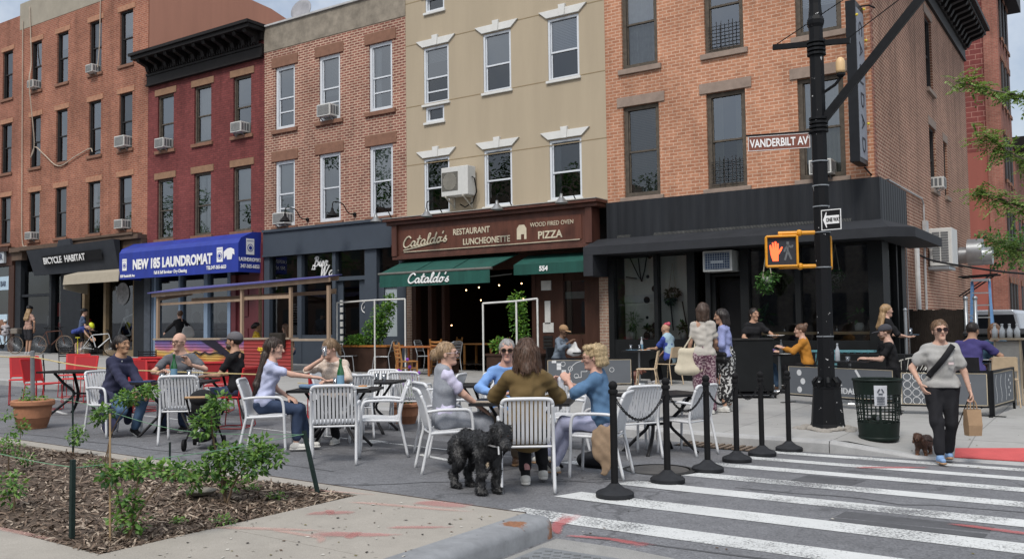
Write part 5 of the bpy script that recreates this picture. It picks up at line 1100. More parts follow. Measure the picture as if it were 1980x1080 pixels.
while len(e)< 6:e.new(.5)
for i,(pp,cc) in enumerate(((0,(.36,.07,.03)),(.25,(.48,.26,.05)),(.45,(.46,.32,.09)),(.62,(.38,.12,.16)),(.8,(.20,.08,.20)),(1,(.09,.075,.24)))):e[i].position=pp;e[i].color=(*cc,1)
gx=t.nodes.new('ShaderNodeMath');gx.operation='GREATER_THAN';gx.inputs[1].default_value=-20.15;t.links.new(sx_.outputs[0],gx.inputs[0])
col=_mix(t,rr_.outputs['Color'],(.27,.025,.022),gx.outputs[0]);t.links.new(col,b.inputs['Base Color']);b.inputs['Roughness'].default_value=.5
mb=MB();n=60;vs=[];nz_=26
for k in range(nz_+1):
 z=.0+k/nz_;dd=.012*math.sin(k*math.pi/1.3)
 for x in (x0+.05,-18.28):vs.append((x,yf-.065+dd,gz(x)-.0+z*(1.28-gz(x))))
mb.add(vs,[(2*k,2*k+1,2*k+3,2*k+2) for k in range(nz_)]);mb.build('painted_front',m,SH)
mb=MB();S_=M('mural_black',(.02,.018,.03),.5)
mb.prism([(-22.0,yf-.085,1.27),(-21.35,yf-.085,1.27),(-20.35,yf-.085,.72),(-20.7,yf-.085,.72),(-21.3,yf-.085,.98)],(0,.004,0));mb.tube(smooth_poly([(-22.4,yf-.09,.86),(-22.2,yf-.09,.93),(-22.0,yf-.09,.86),(-21.8,yf-.09,.93),(-21.6,yf-.09,.88),(-21.3,yf-.09,.92),(-21.0,yf-.09,.87)],4),.022,5);mb.build('mural_figure',S_,SH)
YL=M('mural_yellow',(.70,.48,.03),.5)
mb=MB();mb.prism([(-18.95,yf-.085,1.03),(-18.72,yf-.085,1.03),(-18.72,yf-.085,1.08),(-18.55,yf-.085,.99),(-18.72,yf-.085,.90),(-18.72,yf-.085,.95),(-18.95,yf-.085,.95)],(0,-.004,0));mb.build('yellow_arrow',YL,SH)
script_text(SH,'road',-19.55,.98,.16,YL,yf-.09,.1,parent=SH);script_text(SH,'Wax',-19.45,.76,.16,YL,yf-.09,.1,parent=SH)
mb=MB();mb.box(-18.95,yf-.24,1.04,-18.45,yf-.07,1.46);o=mb.build('dark_bag',M('bag_black',(.03,.026,.022),.8,var=.3,scale=12),bevel=.04);tag(o,'dark olive bag hung on the red front of the shed','bag')
# ---- barrier screens
BG=M('barrier_grey',(.105,.115,.13),.7,var=.06);BW=M('barrier_white',(.60,.61,.62),.6);BFR=M('barrier_frame_cream',(.42,.36,.26),.6)
def barrier(a,b_,label,deco):
 a,b_=Vector((*a,gnd(*a))),Vector((*b_,gnd(*b_)));d=(b_-a);L_=Vector((d.x,d.y)).length;ang=math.atan2(d.y,d.x)
 o=thing('barrier_screen',label,'barrier',a,ang,'grey banner barriers round the cafe terrace');z0,z1=.16,.62
 for x in (0,L_):
  mb=MB();mb.box(x-.018,-.018,0,x+.018,.018,.70);mb.box(x-.03,-.17,0,x+.03,.17,.012);mb.build('leg',POLEB,o,world=False)
 mb=MB();mb.box(.018,-.02,.67,L_-.018,.02,.70);mb.box(.018,-.015,.13,L_-.018,.015,.155);mb.build('rail',POLEB,o,world=False)
 mb=MB();mb.box(.03,-.006,z0,L_-.03,.006,.66);pn=mb.build('banner',BG,o,world=False)
 mb=MB();
 for q in ((.03,z0,L_-.03,z0+.012),(.03,.648,L_-.03,.66),(.03,z0,.042,.66),(L_-.042,z0,L_-.03,.66)):mb.box(q[0],-.010,q[1],q[2],-.0065,q[3])
 mb.build('banner_border',BFR,o,world=False)
 mb=MB()
 def disc(x,z,r_,w_=None):
  n=18
  if w_ is None:mb.add([(x+r_*math.cos(2*math.pi*i/n),-.009,z+r_*math.sin(2*math.pi*i/n)) for i in range(n)],[tuple(range(n))])
  else:
   for i in range(n):
    a0,a1=2*math.pi*i/n,2*math.pi*(i+1)/n;mb.add([(x+r_*math.cos(a0),-.009,z+r_*math.sin(a0)),(x+r_*math.cos(a1),-.009,z+r_*math.sin(a1)),(x+(r_-w_)*math.cos(a1),-.009,z+(r_-w_)*math.sin(a1)),(x+(r_-w_)*math.cos(a0),-.009,z+(r_-w_)*math.sin(a0))],[(0,1,2,3)])
 def bar(x0_,z0_,x1_,z1_,w_=.012):
  dx,dz=x1_-x0_,z1_-z0_;l_=math.hypot(dx,dz);nx_,nz_=-dz/l_*w_/2,dx/l_*w_/2;mb.add([(x0_-nx_,-.009,z0_-nz_),(x1_-nx_,-.009,z1_-nz_),(x1_+nx_,-.009,z1_+nz_),(x0_+nx_,-.009,z0_+nz_)],[(0,1,2,3)])
 deco(L_,disc,bar,o,mb);mb.build('banner_print',BW,o,world=False);return o
def d1(L_,disc,bar,o,mb):
 disc(.28,.55,.055);disc(.36,.40,.055);disc(.28,.25,.055)
 bar(.95,.28,1.55,.28,.008);bar(.9,.42,1.15,.42,.02);bar(.92,.37,1.22,.37,.02);bar(1.0,.45,1.06,.55,.02);bar(1.5,.64,1.62,.46,.045)
 text_mesh('CALIDAD',.135,'lettering',BW,o,((.93,-.010,.23),(1,0,0),(0,0,1)),.003,0,1.05,'LEFT',.004)
def d2(L_,disc,bar,o,mb):
 for i in range(4):
  for j in range(4):
   if (i,j)== (2,2):disc(.12+i*.13,.22+j*.125,.05)
   else:disc(.12+i*.13,.22+j*.125,.06,.009)
 bar(.95,.6,1.02,.5,.02);bar(.75,.3,.8,.45,.015)
def d3(L_,disc,bar,o,mb):
 for k in (0,.3,.6):
  for i in range(5):bar(.2+k+.04*math.sin(i*1.4),.2+i*.085,.2+k+.04*math.sin((i+1)*1.4),.2+(i+1)*.085,.02)
 for i in range(6):bar(1.0+(i % 2)*.1,.25+i*.06,1.0+(i % 2)*.1,.29+i*.06,.05)
def d4(L_,disc,bar,o,mb):
 for i,(x,z) in enumerate(((.12,.60),(.22,.53),(.22,.46),(.32,.39),(.32,.32))):mb.box(x,-.010,z,x+.09,-.007,z+.065)
 for x,z in ((.35,.58),(.5,.48),(.62,.33),(1.35,.45)):disc(x,z,.05,.009)
 disc(.75,.36,.28,.012);bar(.6,.3,.72,.3);bar(.72,.3,.72,.42);bar(.72,.42,.84,.42);bar(.84,.42,.84,.55);bar(1.02,.5,1.12,.6)
barrier((-5.15,16.6),(-3.12,15.62),'grey banner barrier with three white discs and lettering behind the lamp post',d1)
barrier((-3.05,15.58),(-1.78,15.75),'grey banner barrier printed with a grid of rings behind the walking woman',d2)
barrier((-1.74,15.75),(-1.58,17.1),'grey banner barrier with white wavy lines set end on at the right',d3)
barrier((-9.95,16.0),(-8.45,16.95),'grey banner barrier with white squares and an arc behind the older woman',d4)
# ---- host podium
PO=thing('podium','black host podium on wheels beside the two standing women','podium',(-6.02,17.2,gnd(-6.02,17.2)),R(30))
mb=MB();mb.box(-.36,-.22,.12,.36,.22,1.10);mb.build('cabinet',BLKP,PO,world=False,bevel=.01)
mb=MB();mb.box(-.38,-.24,1.102,.38,.24,1.13);mb.build('top',M('podium_top',(.03,.03,.03),.4),PO,world=False)
mb=MB();mb.box(-.42,-.26,.06,.42,.26,.09);mb.build('base',POLEB,PO,world=False)
for sx__ in (-1,1):
 for sy__ in (-1,1):mb=MB();mb.tube([(sx__*.38-.015,sy__*.22,.035),(sx__*.38+.015,sy__*.22,.035)],.035,10);mb.build('wheel',BLACKR,PO,world=False)
# ---- yard at the right
FN=thing('yard_fence','dark slatted yard fence beside the corner building','fence',(-3.5,22.4,gnd(-3.5,20.3)))
mb=MB();rb=random.Random(2)
for i in range(26):x=-4.12+i*.045;mb.box(x,22.4,.1,x+.041,22.43,1.80+rb.uniform(-.02,.02))
mb.build('slat_panel',M('fence_dark',(.022,.017,.014),.8,var=.4,scale=9),FN)
for x,h_ in ((-2.93,2.0),(-2.74,2.0)):
 mb=MB();mb.tube([(x,22.3,.1),(x,22.3,h_)],.04,8);mb.sphere((x,22.3,h_+.03),.055,n=8,m=6);mb.build('post',STEEL,FN,smooth=True)
mb=MB()
for q in range(14):mb.tube([(-2.93,22.3,.3+q*.1),(-2.74,22.3,.4+q*.1)],.006,4);mb.tube([(-2.74,22.3,.3+q*.1),(-2.93,22.3,.4+q*.1)],.006,4)
mb.build('chain_link',STEEL,FN)
mb=MB();mb.tube([(-3.62,19.3,.15),(-3.62,19.3,1.75)],.03,8);mb.sphere((-3.62,19.3,1.77),.04,n=8,m=5);tag(mb.build('gate_post',STEEL),'galvanised steel gate post beside the side window of the cafe','post')
LA=thing('step_ladder','blue step ladder standing behind the yard fence','ladder',(-3.0,25,.1));LBL=M('ladder_blue',(.10,.22,.42),.5)
for s in (-1,1):
 mb=MB();mb.beam((-2.93+s*.27,24.7,.1),(-2.93+s*.19,25,2.5),.06,.03);mb.build('rail',LBL,LA);mb=MB();mb.beam((-2.93+s*.25,25.6,.1),(-2.93+s*.18,25.06,2.45),.04,.025);mb.build('leg',LBL,LA)
mb=MB()
for i in range(7):z=.4+i*.3;w_=.26-.07*z/2.5;mb.box(-2.93-w_,24.68+.12*z,z,-2.93+w_,24.78+.12*z,z+.03)
mb.box(-3.13,24.9,2.5,-2.73,25.15,2.56);mb.build('step',ALU,LA)
BN=M('bin_black',(.012,.013,.014),.5,var=.2)
for i,(x,y,lb) in enumerate(((-2.35,20.6,'black wheeled bin beside the yard fence, left of the two'),(-1.62,20.3,'black wheeled bin at the right edge, right of the two'))):
 o=thing('wheeled_bin',lb,'bin',(x,y,gnd(x,20.2)),0,'black bins by the yard');mb=MB();mb.prism([(-.30,-.33,.1),(.30,-.33,.1),(.36,-.38,1.12),(-.36,-.38,1.12)],(0,.7,0));mb.build('body',BN,o,world=False,bevel=.03)
 mb=MB();mb.prism([(-.38,-.42,1.125),(-.38,-.42,1.17),(-.38,0,1.25),(-.38,.36,1.2),(-.38,.36,1.125)],(.76,0,0));mb.build('lid',BN,o,world=False,bevel=.015);mb=MB();mb.tube([(-.33,.36,1.08),(.33,.36,1.08)],.02,6);mb.build('handle',BN,o,world=False)
 for s in (-1,1):mb=MB();mb.tube([(s*.32-.03,.28,.1),(s*.32+.03,.28,.1)],.1,12);mb.build('wheel',BLACKR,o,world=False)
VN=thing('van','silver grey van parked in the yard at the right edge','van',(-4.1,38,.1));VS=M('van_silver',(.42,.45,.50),.3,.3,var=.05)
mb=MB();prof=[(-1.0,.3),(-1.0,1.1),(-.93,1.35),(-.84,1.78),(-.7,1.92),(.7,1.92),(.84,1.78),(.93,1.35),(1.0,1.1),(1.0,.3)]
mb.prism([(-4.1+a,37.6,b_) for a,b_ in prof],(0,4.5,0));mb.build('body',VS,VN,bevel=.05)
mb=MB();mb.add([(-4.1+a,37.585,b_) for a,b_ in ((-.82,1.2),(.82,1.2),(.72,1.74),(-.72,1.74))],[(0,1,2,3)]);mb.build('rear_window',M('van_glass',(.012,.014,.018),.08),VN)
for s in (-1,1):mb=MB();mb.box(-4.1+s*.95-.04,37.56,.75,-4.1+s*.95+.04,37.6,1.1);mb.build('tail_light',M('tail_red',(.4,.02,.02),.3),VN)
for s in (-1,1):
 for y in (38.4,41.3):mb=MB();mb.tube([(-4.1+s*.86,y,.36),(-4.1+s*1.01,y,.36)],.33,18);mb.build('wheel',BLACKR,VN)
mb=MB();mb.box(-5.05,37.45,.35,-3.15,37.6,.55);mb.build('bumper',M('bumper_grey',(.06,.06,.065),.6),VN)
AF=thing('menu_stand','grey folding stand with water bottles on top behind the end barrier','stand',(-1.74,17.9,gnd(-1.74,17.9)));bz=WLOC[AF.name][2]
mb=MB();mb.beam((-1.96,17.7,bz),(-1.92,17.98,bz+1.1),.03);mb.beam((-1.5,17.7,bz),(-1.54,17.98,bz+1.1),.03);mb.beam((-1.5,18.35,bz),(-1.54,18.02,bz+1.1),.03);mb.beam((-1.96,18.35,bz),(-1.92,18.02,bz+1.1),.03);mb.build('frame',M('stand_wood',(.34,.28,.2),.7),AF)
mb=MB();mb.prism([(-1.95,17.72,bz+.1),(-1.5,17.72,bz+.1),(-1.54,17.97,bz+1.08),(-1.92,17.97,bz+1.08)],(0,.015,0));mb.build('board',M('stand_grey',(.30,.29,.27),.8),AF)
mb=MB();mb.box(-1.98,17.88,bz+1.1,-1.48,18.12,bz+1.13);mb.build('shelf',M('stand_wood',(.34,.28,.2)),AF)
for i in range(4):
 mb=MB();x=-1.92+i*.115;mb.lathe([(.045,0),(.047,.13),(.02,.19),(.02,.23),(.024,.235),(.024,.25)],(x,18.0,bz+1.131),10);tag(mb.build('water_bottle',M('bottle_clear_grey',(.42,.45,.48),.2,var=.05),smooth=True),'clear water bottle standing on the grey folding stand','bottle','water bottles on the folding stand')
# ================================================================== CHAIRS, TABLES AND WHAT STANDS ON THEM
CHW=M('chair_white',(.60,.61,.63),.45,var=.05,scale=10);TBK=M('table_black',(.018,.018,.020),.45,var=.25,scale=9)
REDC=M('chair_red',(.50,.028,.032),.5,var=.08,scale=8);CREAM=M('chair_cream',(.52,.40,.27),.5)
OAK=M('chair_oak',(.34,.155,.045),.5,var=.2,scale=14);DARKT=M('table_wood',(.30,.10,.03),.45,var=.25,scale=8)
def white_chair_proto():
 o=thing('slatted_armchair','','chair')
 for s in (-1,1):
  mb=MB();P=smooth_poly([(s*.245,-.31,0),(s*.245,-.245,.30),(s*.245,-.215,.45),(s*.24,-.255,.66),(s*.235,-.31,.82)],5);mb.tube(P,.0165,8);mb.build('leg',CHW,o,smooth=True)
  mb=MB();P=smooth_poly([(s*.262,.25,0),(s*.262,.235,.35),(s*.266,.225,.56),(s*.268,.19,.645),(s*.268,.10,.66),(s*.265,-.10,.66),(s*.25,-.245,.645)],5);mb.tube(P,.0165,8);mb.build('leg',CHW,o,smooth=True)
  mb=MB();mb.tube([(s*.25,.235,.435),(s*.247,-.21,.42)],.016,8);mb.build('side_rail',CHW,o)
 mb=MB();mb.tube(smooth_poly([(-.235,-.31,.82),(-.215,-.325,.855),(-.16,-.33,.865),(0,-.335,.867),(.16,-.33,.865),(.215,-.325,.855),(.235,-.31,.82)],4),.018,8);mb.build('top_rail',CHW,o,smooth=True)
 prof=smooth_poly([(.235,.425),(.225,.45),(.10,.452),(-.10,.438),(-.19,.445),(-.225,.50),(-.265,.66),(-.315,.82),(-.33,.862)],3)
 mb=MB()
 for i in range(11):
  u=-.2+i*.04;w_=.0135;vs=[]
  for k,p in enumerate(prof):
   a=prof[min(k+1,len(prof)-1)]-prof[max(k-1,0)];n_=Vector((-a.y,a.x)).normalized()*.006;sq=1.0
   for (du,sg) in ((-w_,1),(w_,1),(w_,-1),(-w_,-1)):vs.append((u+du,p.x+n_.x*sg,p.y+n_.y*sg))
  m_=len(prof);mb.add(vs,[(k*4+j,(k+1)*4+j,(k+1)*4+(j+1) % 4,k*4+(j+1) % 4) for k in range(m_-1) for j in range(4)]+[(0,1,2,3),((m_-1)*4+3,(m_-1)*4+2,(m_-1)*4+1,(m_-1)*4)])
 mb.build('slats',CHW,o,auto=50)
 mb=MB();mb.tube([(-.25,.225,.428),(.25,.225,.428)],.012,6);mb.tube([(-.247,-.2,.415),(.247,-.2,.415)],.012,6);mb.build('cross_rail',CHW,o);return o
def ang2rz(a):return R(a-90)
WC=white_chair_proto()
WCH=[(-11.55,7.35,0,'white slatted armchair under the woman in the navy jacket'),(-10.15,7.45,130,'empty white slatted armchair with its back to us before the bald man'),(-8.72,7.60,38,'white slatted armchair under the long haired woman'),(-7.42,7.42,132,'empty white slatted armchair with its back to us before the drinking woman'),(-7.42,8.19,222,'empty white slatted armchair facing left beside the green bottle table'),(-6.05,7.71,48,'white slatted armchair under the blonde woman in the grey dress'),(-4.79,7.33,125,'white slatted armchair under the person in the olive jacket'),(-4.62,8.45,195,'white slatted armchair under the older woman with a tan coat over it'),(-5.05,10.05,150,'empty white slatted armchair between the first two stanchions'),(-4.66,10.81,170,'empty white slatted armchair facing left beyond the second stanchion'),
 (-9.3,10.95,110,'empty white slatted armchair at the far side of the back table, its back to us'),(-8.35,10.5,200,'empty white slatted armchair between the two small back tables'),(-5.55,11.0,20,'empty white slatted armchair facing right at the table behind the chain'),
 (-6.02,8.83,297,'white slatted armchair under the man in the blue shirt'),(-8.85,8.85,300,'white slatted armchair under the woman drinking'),(-11.5,8.38,310,'white slatted armchair under the bald man in grey'),
 (-9.6,10.55,300,'empty white slatted armchair at the back table behind the drinking woman, facing us'),(-9.0,9.3,150,'empty white slatted armchair with its back to us just right of the drinking woman'),(-9.95,10.0,20,'empty white slatted armchair left of the small back table'),(-7.9,11.3,300,'empty white slatted armchair behind the small table left of the man in blue'),(-5.95,10.1,200,'empty white slatted armchair behind the olive jacket, facing left'),(-6.9,8.75,60,'empty white slatted armchair right behind the blonde woman'),(-6.4,10.35,120,'empty white slatted armchair half hidden by the man in blue')]
for i,(x,y,a,lb) in enumerate(WCH):place(WC,i> 0,(x,y,road_z(x,y)),ang2rz(a),lb,'white slatted armchairs on the closed street')
def table_proto(L_,W_):
 o=thing('cafe_table','','table')
 mb=MB()
 n=7
 for i in range(n):y0=-W_/2+i*W_/n;mb.box(-L_/2+.012,y0+.004,.722,L_/2-.012,y0+W_/n-.004,.74)
 for q in ((-L_/2,-W_/2,L_/2,-W_/2+.02),(-L_/2,W_/2-.02,L_/2,W_/2),(-L_/2,-W_/2,-L_/2+.02,W_/2),(L_/2-.02,-W_/2,L_/2,W_/2)):mb.box(q[0],q[1],.712,q[2],q[3],.743)
 mb.build('tabletop',TBK,o)
 for sx__ in (-1,1):
  for sy__ in (-1,1):
   mb=MB();X,Y_=L_*.36,W_*.40
   P=smooth_poly([(sx__*X*.85,sy__*Y_*.8,.71),(sx__*X*.62,sy__*Y_*.55,.55),(sx__*X*.34,sy__*.05,.36),(sx__*X*.62,sy__*Y_*.6,.18),(sx__*X*1.0,sy__*Y_*1.0,.0)],5)
   mb.tube(P,.029,8,True,.6,(0,1,0));mb.build('leg',TBK,o,smooth=True)
 mb=MB();mb.tube([(-L_*.13,0,.36),(L_*.13,0,.36)],.018,6);mb.tube([(-L_*.13,-.06,.36),(-L_*.13,.06,.36)],.018,6);mb.tube([(L_*.13,-.06,.36),(L_*.13,.06,.36)],.018,6);mb.build('stretcher',TBK,o);return o
TP=table_proto(1.06,.7)
TBS=[(-10.93,7.85,34,'black slatted cafe table between the navy jacket and the bald man'),(-8.27,8.3,29,'black slatted cafe table with the tall green bottle and plates'),(-5.42,8.24,25,'black slatted cafe table among the four people and the black dog'),(-9.35,10.0,20,'empty black cafe table behind the white chair facing left'),(-7.6,10.7,20,'small black cafe table with upturned glasses left of the man in blue'),(-4.95,10.65,60,'black cafe table half hidden behind the stanchion chain'),(-14.6,8.75,20,'long black cafe table among the red chairs on the left'),(-12.6,10.2,20,'black cafe table behind the man in the cap')]
for i,(x,y,a,lb) in enumerate(TBS):o=place(TP,i> 0,(x,y,road_z(x,y)),R(a),lb,'black cafe tables on the closed street');o.scale=(1.25 if i== 6 else 1,1,1)
def red_chair_proto():
 o=thing('red_chair','','chair')
 mb=MB();mb.prism([(-.235,.225,.455),(.235,.225,.455),(.235,.20,.47),(.23,-.18,.455),(-.23,-.18,.455),(-.235,.20,.47)],(0,0,.022));mb.build('seat',REDC,o,bevel=.012)
 mb=MB().mat(0)
 for s in (-1,1):mb.beam((s*.215,-.19,.50),(s*.235,-.27,.90),.035,.022)
 mb.beam((-.235,-.272,.89),(.235,-.272,.89),.022,.035);mb.beam((-.21,-.195,.53),(.21,-.195,.53),.022,.035)
 mb.mat(1);mb.prism([(-.205,-.199,.545),(.205,-.199,.545),(.222,-.266,.875),(-.222,-.266,.875)],(0,.006,0));mb.build('backrest',[REDC,M('chair_red_mesh',(.34,.022,.028),.8,var=.1,scale=60)],o,bevel=.006)
 for s in (-1,1):
  mb=MB();mb.tube([(s*.22,-.20,.52),(s*.22,-.17,.45),(s*.225,-.24,.03),(s*.225,-.22,.012),(s*.225,.23,.012),(s*.225,.25,.03),(s*.22,.20,.452)],.009,6);mb.build('leg',M('chair_red_rod',(.36,.018,.022),.4),o)
 mb=MB();mb.tube([(-.225,-.22,.012),(.225,-.22,.012)],.008,5);mb.tube([(-.225,.23,.012),(.225,.23,.012)],.008,5);mb.build('cross_rail',MATS['chair_red_rod'],o);return o
RC=red_chair_proto()
RCH=[(-19.6,9.5,320,'red chair cut off by the left edge'),(-17.2,10.2,300,'red chair second row at the left, behind the pole rope'),(-15.9,8.75,20,'red chair facing right with its side to us behind the terracotta pot'),(-17.4,9.2,330,'red chair at the far left beyond the pole, facing us'),(-15.5,10.0,300,'red chair facing us beyond the long black table'),(-18.6,10.9,310,'red chair furthest back on the left'),(-15.0,10.3,120,'red chair just behind the woman in navy, showing its back'),(-16.6,11.5,120,'red chair partly hidden beyond the one behind the woman in navy'),(-13.6,10.7,130,'red chair right of the bald man, its back to us'),(-11.15,9.05,205,'red chair under the man in the cap'),(-11.4,11.1,140,'red chair behind the reaching arm of the long haired woman'),(-14.55,9.75,350,'red chair beyond the table end next to the woman in navy')]
for i,(x,y,a,lb) in enumerate(RCH):place(RC,i> 0,(x,y,road_z(x,y)),ang2rz(a),lb,'red sled chairs on the left')
def black_chair():
 o=thing('black_chair','','chair');mb=MB();mb.box(-.22,-.22,.44,.22,.22,.46);mb.build('seat',TBK,o)
 mb=MB()
 for k in range(5):mb.box(-.2,-.235,.60+k*.05,.2,-.225,.63+k*.05)
 mb.build('backrest',TBK,o)
 for s in (-1,1):
  for y in (-1,1):mb=MB();mb.tube([(s*.2,y*.2,0),(s*.2,y*.2,.45)]+([(s*.2,-.235,.85)] if y< 0 else []),.012,6);mb.build('leg',TBK,o)
 return o
BC=black_chair()
for i,(x,y,a,lb) in enumerate(((-21.6,12.6,120,'black slatted chair by the far kerb near the bicycles'),(-17.9,12.3,120,'black slatted chair by the far kerb under the bent cyclist'),(-20.6,11.6,60,'black slatted chair at the left edge beside the dark table'))):place(BC,i> 0,(x,y,gnd(x,y)),ang2rz(a),lb,'black chairs near the far kerb')
def alu_chair():
 o=thing('aluminium_chair','','chair')
 mb=MB();
 for k in range(5):mb.box(-.2,-.2+k*.083,.445,.2,-.135+k*.083,.455)
 mb.build('seat',ALU,o)
 mb=MB()
 for k in range(4):mb.box(-.19,-.265-k*.018,.57+k*.075,.19,-.255-k*.018,.62+k*.075)
 mb.build('backrest',ALU,o)
 for s in (-1,1):
  mb=MB();mb.tube(smooth_poly([(s*.22,-.28,0),(s*.205,-.22,.43),(s*.2,-.26,.6),(s*.19,-.33,.84)],4),.0125,6);mb.build('leg',ALU,o)
  mb=MB();mb.tube(smooth_poly([(s*.22,.25,0),(s*.205,.2,.40),(s*.2,.14,.44),(s*.2,-.2,.44)],4),.0125,6);mb.build('leg',ALU,o)
 mb=MB();mb.tube([(-.19,-.33,.84),(-.12,-.345,.87),(.12,-.345,.87),(.19,-.33,.84)],.0125,6);mb.build('top_rail',ALU,o);return o
AC_=alu_chair()
for i,(x,y,a,lb) in enumerate(((-17.75,18.3,20,'aluminium slatted chair facing right in front of the left planter'),(-16.75,18.6,200,'aluminium slatted chair facing left in front of the left planter'),(-14.75,18.9,170,'aluminium slatted chair at the restaurant door, facing left'),(-15.85,19.4,10,'aluminium slatted chair beyond the orange brown table'))):place(AC_,i> 0,(x,y,gnd(x,y)),ang2rz(a),lb,'aluminium bistro chairs outside the restaurant')
def oak_chair():
 o=thing('wooden_chair','','chair');mb=MB();mb.box(-.21,-.2,.44,.21,.21,.47);mb.build('seat',OAK,o,bevel=.01)
 for s in (-1,1):mb=MB();mb.beam((s*.19,-.24,0),(s*.19,-.20,.45),.035);mb.beam((s*.19,-.20,.45),(s*.19,-.28,.92),.035);mb.build('leg',OAK,o);mb=MB();mb.beam((s*.18,.19,0),(s*.18,.19,.44),.035);mb.build('leg',OAK,o)
 for k in range(4):mb=MB();zz=.56+k*.095;mb.tube(smooth_poly([(-.185,-.215-.017*k,zz),(0,-.245-.017*k,zz-.012),(.185,-.215-.017*k,zz)],3),.028,6,True,.35,(0,0,1));mb.build('back_slat',OAK,o)
 mb=MB();mb.beam((-.18,-.22,.2),(.18,-.22,.2),.02);mb.beam((-.18,.19,.25),(.18,.19,.25),.02);mb.beam((-.185,-.22,.3),(-.185,.19,.3),.02);mb.beam((.185,-.22,.3),(.185,.19,.3),.02);mb.build('stretcher',OAK,o);return o
OC=oak_chair()
for i,(x,y,a,lb) in enumerate(((-14.55,17.0,60,'ladder back wooden chair nearest us by the purple flowers'),(-16.0,20.6,240,'ladder back wooden chair inside the restaurant opening, left one'),(-15.2,19.2,90,'ladder back wooden chair whose top shows above the blonde woman'),(-14.9,21.6,300,'ladder back wooden chair inside the restaurant, facing out'),(-13.55,20.9,180,'ladder back wooden chair inside the restaurant beside the second planter'))):place(OC,i> 0,(x,y,gnd(x,min(y,20.2))),ang2rz(a),lb,'ladder back wooden chairs of the restaurant')
def wood_table(x,y,a,lb,mt):
 z=gnd(x,min(y,20.2));o=thing('wooden_table',lb,'table',(x,y,z),R(a),'wooden tables of the restaurant');mb=MB();mb.box(-.55,-.35,.72,.55,.35,.76);mb.build('tabletop',mt,o,world=False,bevel=.008)
 for s in (-1,1):
  for t_ in (-1,1):mb=MB();mb.beam((s*.46,t_*.28,0),(s*.46,t_*.28,.72),.05);mb.build('leg',mt,o,world=False)
wood_table(-15.35,18.4,10,'orange brown wooden table outside the restaurant opening',DARKT);wood_table(-15.1,20.95,0,'pale wooden table inside the restaurant opening, left',OAK);wood_table(-13.4,21.6,0,'pale wooden table inside the restaurant opening, right',OAK)
def cream_chair():
 o=thing('cream_chair','','chair');mb=MB();mb.box(-.2,-.2,.45,.2,.2,.47);mb.build('seat',CREAM,o,bevel=.008);mb=MB();mb.prism([(-.19,-.23,.60),(.19,-.23,.60),(.17,-.27,.84),(-.17,-.27,.84)],(0,.014,0));mb.build('backrest',CREAM,o,bevel=.006)
 for s in (-1,1):mb=MB();mb.tube([(s*.21,-.25,0),(s*.19,-.18,.46),(s*.18,-.25,.83)],.012,6);mb.build('leg',CREAM,o);mb=MB();mb.tube([(s*.21,.22,0),(s*.19,.17,.46)],.012,6);mb.build('leg',CREAM,o)
 return o
CC=cream_chair()
for i,(x,y,a,lb) in enumerate(((-8.62,19.1,165,'cream metal chair under the person with pink hair'),(-8.3,17.3,200,'cream metal chair behind the white patterned barrier'),(-1.75,17.45,100,'cream metal chair against the grey folding stand'))):place(CC,i> 0,(x,y,gnd(x,y)),ang2rz(a),lb,'cream metal chairs at the cafe')
def cafe_chair():
 o=thing('dark_chair','','chair');mb=MB();mb.box(-.2,-.2,.45,.2,.2,.47);mb.build('seat',TBK,o);mb=MB();mb.box(-.19,-.24,.6,.19,-.225,.84);mb.build('backrest',TBK,o)
 for s in (-1,1):
  for y in (-1,1):mb=MB();mb.tube([(s*.2,y*.21,0),(s*.18,y*.18,.46)]+([(s*.18,-.235,.84)] if y< 0 else []),.012,6);mb.build('leg',TBK,o)
 return o
DC=cafe_chair()
for i,(x,y,a,lb) in enumerate(((-5.35,18.5,190,'dark chair under the woman in the orange sweater'),(-6.55,18.9,10,'dark chair under the diner hidden by the podium'),(-3.5,17.2,190,'dark chair under the man in the black cap'),(-2.2,17.15,80,'dark chair under the man in the purple shirt'),(-10.65,17.7,350,'dark chair under the person holding a white bag'))):place(DC,i> 0,(x,y,gnd(x,y)),ang2rz(a),lb,'dark chairs at the cafe')
o=thing('wire_armchair','round white wire armchair behind the grid patterned barrier','chair',(-3.3,17.0,gnd(-3.3,17)),ang2rz(250));WW=M('wire_white',(.55,.54,.5),.5)
mb=MB();rim=[(.38*math.cos(a),-.05+.36*math.sin(a)*.9-.12*math.sin(-a if a> math.pi else 0),.55-.26*math.sin(a)) for a in [2*math.pi*i/20 for i in range(21)]];mb.tube(rim,.012,6,False);mb.build('rim',WW,o,world=False)
mb=MB()
for i in range(20):mb.tube([rim[i],(rim[i][0]*.45,rim[i][1]*.45,.34),(0,0,.28)],.006,4)
mb.build('wire_seat',WW,o,world=False);mb=MB()
for k in range(3):a=2.1*k;mb.tube([(0,0,.28),(.3*math.cos(a),.3*math.sin(a),0)],.012,5)
mb.build('legs',WW,o,world=False)
def pedestal(x,y,lb,r_=.34,sq=False,mt=None):
 z=gnd(x,y);o=thing('bistro_table',lb,'table',(x,y,z));mb=MB()
 if sq:mb.box(x-.38,y-.32,z+.73,x+.38,y+.32,z+.755)
 else:mb.lathe([(r_,.73),(r_,.755)],(x,y,z),22)
 mb.build('tabletop',mt or TBK,o);mb=MB();mb.lathe([(.2,0),(.19,.02),(.03,.04),(.025,.73)],(x,y,z),12);mb.build('pedestal',ALU,o);return z+.755
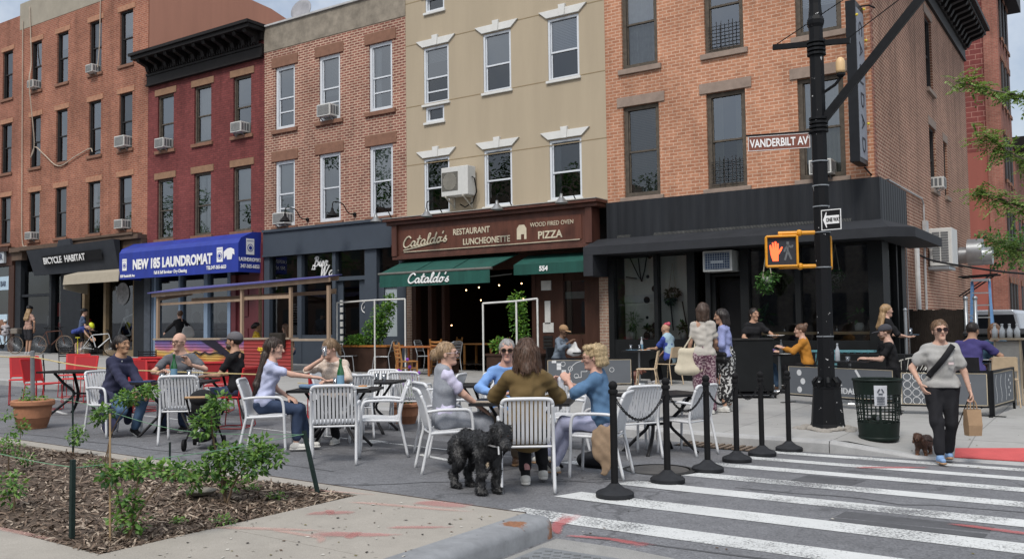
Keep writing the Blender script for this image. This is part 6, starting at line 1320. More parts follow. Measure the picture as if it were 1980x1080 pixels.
def plate(x,y,z,lb,r_=.12,mt=None,food=None):
 mb=MB().mat(0);mb.lathe([(r_*.6,0),(r_,.014),(r_*.97,.018),(r_*.6,.006),(.01,.006)],(x,y,z),18);
 if food:mb.mat(1);rb=random.Random(int(x*100));[mb.sphere((x+rb.uniform(-.4,.4)*r_,y+rb.uniform(-.4,.4)*r_,z+.018),.022,.018,.012,6,4) for _ in range(8)]
 o=mb.build('plate',[mt or M('plate_white',(.6,.6,.58),.3),food or WHITEP],auto=40);tag(o,lb,'plate')
GLS=glass('drinking_glass',(.96,.98,.99),.14,.02,0)
def tumbler(x,y,z,lb,h=.11,r_=.034,liquid=None,group=None):
 mb=MB();mb.lathe([(r_*.85,0),(r_,h),(r_*.92,h),(r_*.78,.006),(.004,.006)],(x,y,z),12,False);o=mb.build('drinking_glass',GLS,smooth=True);tag(o,lb,'glass',group)
 if liquid:mb=MB();mb.lathe([(r_*.76,.008),(r_*.86,h*.7)],(x,y,z),12);mb.build('drink',liquid,o,world=False)
def bottle(x,y,z,lb,mt,h=.29,r_=.038,label=None,cap=None):
 o=thing('bottle',lb,'bottle',(x,y,z));mb=MB();mb.lathe([(r_*.9,0),(r_,.01),(r_,h*.52),(r_*.85,h*.62),(r_*.42,h*.80),(r_*.36,h*.93),(r_*.42,h*.94),(r_*.42,h)],(x,y,z),16);mb.build('glass_body',mt,o,smooth=True)
 if label:mb=MB();mb.lathe([(r_+.001,h*.10),(r_+.001,h*.46)],(x,y,z),16,False);mb.build('paper_label',label,o,smooth=True)
 if cap:mb=MB();mb.lathe([(r_*.45,h*.96),(r_*.45,h*1.02),(.004,h*1.03)],(x,y,z),10);mb.build('bottle_cap',cap,o)
GBT=M('bottle_green',(.012,.10,.030),.12,var=0,spec=.8);GBL=M('bottle_label_blue',(.16,.30,.42),.5)
def on(tb,u,v):
 x,y,a,_=TBS[tb];c,s=math.cos(R(a)),math.sin(R(a));return x+u*c-v*s,y+u*s+v*c,road_z(x,y)+.744
bottle(*on(0,-.02,.06),'green water bottle with a blue label in front of the bald man',GBT,.36,.045,GBL,GBT)
tumbler(*on(0,-.14,-.05),'clear glass left of the green bottle before the bald man');tumbler(*on(0,.22,-.02),'clear glass right of the green bottle before the bald man',.15)
mb=MB();x,y,z=on(0,-.38,-.12);mb.obox((x,y,z+.008),(math.cos(R(34)),math.sin(R(34)),0),(-math.sin(R(34)),math.cos(R(34)),0),(0,0,1),.15,.1,.008);tag(mb.build('menu_folder',M('menu_navy',(.04,.06,.14),.5)),'navy menu folder lying at the left end of the table before the navy jacket','menu')
bottle(*on(1,.05,.02),'tall green water bottle with a blue label before the drinking woman',GBT,.36,.046,GBL,GBT)
x,y,z=on(1,-.3,-.06);mb=MB();rb=random.Random(5)
for i in range(9):mb.sphere((x+rb.uniform(-.11,.11),y+rb.uniform(-.08,.08),z+.03),rb.uniform(.05,.08),rb.uniform(.04,.06),.03,7,5)
tag(mb.build('folded_jacket',M('denim_soft',(.12,.19,.29),.9,var=.3,scale=20),smooth=True),'crumpled blue denim jacket on the table beside the green bottle','jacket')
x,y,z=on(1,-.12,-.2);mb=MB()
for i in range(6):mb.sphere((x+rb.uniform(-.05,.05),y+rb.uniform(-.04,.04),z+.025),.035,.03,.03,7,5)
tag(mb.build('paper_napkin',M('napkin_cream',(.55,.47,.28),.9,var=.15,scale=30),smooth=True),'crumpled cream napkin on the table before the green bottle','napkin')
plate(*on(1,.30,.12),'white plate with food in front of the drinking woman',.12,None,M('food_orange',(.45,.20,.06),.7));plate(*on(1,.36,-.18),'grey plate at the right end of the green bottle table',.10,M('plate_grey',(.3,.3,.3),.4))
tumbler(*on(1,.22,-.08),'red drink in a small glass behind the green bottle',.08,.03,M('drink_red',(.45,.02,.03),.2));tumbler(*on(1,-.05,.15),'clear tumbler left of the tall green bottle',.13)
x,y,z=on(2,-.30,-.05);mb=MB();mb.lathe([(.035,0),(.045,.11),(.04,.11),(.032,.01),(.004,.01)],(x,y,z),14,False);tag(mb.build('cup',M('cup_white',(.6,.6,.6),.5),auto=50),'white paper cup on the table before the man in blue','cup')
plate(*on(2,-.18,-.2),'white plate near the man in the blue shirt',.11);plate(*on(2,.34,.0),'white plate at the right end near the older woman',.11)
mb=MB();x,y,z=on(2,-.38,-.22);mb.obox((x,y,z+.006),(.9,.42,0),(-.42,.9,0),(0,0,1),.09,.05,.006);tag(mb.build('notebook',M('notebook_tan',(.36,.3,.24),.8)),'pale notebook at the left corner of the table by the blonde woman','notebook')
for k,(u,v) in enumerate(((-.1,.1),(.1,.12),(.02,-.05))):tumbler(*on(4,u,v),'upturned clear glass on the small table left of the man in blue',.11,.036,None,'upturned glasses on the small back table')
for k,(u,v) in enumerate(((-.1,0),(.15,.05),(.3,-.05))):tumbler(*on(3,u,v),'upturned clear glass on the table behind the white chair facing left',.11,.036,None,'upturned glasses on the middle back table')
z=pedestal(-9.25,18.9,'round black table with plates at the cafe window',.42)
plate(-9.4,18.85,z,'blue plate on the round cafe table',.15,M('plate_blue',(.12,.2,.27),.4));plate(-9.05,18.75,z,'white plate on the round cafe table beside the pink haired person',.15,None,M('food_orange',(.45,.2,.06)))
tumbler(-9.28,19.0,z,'glass of orange drink on the round cafe table',.13,.04,M('drink_orange',(.55,.22,.03),.2));tumbler(-9.5,19.0,z,'clear glass at the left of the round cafe table',.13,.04);bottle(-9.3,19.15,z,'clear bottle with a dark cap standing on the round cafe table',M('bottle_clear_grey',(.42,.45,.48)),.3,.036,M('bottle_label_blue',(.16,.30,.42)))
z=pedestal(-5.98,18.75,'square dark cafe table before the woman in orange',.38,True)
plate(-5.8,18.6,z,'white plate before the woman in the orange sweater',.13);plate(-6.2,18.6,z,'white plate before the hidden diner',.14,None,M('food_green',(.2,.25,.05),.7));bottle(-5.95,18.8,z,'dark water bottle on the square cafe table',M('bottle_smoke',(.07,.08,.09),.2),.3,.04);tumbler(-5.8,18.85,z,'clear glass beside the dark bottle on the square cafe table',.11)
z=pedestal(-4.15,17.0,'square black cafe table behind the lettered barrier',.38,True);bottle(-4.32,16.85,z,'clear water bottle just right of the lamp post',M('bottle_clear_grey',(.42,.45,.48)),.32,.042);tumbler(-4.12,16.75,z,'short clear glass beside the water bottle right of the lamp post',.09,.042)
z=pedestal(-2.0,17.75,'small dark table between the man in purple and his companion',.3);plate(-2.0,17.6,z,'white plate on the small table by the man in purple',.12)
z=pedestal(-9.9,17.6,'small dark table before the person holding a white bag',.3)
mb=MB();mb.box(-4.75,18.7,gnd(-4.5,18.7),-3.3,18.9,gnd(-4.5,18.7)+.8);tag(mb.build('low_divider',BLKP,bevel=.01),'low black divider behind the lettered barrier','divider')
mb=MB()
for i in range(9):x=-5.5+i*.13;mb.beam((x,19.75,.2),(x+.02,19.7,.92),.05,.03)
mb.box(-5.6,19.65,.92,-4.3,19.85,.96);tag(mb.build('slatted_stool',M('stool_turquoise',(.10,.26,.30),.6)),'turquoise slatted stool seen under the window counter','stool')
# ================================================================== PEOPLE
V3=lambda *a:np.array(a,dtype=float)
def _unit(v):return v/max(np.linalg.norm(v),1e-9)
def sdf_eval(prims,h,noise=0.,nf=34.,clips=(),seed=0,nw=(1,1,1)):
 """prims: ('c',a,b,ra,rb,k[,axis,flat])  ('e',c,r,M,k)  ('-e',c,r,M,k)"""
 lo,hi=np.full(3,1e9),np.full(3,-1e9)
 for p in prims:
  if p[0]== 'c':r=max(p[3],p[4]);lo=np.minimum(lo,np.minimum(p[1],p[2])-r);hi=np.maximum(hi,np.maximum(p[1],p[2])+r)
  elif p[0]== 'e':r=max(p[2]);lo=np.minimum(lo,p[1]-r);hi=np.maximum(hi,p[1]+r)
 lo=lo-3*h-.02;n=np.ceil((hi-lo+.02+3*h)/h).astype(int)+1
 ax=[lo[i]+h*np.arange(n[i]) for i in range(3)];D=np.full(tuple(n),1.0,np.float32)
 for p in prims:
  k=p[4] if p[0] != 'c' else p[5]
  if p[0]== 'c':r=max(p[3],p[4]);a,b=np.minimum(p[1],p[2])-r,np.maximum(p[1],p[2])+r
  else:r=max(p[2]);a,b=p[1]-r,p[1]+r
  m=k+4*h+.03;i0=np.maximum(((a-m-lo)/h).astype(int),0);i1=np.minimum(((b+m-lo)/h).astype(int)+2,n)
  S=tuple(slice(i0[j],i1[j]) for j in range(3));X,Y,Z=np.meshgrid(*(ax[j][S[j]] for j in range(3)),indexing='ij');Q=np.stack([X,Y,Z],-1)
  if p[0]== 'c':
   ba=p[2]-p[1];L2=max(ba@ba,1e-9);q=Q-p[1];t=np.clip((q@ba)/L2,0,1);q=q-t[...,None]*ba;fl=1.
   if len(p)> 6:fl=p[7];c=q@p[6];q=q+((c/fl-c)[...,None])*p[6]
   d=(np.sqrt((q*q).sum(-1))-(p[3]+t*(p[4]-p[3])))*(fl if fl< 1 else 1)
  else:
   q=(Q-p[1])@p[3];r_=np.array(p[2]);k0=np.sqrt(((q/r_)**2).sum(-1));k1=np.sqrt(((q/r_**2)**2).sum(-1))+1e-9;d=k0*(k0-1)/k1
  o=D[S]
  if p[0]== '-e':d=-d;hh=np.maximum(k-np.abs(o-d),0) if k else 0;D[S]=np.maximum(o,d)+(hh*hh/(4*k) if k else 0)
  else:hh=np.maximum(k-np.abs(o-d),0) if k else 0;D[S]=np.minimum(o,d)-(hh*hh/(4*k) if k else 0)
 if noise or clips:
  X,Y,Z=np.meshgrid(*ax,indexing='ij')
  if noise:
   rg=np.random.RandomState(int(seed*10));W_=.9*np.sin(nf*.31*(X+Y)+seed)+.9*np.sin(nf*.27*(Z-Y)+2);nz=0
   for q in range(7):v=rg.normal(size=3)*np.array(nw);v *= nf*(.6+.22*q)/np.linalg.norm(v);nz=nz+np.sin(v[0]*X+v[1]*Y+v[2]*Z+rg.uniform(0,6)+W_)/(1+.25*q)
   D=D+noise*.62*nz
  for c,nn in clips:D=np.maximum(D,(X-c[0])*nn[0]+(Y-c[1])*nn[1]+(Z-c[2])*nn[2])
 return D.astype(np.float32),lo
def surfnet(D,lo,h):
 I=D< 0;n=D.shape;cs=tuple(k-1 for k in n);cnt=np.zeros(cs,np.int8);corner={}
 for i in (0,1):
  for j in (0,1):
   for k in (0,1):corner[i,j,k]=D[i:i+cs[0],j:j+cs[1],k:k+cs[2]];cnt+= I[i:i+cs[0],j:j+cs[1],k:k+cs[2]]
 act=(cnt> 0) & (cnt< 8);idx=np.full(cs,-1,np.int32);ci=np.argwhere(act);idx[act]=np.arange(len(ci));cv={c:v[act] for c,v in corner.items()}
 acc=np.zeros((len(ci),3));num=np.zeros(len(ci))
 cl=list(corner)
 for a in cl:
  for b in cl:
   if a< b and sum(abs(a[q]-b[q]) for q in range(3))== 1:
    x=(cv[a]< 0) != (cv[b]< 0);t=np.where(x,cv[a]/np.where(x,cv[a]-cv[b],1),0);P=np.array(a)+t[:,None]*(np.array(b)-np.array(a));acc+= P*x[:,None];num+= x
 V=lo+h*(ci+acc/np.maximum(num,1)[:,None]);F=[]
 for ax_ in range(3):
  o1,o2=[(1,2),(2,0),(0,1)][ax_];s0=[slice(None)]*3;s1=[slice(None)]*3;s0[ax_]=slice(0,-1);s1[ax_]=slice(1,None)
  A,B=I[tuple(s0)],I[tuple(s1)];E=np.argwhere(A != B);sg=A[tuple(E.T)];ok=np.all(E> 0,1) & (E[:,o1]< cs[o1]) & (E[:,o2]< cs[o2]);E,sg=E[ok],sg[ok]
  def g(d1,d2):e=E.copy();e[:,o1] -= d1;e[:,o2] -= d2;return idx[tuple(e.T)]
  q=np.stack([g(1,1),g(0,1),g(0,0),g(1,0)],1);q[~sg]=q[~sg][:,::-1];F.append(q)
 return V,np.concatenate(F) if F else np.zeros((0,4),int)
def sdf(prims,h,**k):
 D,lo=sdf_eval(prims,h,**k);return surfnet(D,lo,h)
def mesh_obj(name,parts,mats,parent,colorf=None):
 """parts: list of (V,F,matindex); one mesh"""
 V=np.concatenate([p[0] for p in parts]);off=0;F=[];MI=[]
 for v,f,m in parts:F.append(f+off);off+= len(v);MI.append(np.full(len(f),m) if np.isscalar(m) else m)
 F=np.concatenate(F);MI=np.concatenate(MI);me=bpy.data.meshes.new(name)
 me.vertices.add(len(V));me.vertices.foreach_set('co',V.astype(np.float32).ravel());me.loops.add(len(F)*4);me.loops.foreach_set('vertex_index',F.astype(np.int32).ravel())
 me.polygons.add(len(F));me.polygons.foreach_set('loop_start',np.arange(0,len(F)*4,4,dtype=np.int32))
 for m in mats:me.materials.append(m)
 me.polygons.foreach_set('material_index',MI.astype(np.int32));me.polygons.foreach_set('use_smooth',np.ones(len(F),bool));me.update(calc_edges=True);me.validate()
 o=bpy.data.objects.new(name,me);COL.objects.link(o)
 if parent is not None:o.parent=parent
 return o
def ik(a,b,l1,l2,hint):
 d=b-a;L=np.linalg.norm(d);
 if L> (l1+l2)*.995:b=a+d/L*(l1+l2)*.995;d=b-a;L=np.linalg.norm(d)
 u=d/L;x=(l1*l1-l2*l2+L*L)/(2*L);hh=math.sqrt(max(l1*l1-x*x,0));w=hint-u*(hint@u);return a+u*x+_unit(w)*hh,b
def rotm(yaw=0,pitch=0,roll=0):
 cy,sy=math.cos(yaw),math.sin(yaw);cp,sp=math.cos(pitch),math.sin(pitch);cr,sr=math.cos(roll),math.sin(roll)
 return np.array([[cy,-sy,0],[sy,cy,0],[0,0,1]])@np.array([[1,0,0],[0,cp,-sp],[0,sp,cp]])@np.array([[cr,0,sr],[0,1,0],[-sr,0,cr]])
def SK(col):return M('skin_%03d%03d' % (int(col[0]*999),int(col[1]*999)),col,.62,var=.14,scale=24,local=True,spec=.25,bump=.12,bscale=220)
def CL(name,col,**k):return M(name,col,k.pop('rough',.88),var=k.pop('var',.10),scale=k.pop('scale',14),local=True,bump=k.pop('bump',.15),bscale=k.pop('bscale',160),**k)
def HAIR(name,col):
 if name in MATS:return MATS[name]
 m,t,b=_nodes(name);MATS[name]=m;p=_obj(t);mp=t.nodes.new('ShaderNodeMapping');mp.inputs['Scale'].default_value=(1,1,.16);t.links.new(p,mp.inputs[0])
 f=_noise(t,mp.outputs[0],85,3,.6);t.links.new(_mix(t,tuple(col),_ramp(t,f,[(.28,.5),(.72,1.5)]),1.,'MULTIPLY'),b.inputs['Base Color']);b.inputs['Roughness'].default_value=.5;_bump(t,b,f,.5,.004);return m
EYE=M('eye_dark',(.03,.02,.018),.3,var=0);LIP={}
LENS=M('sunglass_lens',(.018,.012,.014),.12,var=0,spec=.7)
def hand_prims(wr,d,n,side,curl,s):
 """wr wrist, d direction to the fingers, n back-of-hand normal, side +1 right / -1 left (thumb side)"""
 d=_unit(d);n=_unit(n-d*(n@d));x=np.cross(d,n)*side;P=[];s=s*1.0
 P.append(('c',wr,wr+d*.045*s,.024*s,.03*s,.02,n,.5));P.append(('c',wr+d*.03*s,wr+d*.082*s,.034*s,.036*s,.02,n,.38))
 for i,(off,l) in enumerate(((.028,.070),(.010,.078),(-.009,.073),(-.027,.056))):
  b=wr+d*.085*s+x*off*s;c1=curl*(.75+.12*i);d1=d*math.cos(c1*.55)-n*math.sin(c1*.55);d2=d*math.cos(c1*1.5)-n*math.sin(c1*1.5);d3=d*math.cos(c1*2.2)-n*math.sin(c1*2.2)
  k1=b+d1*l*.45*s;k2=k1+d2*l*.33*s;k3=k2+d3*l*.26*s
  P+= [('c',b,k1,.0092*s,.0085*s,.004),('c',k1,k2,.0085*s,.008*s,.003),('c',k2,k3,.008*s,.0065*s,.003)]
 t0=wr+d*.030*s+x*.028*s;t1=t0+_unit(x*.75+d*.65-n*.25)*.036*s;t2=t1+_unit(x*.25+d*.9-n*(.3+.4*curl))*.032*s
 P+= [('c',t0,t1,.0125*s,.0105*s,.008),('c',t1,t2,.0105*s,.0085*s,.003)];return P
def person(label,loc,ang,sit=True,s=1.0,fem=True,skin=(.50,.30,.21),hair=None,top=None,bottom=None,shoes=None,lean=.05,sidel=0.,twist=0.,head=(0,0,0),hands=None,elb=None,feet=None,knee=None,hip=None,near=True,curl=(.5,.5),eyes=True,build=.93,glasses=None,hat=None,group=None,beard=None,hs=1.06,palm=None,collar=None,noise=.0075,seed=1.,socks=None,hdir=None,child=False):
 T=thing('person',label,'person',(loc[0],loc[1],loc[2] if len(loc)> 2 else gnd(loc[0],loc[1])),R(ang-90),group)
 hb=.016 if near else .024;hc=.0125 if near else .02;hh_=.0072 if near else .012
 S=s;B=build
 hipz=(.55 if sit else .90)*(1 if sit else S) if hip is None else hip[2];Pv=V3(0,-.06 if sit else 0,hipz+.03) if hip is None else V3(*hip)
 f0=V3(0,1,0);tup=_unit(V3(math.sin(sidel),math.sin(lean),math.cos(lean)));r0=V3(math.cos(twist),math.sin(twist),0);rv=_unit(r0-tup*(r0@tup));fv=np.cross(tup,rv)
 Wd=(.146 if fem else .168)*S*B;Sh=Pv+tup*.455*S+fv*.01;Nk=Sh+tup*.055*S;C=Pv+tup*.32*S+fv*.015;W=Pv+tup*.16*S+fv*.005*S
 if lean> .7:Nk=Sh+tup*.06
 HM=rotm(*head) if hdir is None else hdir;ht=HM@V3(0,0,1);Hc=Nk+_unit(tup*.4+ht*.6)*.135*S*hs+HM@V3(0,.02,0);k=S*hs
 hw=.092*S*B;hips=[Pv+V3(sd*hw,0,-.03) for sd in (-1,1)]
 if feet is None:feet=((-.13,.34,.08),(.13,.34,.08)) if sit else ((-.10,.02,.08),(.10,-.02,.08))
 th,sn=.425*S,.405*S;knees=[];ank=[]
 for i in (0,1):
  hint=V3(*(knee[i] if knee else ((0,.6,1) if sit else (0,1,0))));kk,aa=ik(hips[i],V3(*feet[i]),th,sn,hint);knees.append(kk);ank.append(aa)
 shl=[Sh-rv*Wd-tup*.028*S,Sh+rv*Wd-tup*.028*S];ua,fa=.275*S,.245*S
 if hands is None:hands=((-.13,.30,.66),(.13,.30,.66)) if sit else ((-.25,.06,.80*S),(.25,.06,.80*S))
 elbs=[];wr=[]
 for i in (0,1):
  sd=-1 if i== 0 else 1;hint=V3(*(elb[i] if elb else (sd*.5,-.6,-.5)));e,q=ik(shl[i],V3(*hands[i][:3]),ua,fa,hint);elbs.append(e);wr.append(q)
 # ---------------- body: one continuous surface
 b_=B;P=[]
 P+= [('c',Pv,W,.115*S*b_,.100*S*b_,.04,fv,.72),('c',W,C,.100*S*b_,.118*S*b_,.05,fv,.74),('c',shl[0]*.9+Sh*.1,shl[1]*.9+Sh*.1,.046*S,.046*S,.05),('c',Sh+tup*.02,shl[0],.045*S,.045*S,.03),('c',Sh+tup*.02,shl[1],.045*S,.045*S,.03),('c',C,Sh,.118*S*b_,.085*S,.06,fv,.72)]
 P+= [('c',Sh+tup*.0,Nk+(Hc-Nk)*.45,.058*S*(1 if fem else 1.14),.047*S*(1 if fem else 1.2),.04)]
 for i in (0,1):
  P+= [('c',shl[i],elbs[i],.045*S*b_,.036*S*b_,.03),('c',elbs[i],wr[i],.037*S*b_,.024*S,.02)]
  P+= [('c',hips[i],knees[i],.078*S*b_,.052*S*b_,.05),('c',knees[i],ank[i],.050*S*b_,.034*S,.03)]
 parts=[(*sdf(P,hb),0)]
 Q=lambda *a:Hc+HM@(V3(*a)*k)
 E_=lambda r:tuple(x*k for x in r)
 HP=[('e',Q(0,-.008,.032),E_((.074,.093,.086)),HM,.02),('c',Q(0,.030,-.005),Q(0,.050,-.078),.066*k,.040*k,.03,HM@V3(1,0,0),.92),('c',Q(0,.084,.018),Q(0,.108,-.020),.0075*k,.0135*k,.012),('e',Q(0,.078,.034),E_((.048,.016,.010)),HM,.015),('e',Q(0,.078,-.090),E_((.022,.018,.018)),HM,.015),('e',Q(0,.086,-.052),E_((.018,.010,.010)),HM,.008)]
 for sd in (-1,1):HP+= [('-e',Q(sd*.031,.101,.010),E_((.017,.014,.011)),HM,.010),('e',Q(sd*.042,.062,-.020),E_((.018,.018,.016)),HM,.02),('e',Q(sd*.075,-.008,-.008),E_((.008,.018,.030)),HM,.004)]
 HP+= [('c',Nk-tup*.03,Q(0,-.012,-.055),.054*S*(1 if fem else 1.15),.050*k,.03)]
 hv,hf=sdf(HP,hh_);cen=(hv[hf].mean(1)-Hc)@HM/k;mi=np.zeros(len(hf),int)
 if eyes:
  for sd in (-1,1):
   mi[(((cen[:,0]-sd*.031)/.0115)**2+((cen[:,2]-.010)/.0045)**2< 1) & (cen[:,1]> .05)]=2
   mi[(np.abs(cen[:,0]-sd*.033)< .017) & (np.abs(cen[:,2]-.032-.0*sd)< .0034) & (cen[:,1]> .05)]=3
  mi[(np.abs(cen[:,0])< .017) & (np.abs(cen[:,2]+.052)< .008) & (cen[:,1]> .07)]=1
  mi[(np.abs(cen[:,0])< .009) & (np.abs(cen[:,2]+.052)< .002) & (cen[:,1]> .07)]=3
 parts.append((hv,hf,mi))
 for i in (0,1):
  sd=-1 if i== 0 else 1;d=_unit(wr[i]-elbs[i]);n_=V3(*palm[i]) if palm and palm[i] is not None else V3(sd*.3,.1,1.) if sit else V3(sd*1.,.0,.1)
  if palm and palm[i] is not None and len(palm[i])> 3:pass
  hd=d if hdir_(hands,i) is None else hdir_(hands,i)
  parts.append((*sdf(hand_prims(wr[i],hd,n_,-sd,curl[i],S*1.05),.0055 if near else .0085),0))
 lipc=tuple(np.clip(np.array(skin)*np.array((.92,.62,.62)),0,1));hc_=hair[1] if hair else (.08,.05,.035)
 bm_=mesh_obj('body',parts,[SK(skin),SK(lipc),EYE,M('brow_%d' % int(hc_[0]*999),tuple(x*.8 for x in hc_),.8,var=0)],T)
 if beard:HB=[('e',Q(0,.052,-.062),E_((.060,.052,.045)),HM,.01),('-e',Q(0,.11,-.03),E_((.028,.03,.012)),HM,.01)];mesh_obj('beard',[(*sdf(HB,hh_,noise=.002,nf=150),0)],[HAIR('beard_%d' % int(beard[0]*999),beard)],T)
 # ---------------- hair
 if hair:
  st,hcol=hair[0],hair[1];HR=[];hm=HAIR('hair_%03d_%03d' % (int(hcol[0]*999),int(hcol[1]*999)),hcol)
  cap=('e',Q(0,-.016,.036),E_((.081,.099,.090)),HM,.015)
  if st== 'short':HR=[cap,('-e',Q(0,.098,-.040),E_((.080,.082,.100)),HM,.01),('-e',Q(0,.0,-.12),E_((.12,.14,.10)),HM,.01)]
  elif st== 'top':HR=[('e',Q(0,-.03,.10),E_((.045,.065,.04)),HM,.01),('e',Q(0,-.085,.10),E_((.045,.045,.045)),HM,.01)]
  else:
   HR=[('e',Q(0,-.018,.036),E_((.084,.102,.092)),HM,.02)]
   tail=[]
   if st in ('bun','tied'):tail=[('e',Q(0,-.115,.0),E_((.052,.05,.055)) if st== 'bun' else E_((.03,.035,.035)),HM,.02)]
   if st== 'tied':tail+= [('c',Q(0,-.125,-.02),Q(0,-.13,-.10),.026*k,.014*k,.02)]
   if st== 'highbun':tail=[('e',Q(0,-.10,.09),E_((.04,.04,.04)),HM,.015)]
   if st== 'bob':tail=[('c',Q(sd*.058,-.03,.01),Q(sd*.066,-.025,-.115),.042*k,.034*k,.03) for sd in (-1,1)]+[('c',Q(sd*.03,-.075,.0),Q(sd*.032,-.075,-.125),.05*k,.042*k,.03) for sd in (-1,1)]
   if st== 'curly':
    rr=random.Random(4);tail=[('e',Q(.095*math.cos(a)*1.0,-.03+.095*math.sin(a)*.9,z),E_((.036,.036,.036)),HM,.015) for z in (-.06,-.02,.03,.07) for a in [math.pi*(1.06+i*.098) for i in range(9)]]+[('e',Q(.06*math.cos(a),-.01+.06*math.sin(a),.105),E_((.036,.036,.03)),HM,.015) for a in [2*math.pi*i/7 for i in range(7)]]
   if st== 'shag':
    tail=[('c',Q(.075*math.cos(a),-.03+.075*math.sin(a),.02),Q(.095*math.cos(a),-.035+.085*math.sin(a),-.13-.02*math.sin(i*2.3)),.034*k,.026*k,.02) for i,a in enumerate([math.pi*(.95+j*.138) for j in range(9)])]
   if st== 'long':
    d0=-fv*.05+V3(0,0,0);bk=Sh-fv*.10*S
    tail=[('c',Q(0,-.07,.01),Q(0,-.10,-.13),.062*k,.066*k,.03,HM@V3(0,1,0),.75)]
    for j in (-2,-1,0,1,2):tail.append(('c',Q(.026*j,-.08,-.08),bk+rv*.046*j-fv*.02-tup*(.02+.20*hair[2]),.034*k,.030*k,.025));tail.append(('c',bk+rv*.046*j-fv*.02-tup*(.02+.20*hair[2]),bk+rv*(.040*j)-fv*.03-tup*(.34+.02*math.sin(j*3.))*hair[2],.030*k,.012*k,.02))
   HR+= tail;HR+= [('-e',Q(0,.104,-.046),E_((.074,.090,.104)),HM,.012)]
   if st in ('bun','highbun','tied'):HR+= [('-e',Q(sd*.085,.0,-.045),E_((.03,.045,.05)),HM,.01) for sd in (-1,1)]+[('-e',Q(0,-.03,-.125),E_((.10,.10,.06)),HM,.01)];HR+= tail
  hv=sdf(HR,hh_,noise=.0030*k,nf=120,seed=seed,nw=(1,1,.12));ho=mesh_obj('hair',[(*hv,0)],[hm],T)
  if near:strands('strands',hv[0],hv[1],Hc,1500 if st != 'short' else 800,.022 if st in ('short','curly') else .055 if st in ('long','shag') else .035,.0026,hm,ho,seed,.9 if st not in ('curly','short') else .2,.25 if st in ('curly','shag','long') else .06)
 # ---------------- clothes
 if bottom:
  kind,bm=bottom[0],bottom[1];o=.014;G=[]
  if kind in ('trousers','shorts','wide'):
   ln=bottom[2] if len(bottom)> 2 else (.93 if kind != 'shorts' else 0);wd=1.0 if kind != 'wide' else 1.55
   G+= [('c',hips[0],hips[1],.095*S*b_,.095*S*b_,.05,fv if not sit else V3(0,0,1),.9),('c',Pv+V3(0,0,-.03),W-tup*.02,.122*S*b_+.004,.108*S*b_,.05,fv,.74)]
   for i in (0,1):
    G.append(('c',hips[i],knees[i],.084*S*b_+.008,(.058*S*b_+.012)*(wd*.85 if wd> 1 else 1),.045))
    if ln> 0:e=knees[i]+(ank[i]-knees[i])*ln;G.append(('c',knees[i],e,(.056*S*b_+.012)*(wd*.85 if wd> 1 else 1),(.044*S+.012)*wd,.03))
    elif kind== 'shorts':G[-1]=('c',hips[i],hips[i]+(knees[i]-hips[i])*.8,.09*S*b_+.008,.078*S*b_+.012,.045)
  else:
   ln=bottom[2]
   if sit:
    G+= [('c',hips[0],hips[1],.10*S,.10*S,.06),('c',Pv,W,.125*S,.112*S,.05,fv,.78)]
    for i in (0,1):G+= [('c',hips[i],knees[i],.095*S,.085*S,.09),('c',knees[i],knees[i]+(ank[i]-knees[i])*ln,.09*S,.105*S,.08)]
    km=(knees[0]+knees[1])/2;G+= [('c',(hips[0]+hips[1])/2,km,.09,.085,.08)]
   else:G+= [('c',Pv+V3(0,0,.07),Pv,.125*S,.150*S,.04,fv,.8),('c',Pv,V3(Pv[0],Pv[1],Pv[2]-ln),.150*S,.185*S,.05,fv,.85)]
  mesh_obj({'trousers':'trousers','wide':'trousers','shorts':'shorts','skirt':'skirt','dress':'skirt'}[kind],[(*sdf(G,hc,noise=noise,nf=42,seed=seed+1,nw=(1,1,.6)),0)],[bm],T)
 if top:
  kind,tm=top[0],top[1];o=(.016 if kind != 'jacket' else .028)+(top[3] if len(top)> 3 else 0);ln=top[2] if len(top)> 2 else .05;G=[]
  G+= [('c',Pv+tup*(-ln*.6 if sit else -ln-.13),W,(.118 if sit else .122)*S*b_+o,.104*S*b_+o,.05,fv,.76),('c',W,C,.104*S*b_+o,.122*S*b_+o,.06,fv,.78),('c',C,Sh-tup*.01,.122*S*b_+o,.088*S+o,.06,fv,.72),('c',shl[0]*.93+Sh*.07,shl[1]*.93+Sh*.07,.046*S+o*.6,.046*S+o*.6,.045),('c',Sh,Sh+tup*.045,.075*S+o*.3,.058*S+o*.4,.03),('c',Sh+tup*.018,shl[0],.047*S+o*.5,.044*S+o*.5,.03),('c',Sh+tup*.018,shl[1],.047*S+o*.5,.044*S+o*.5,.03),('c',hips[0]+tup*(.05 if sit else .02),hips[1]+tup*(.05 if sit else .02),.098*S*b_+o,.098*S*b_+o,.05,fv,.95)]
  if fem and not child:G+= [('e',C+fv*.068*S+rv*sd*.062*S+tup*.01,(.066*S,.058*S,.062*S),np.stack([rv,fv,tup],1),.05) for sd in (-1,1)]
  sl={'none':0,'short':.6,'elbow':.95,'mid':1.45,'long':1.93,'vest':.12}[kind if kind != 'jacket' else 'long'] if kind in ('none','short','elbow','mid','long','vest','jacket') else 0
  for i in (0,1):
   if sl> 0:e=shl[i]+(elbs[i]-shl[i])*min(sl,1);G.append(('c',shl[i],e,.046*S*b_+o*.75,(.050*S*b_ if sl< 1 else .042*S*b_)+o*.8,.04))
   if sl> 1:e2=elbs[i]+(wr[i]-elbs[i])*(sl-1);G.append(('c',elbs[i],e2,.042*S*b_+o*.8,.031*S+o*.75,.03))
  clips=[(Sh+tup*.052+fv*.02,_unit(tup*1.+fv*.35))]+([] if sit else [(Pv-tup*(ln*.85),-tup)])
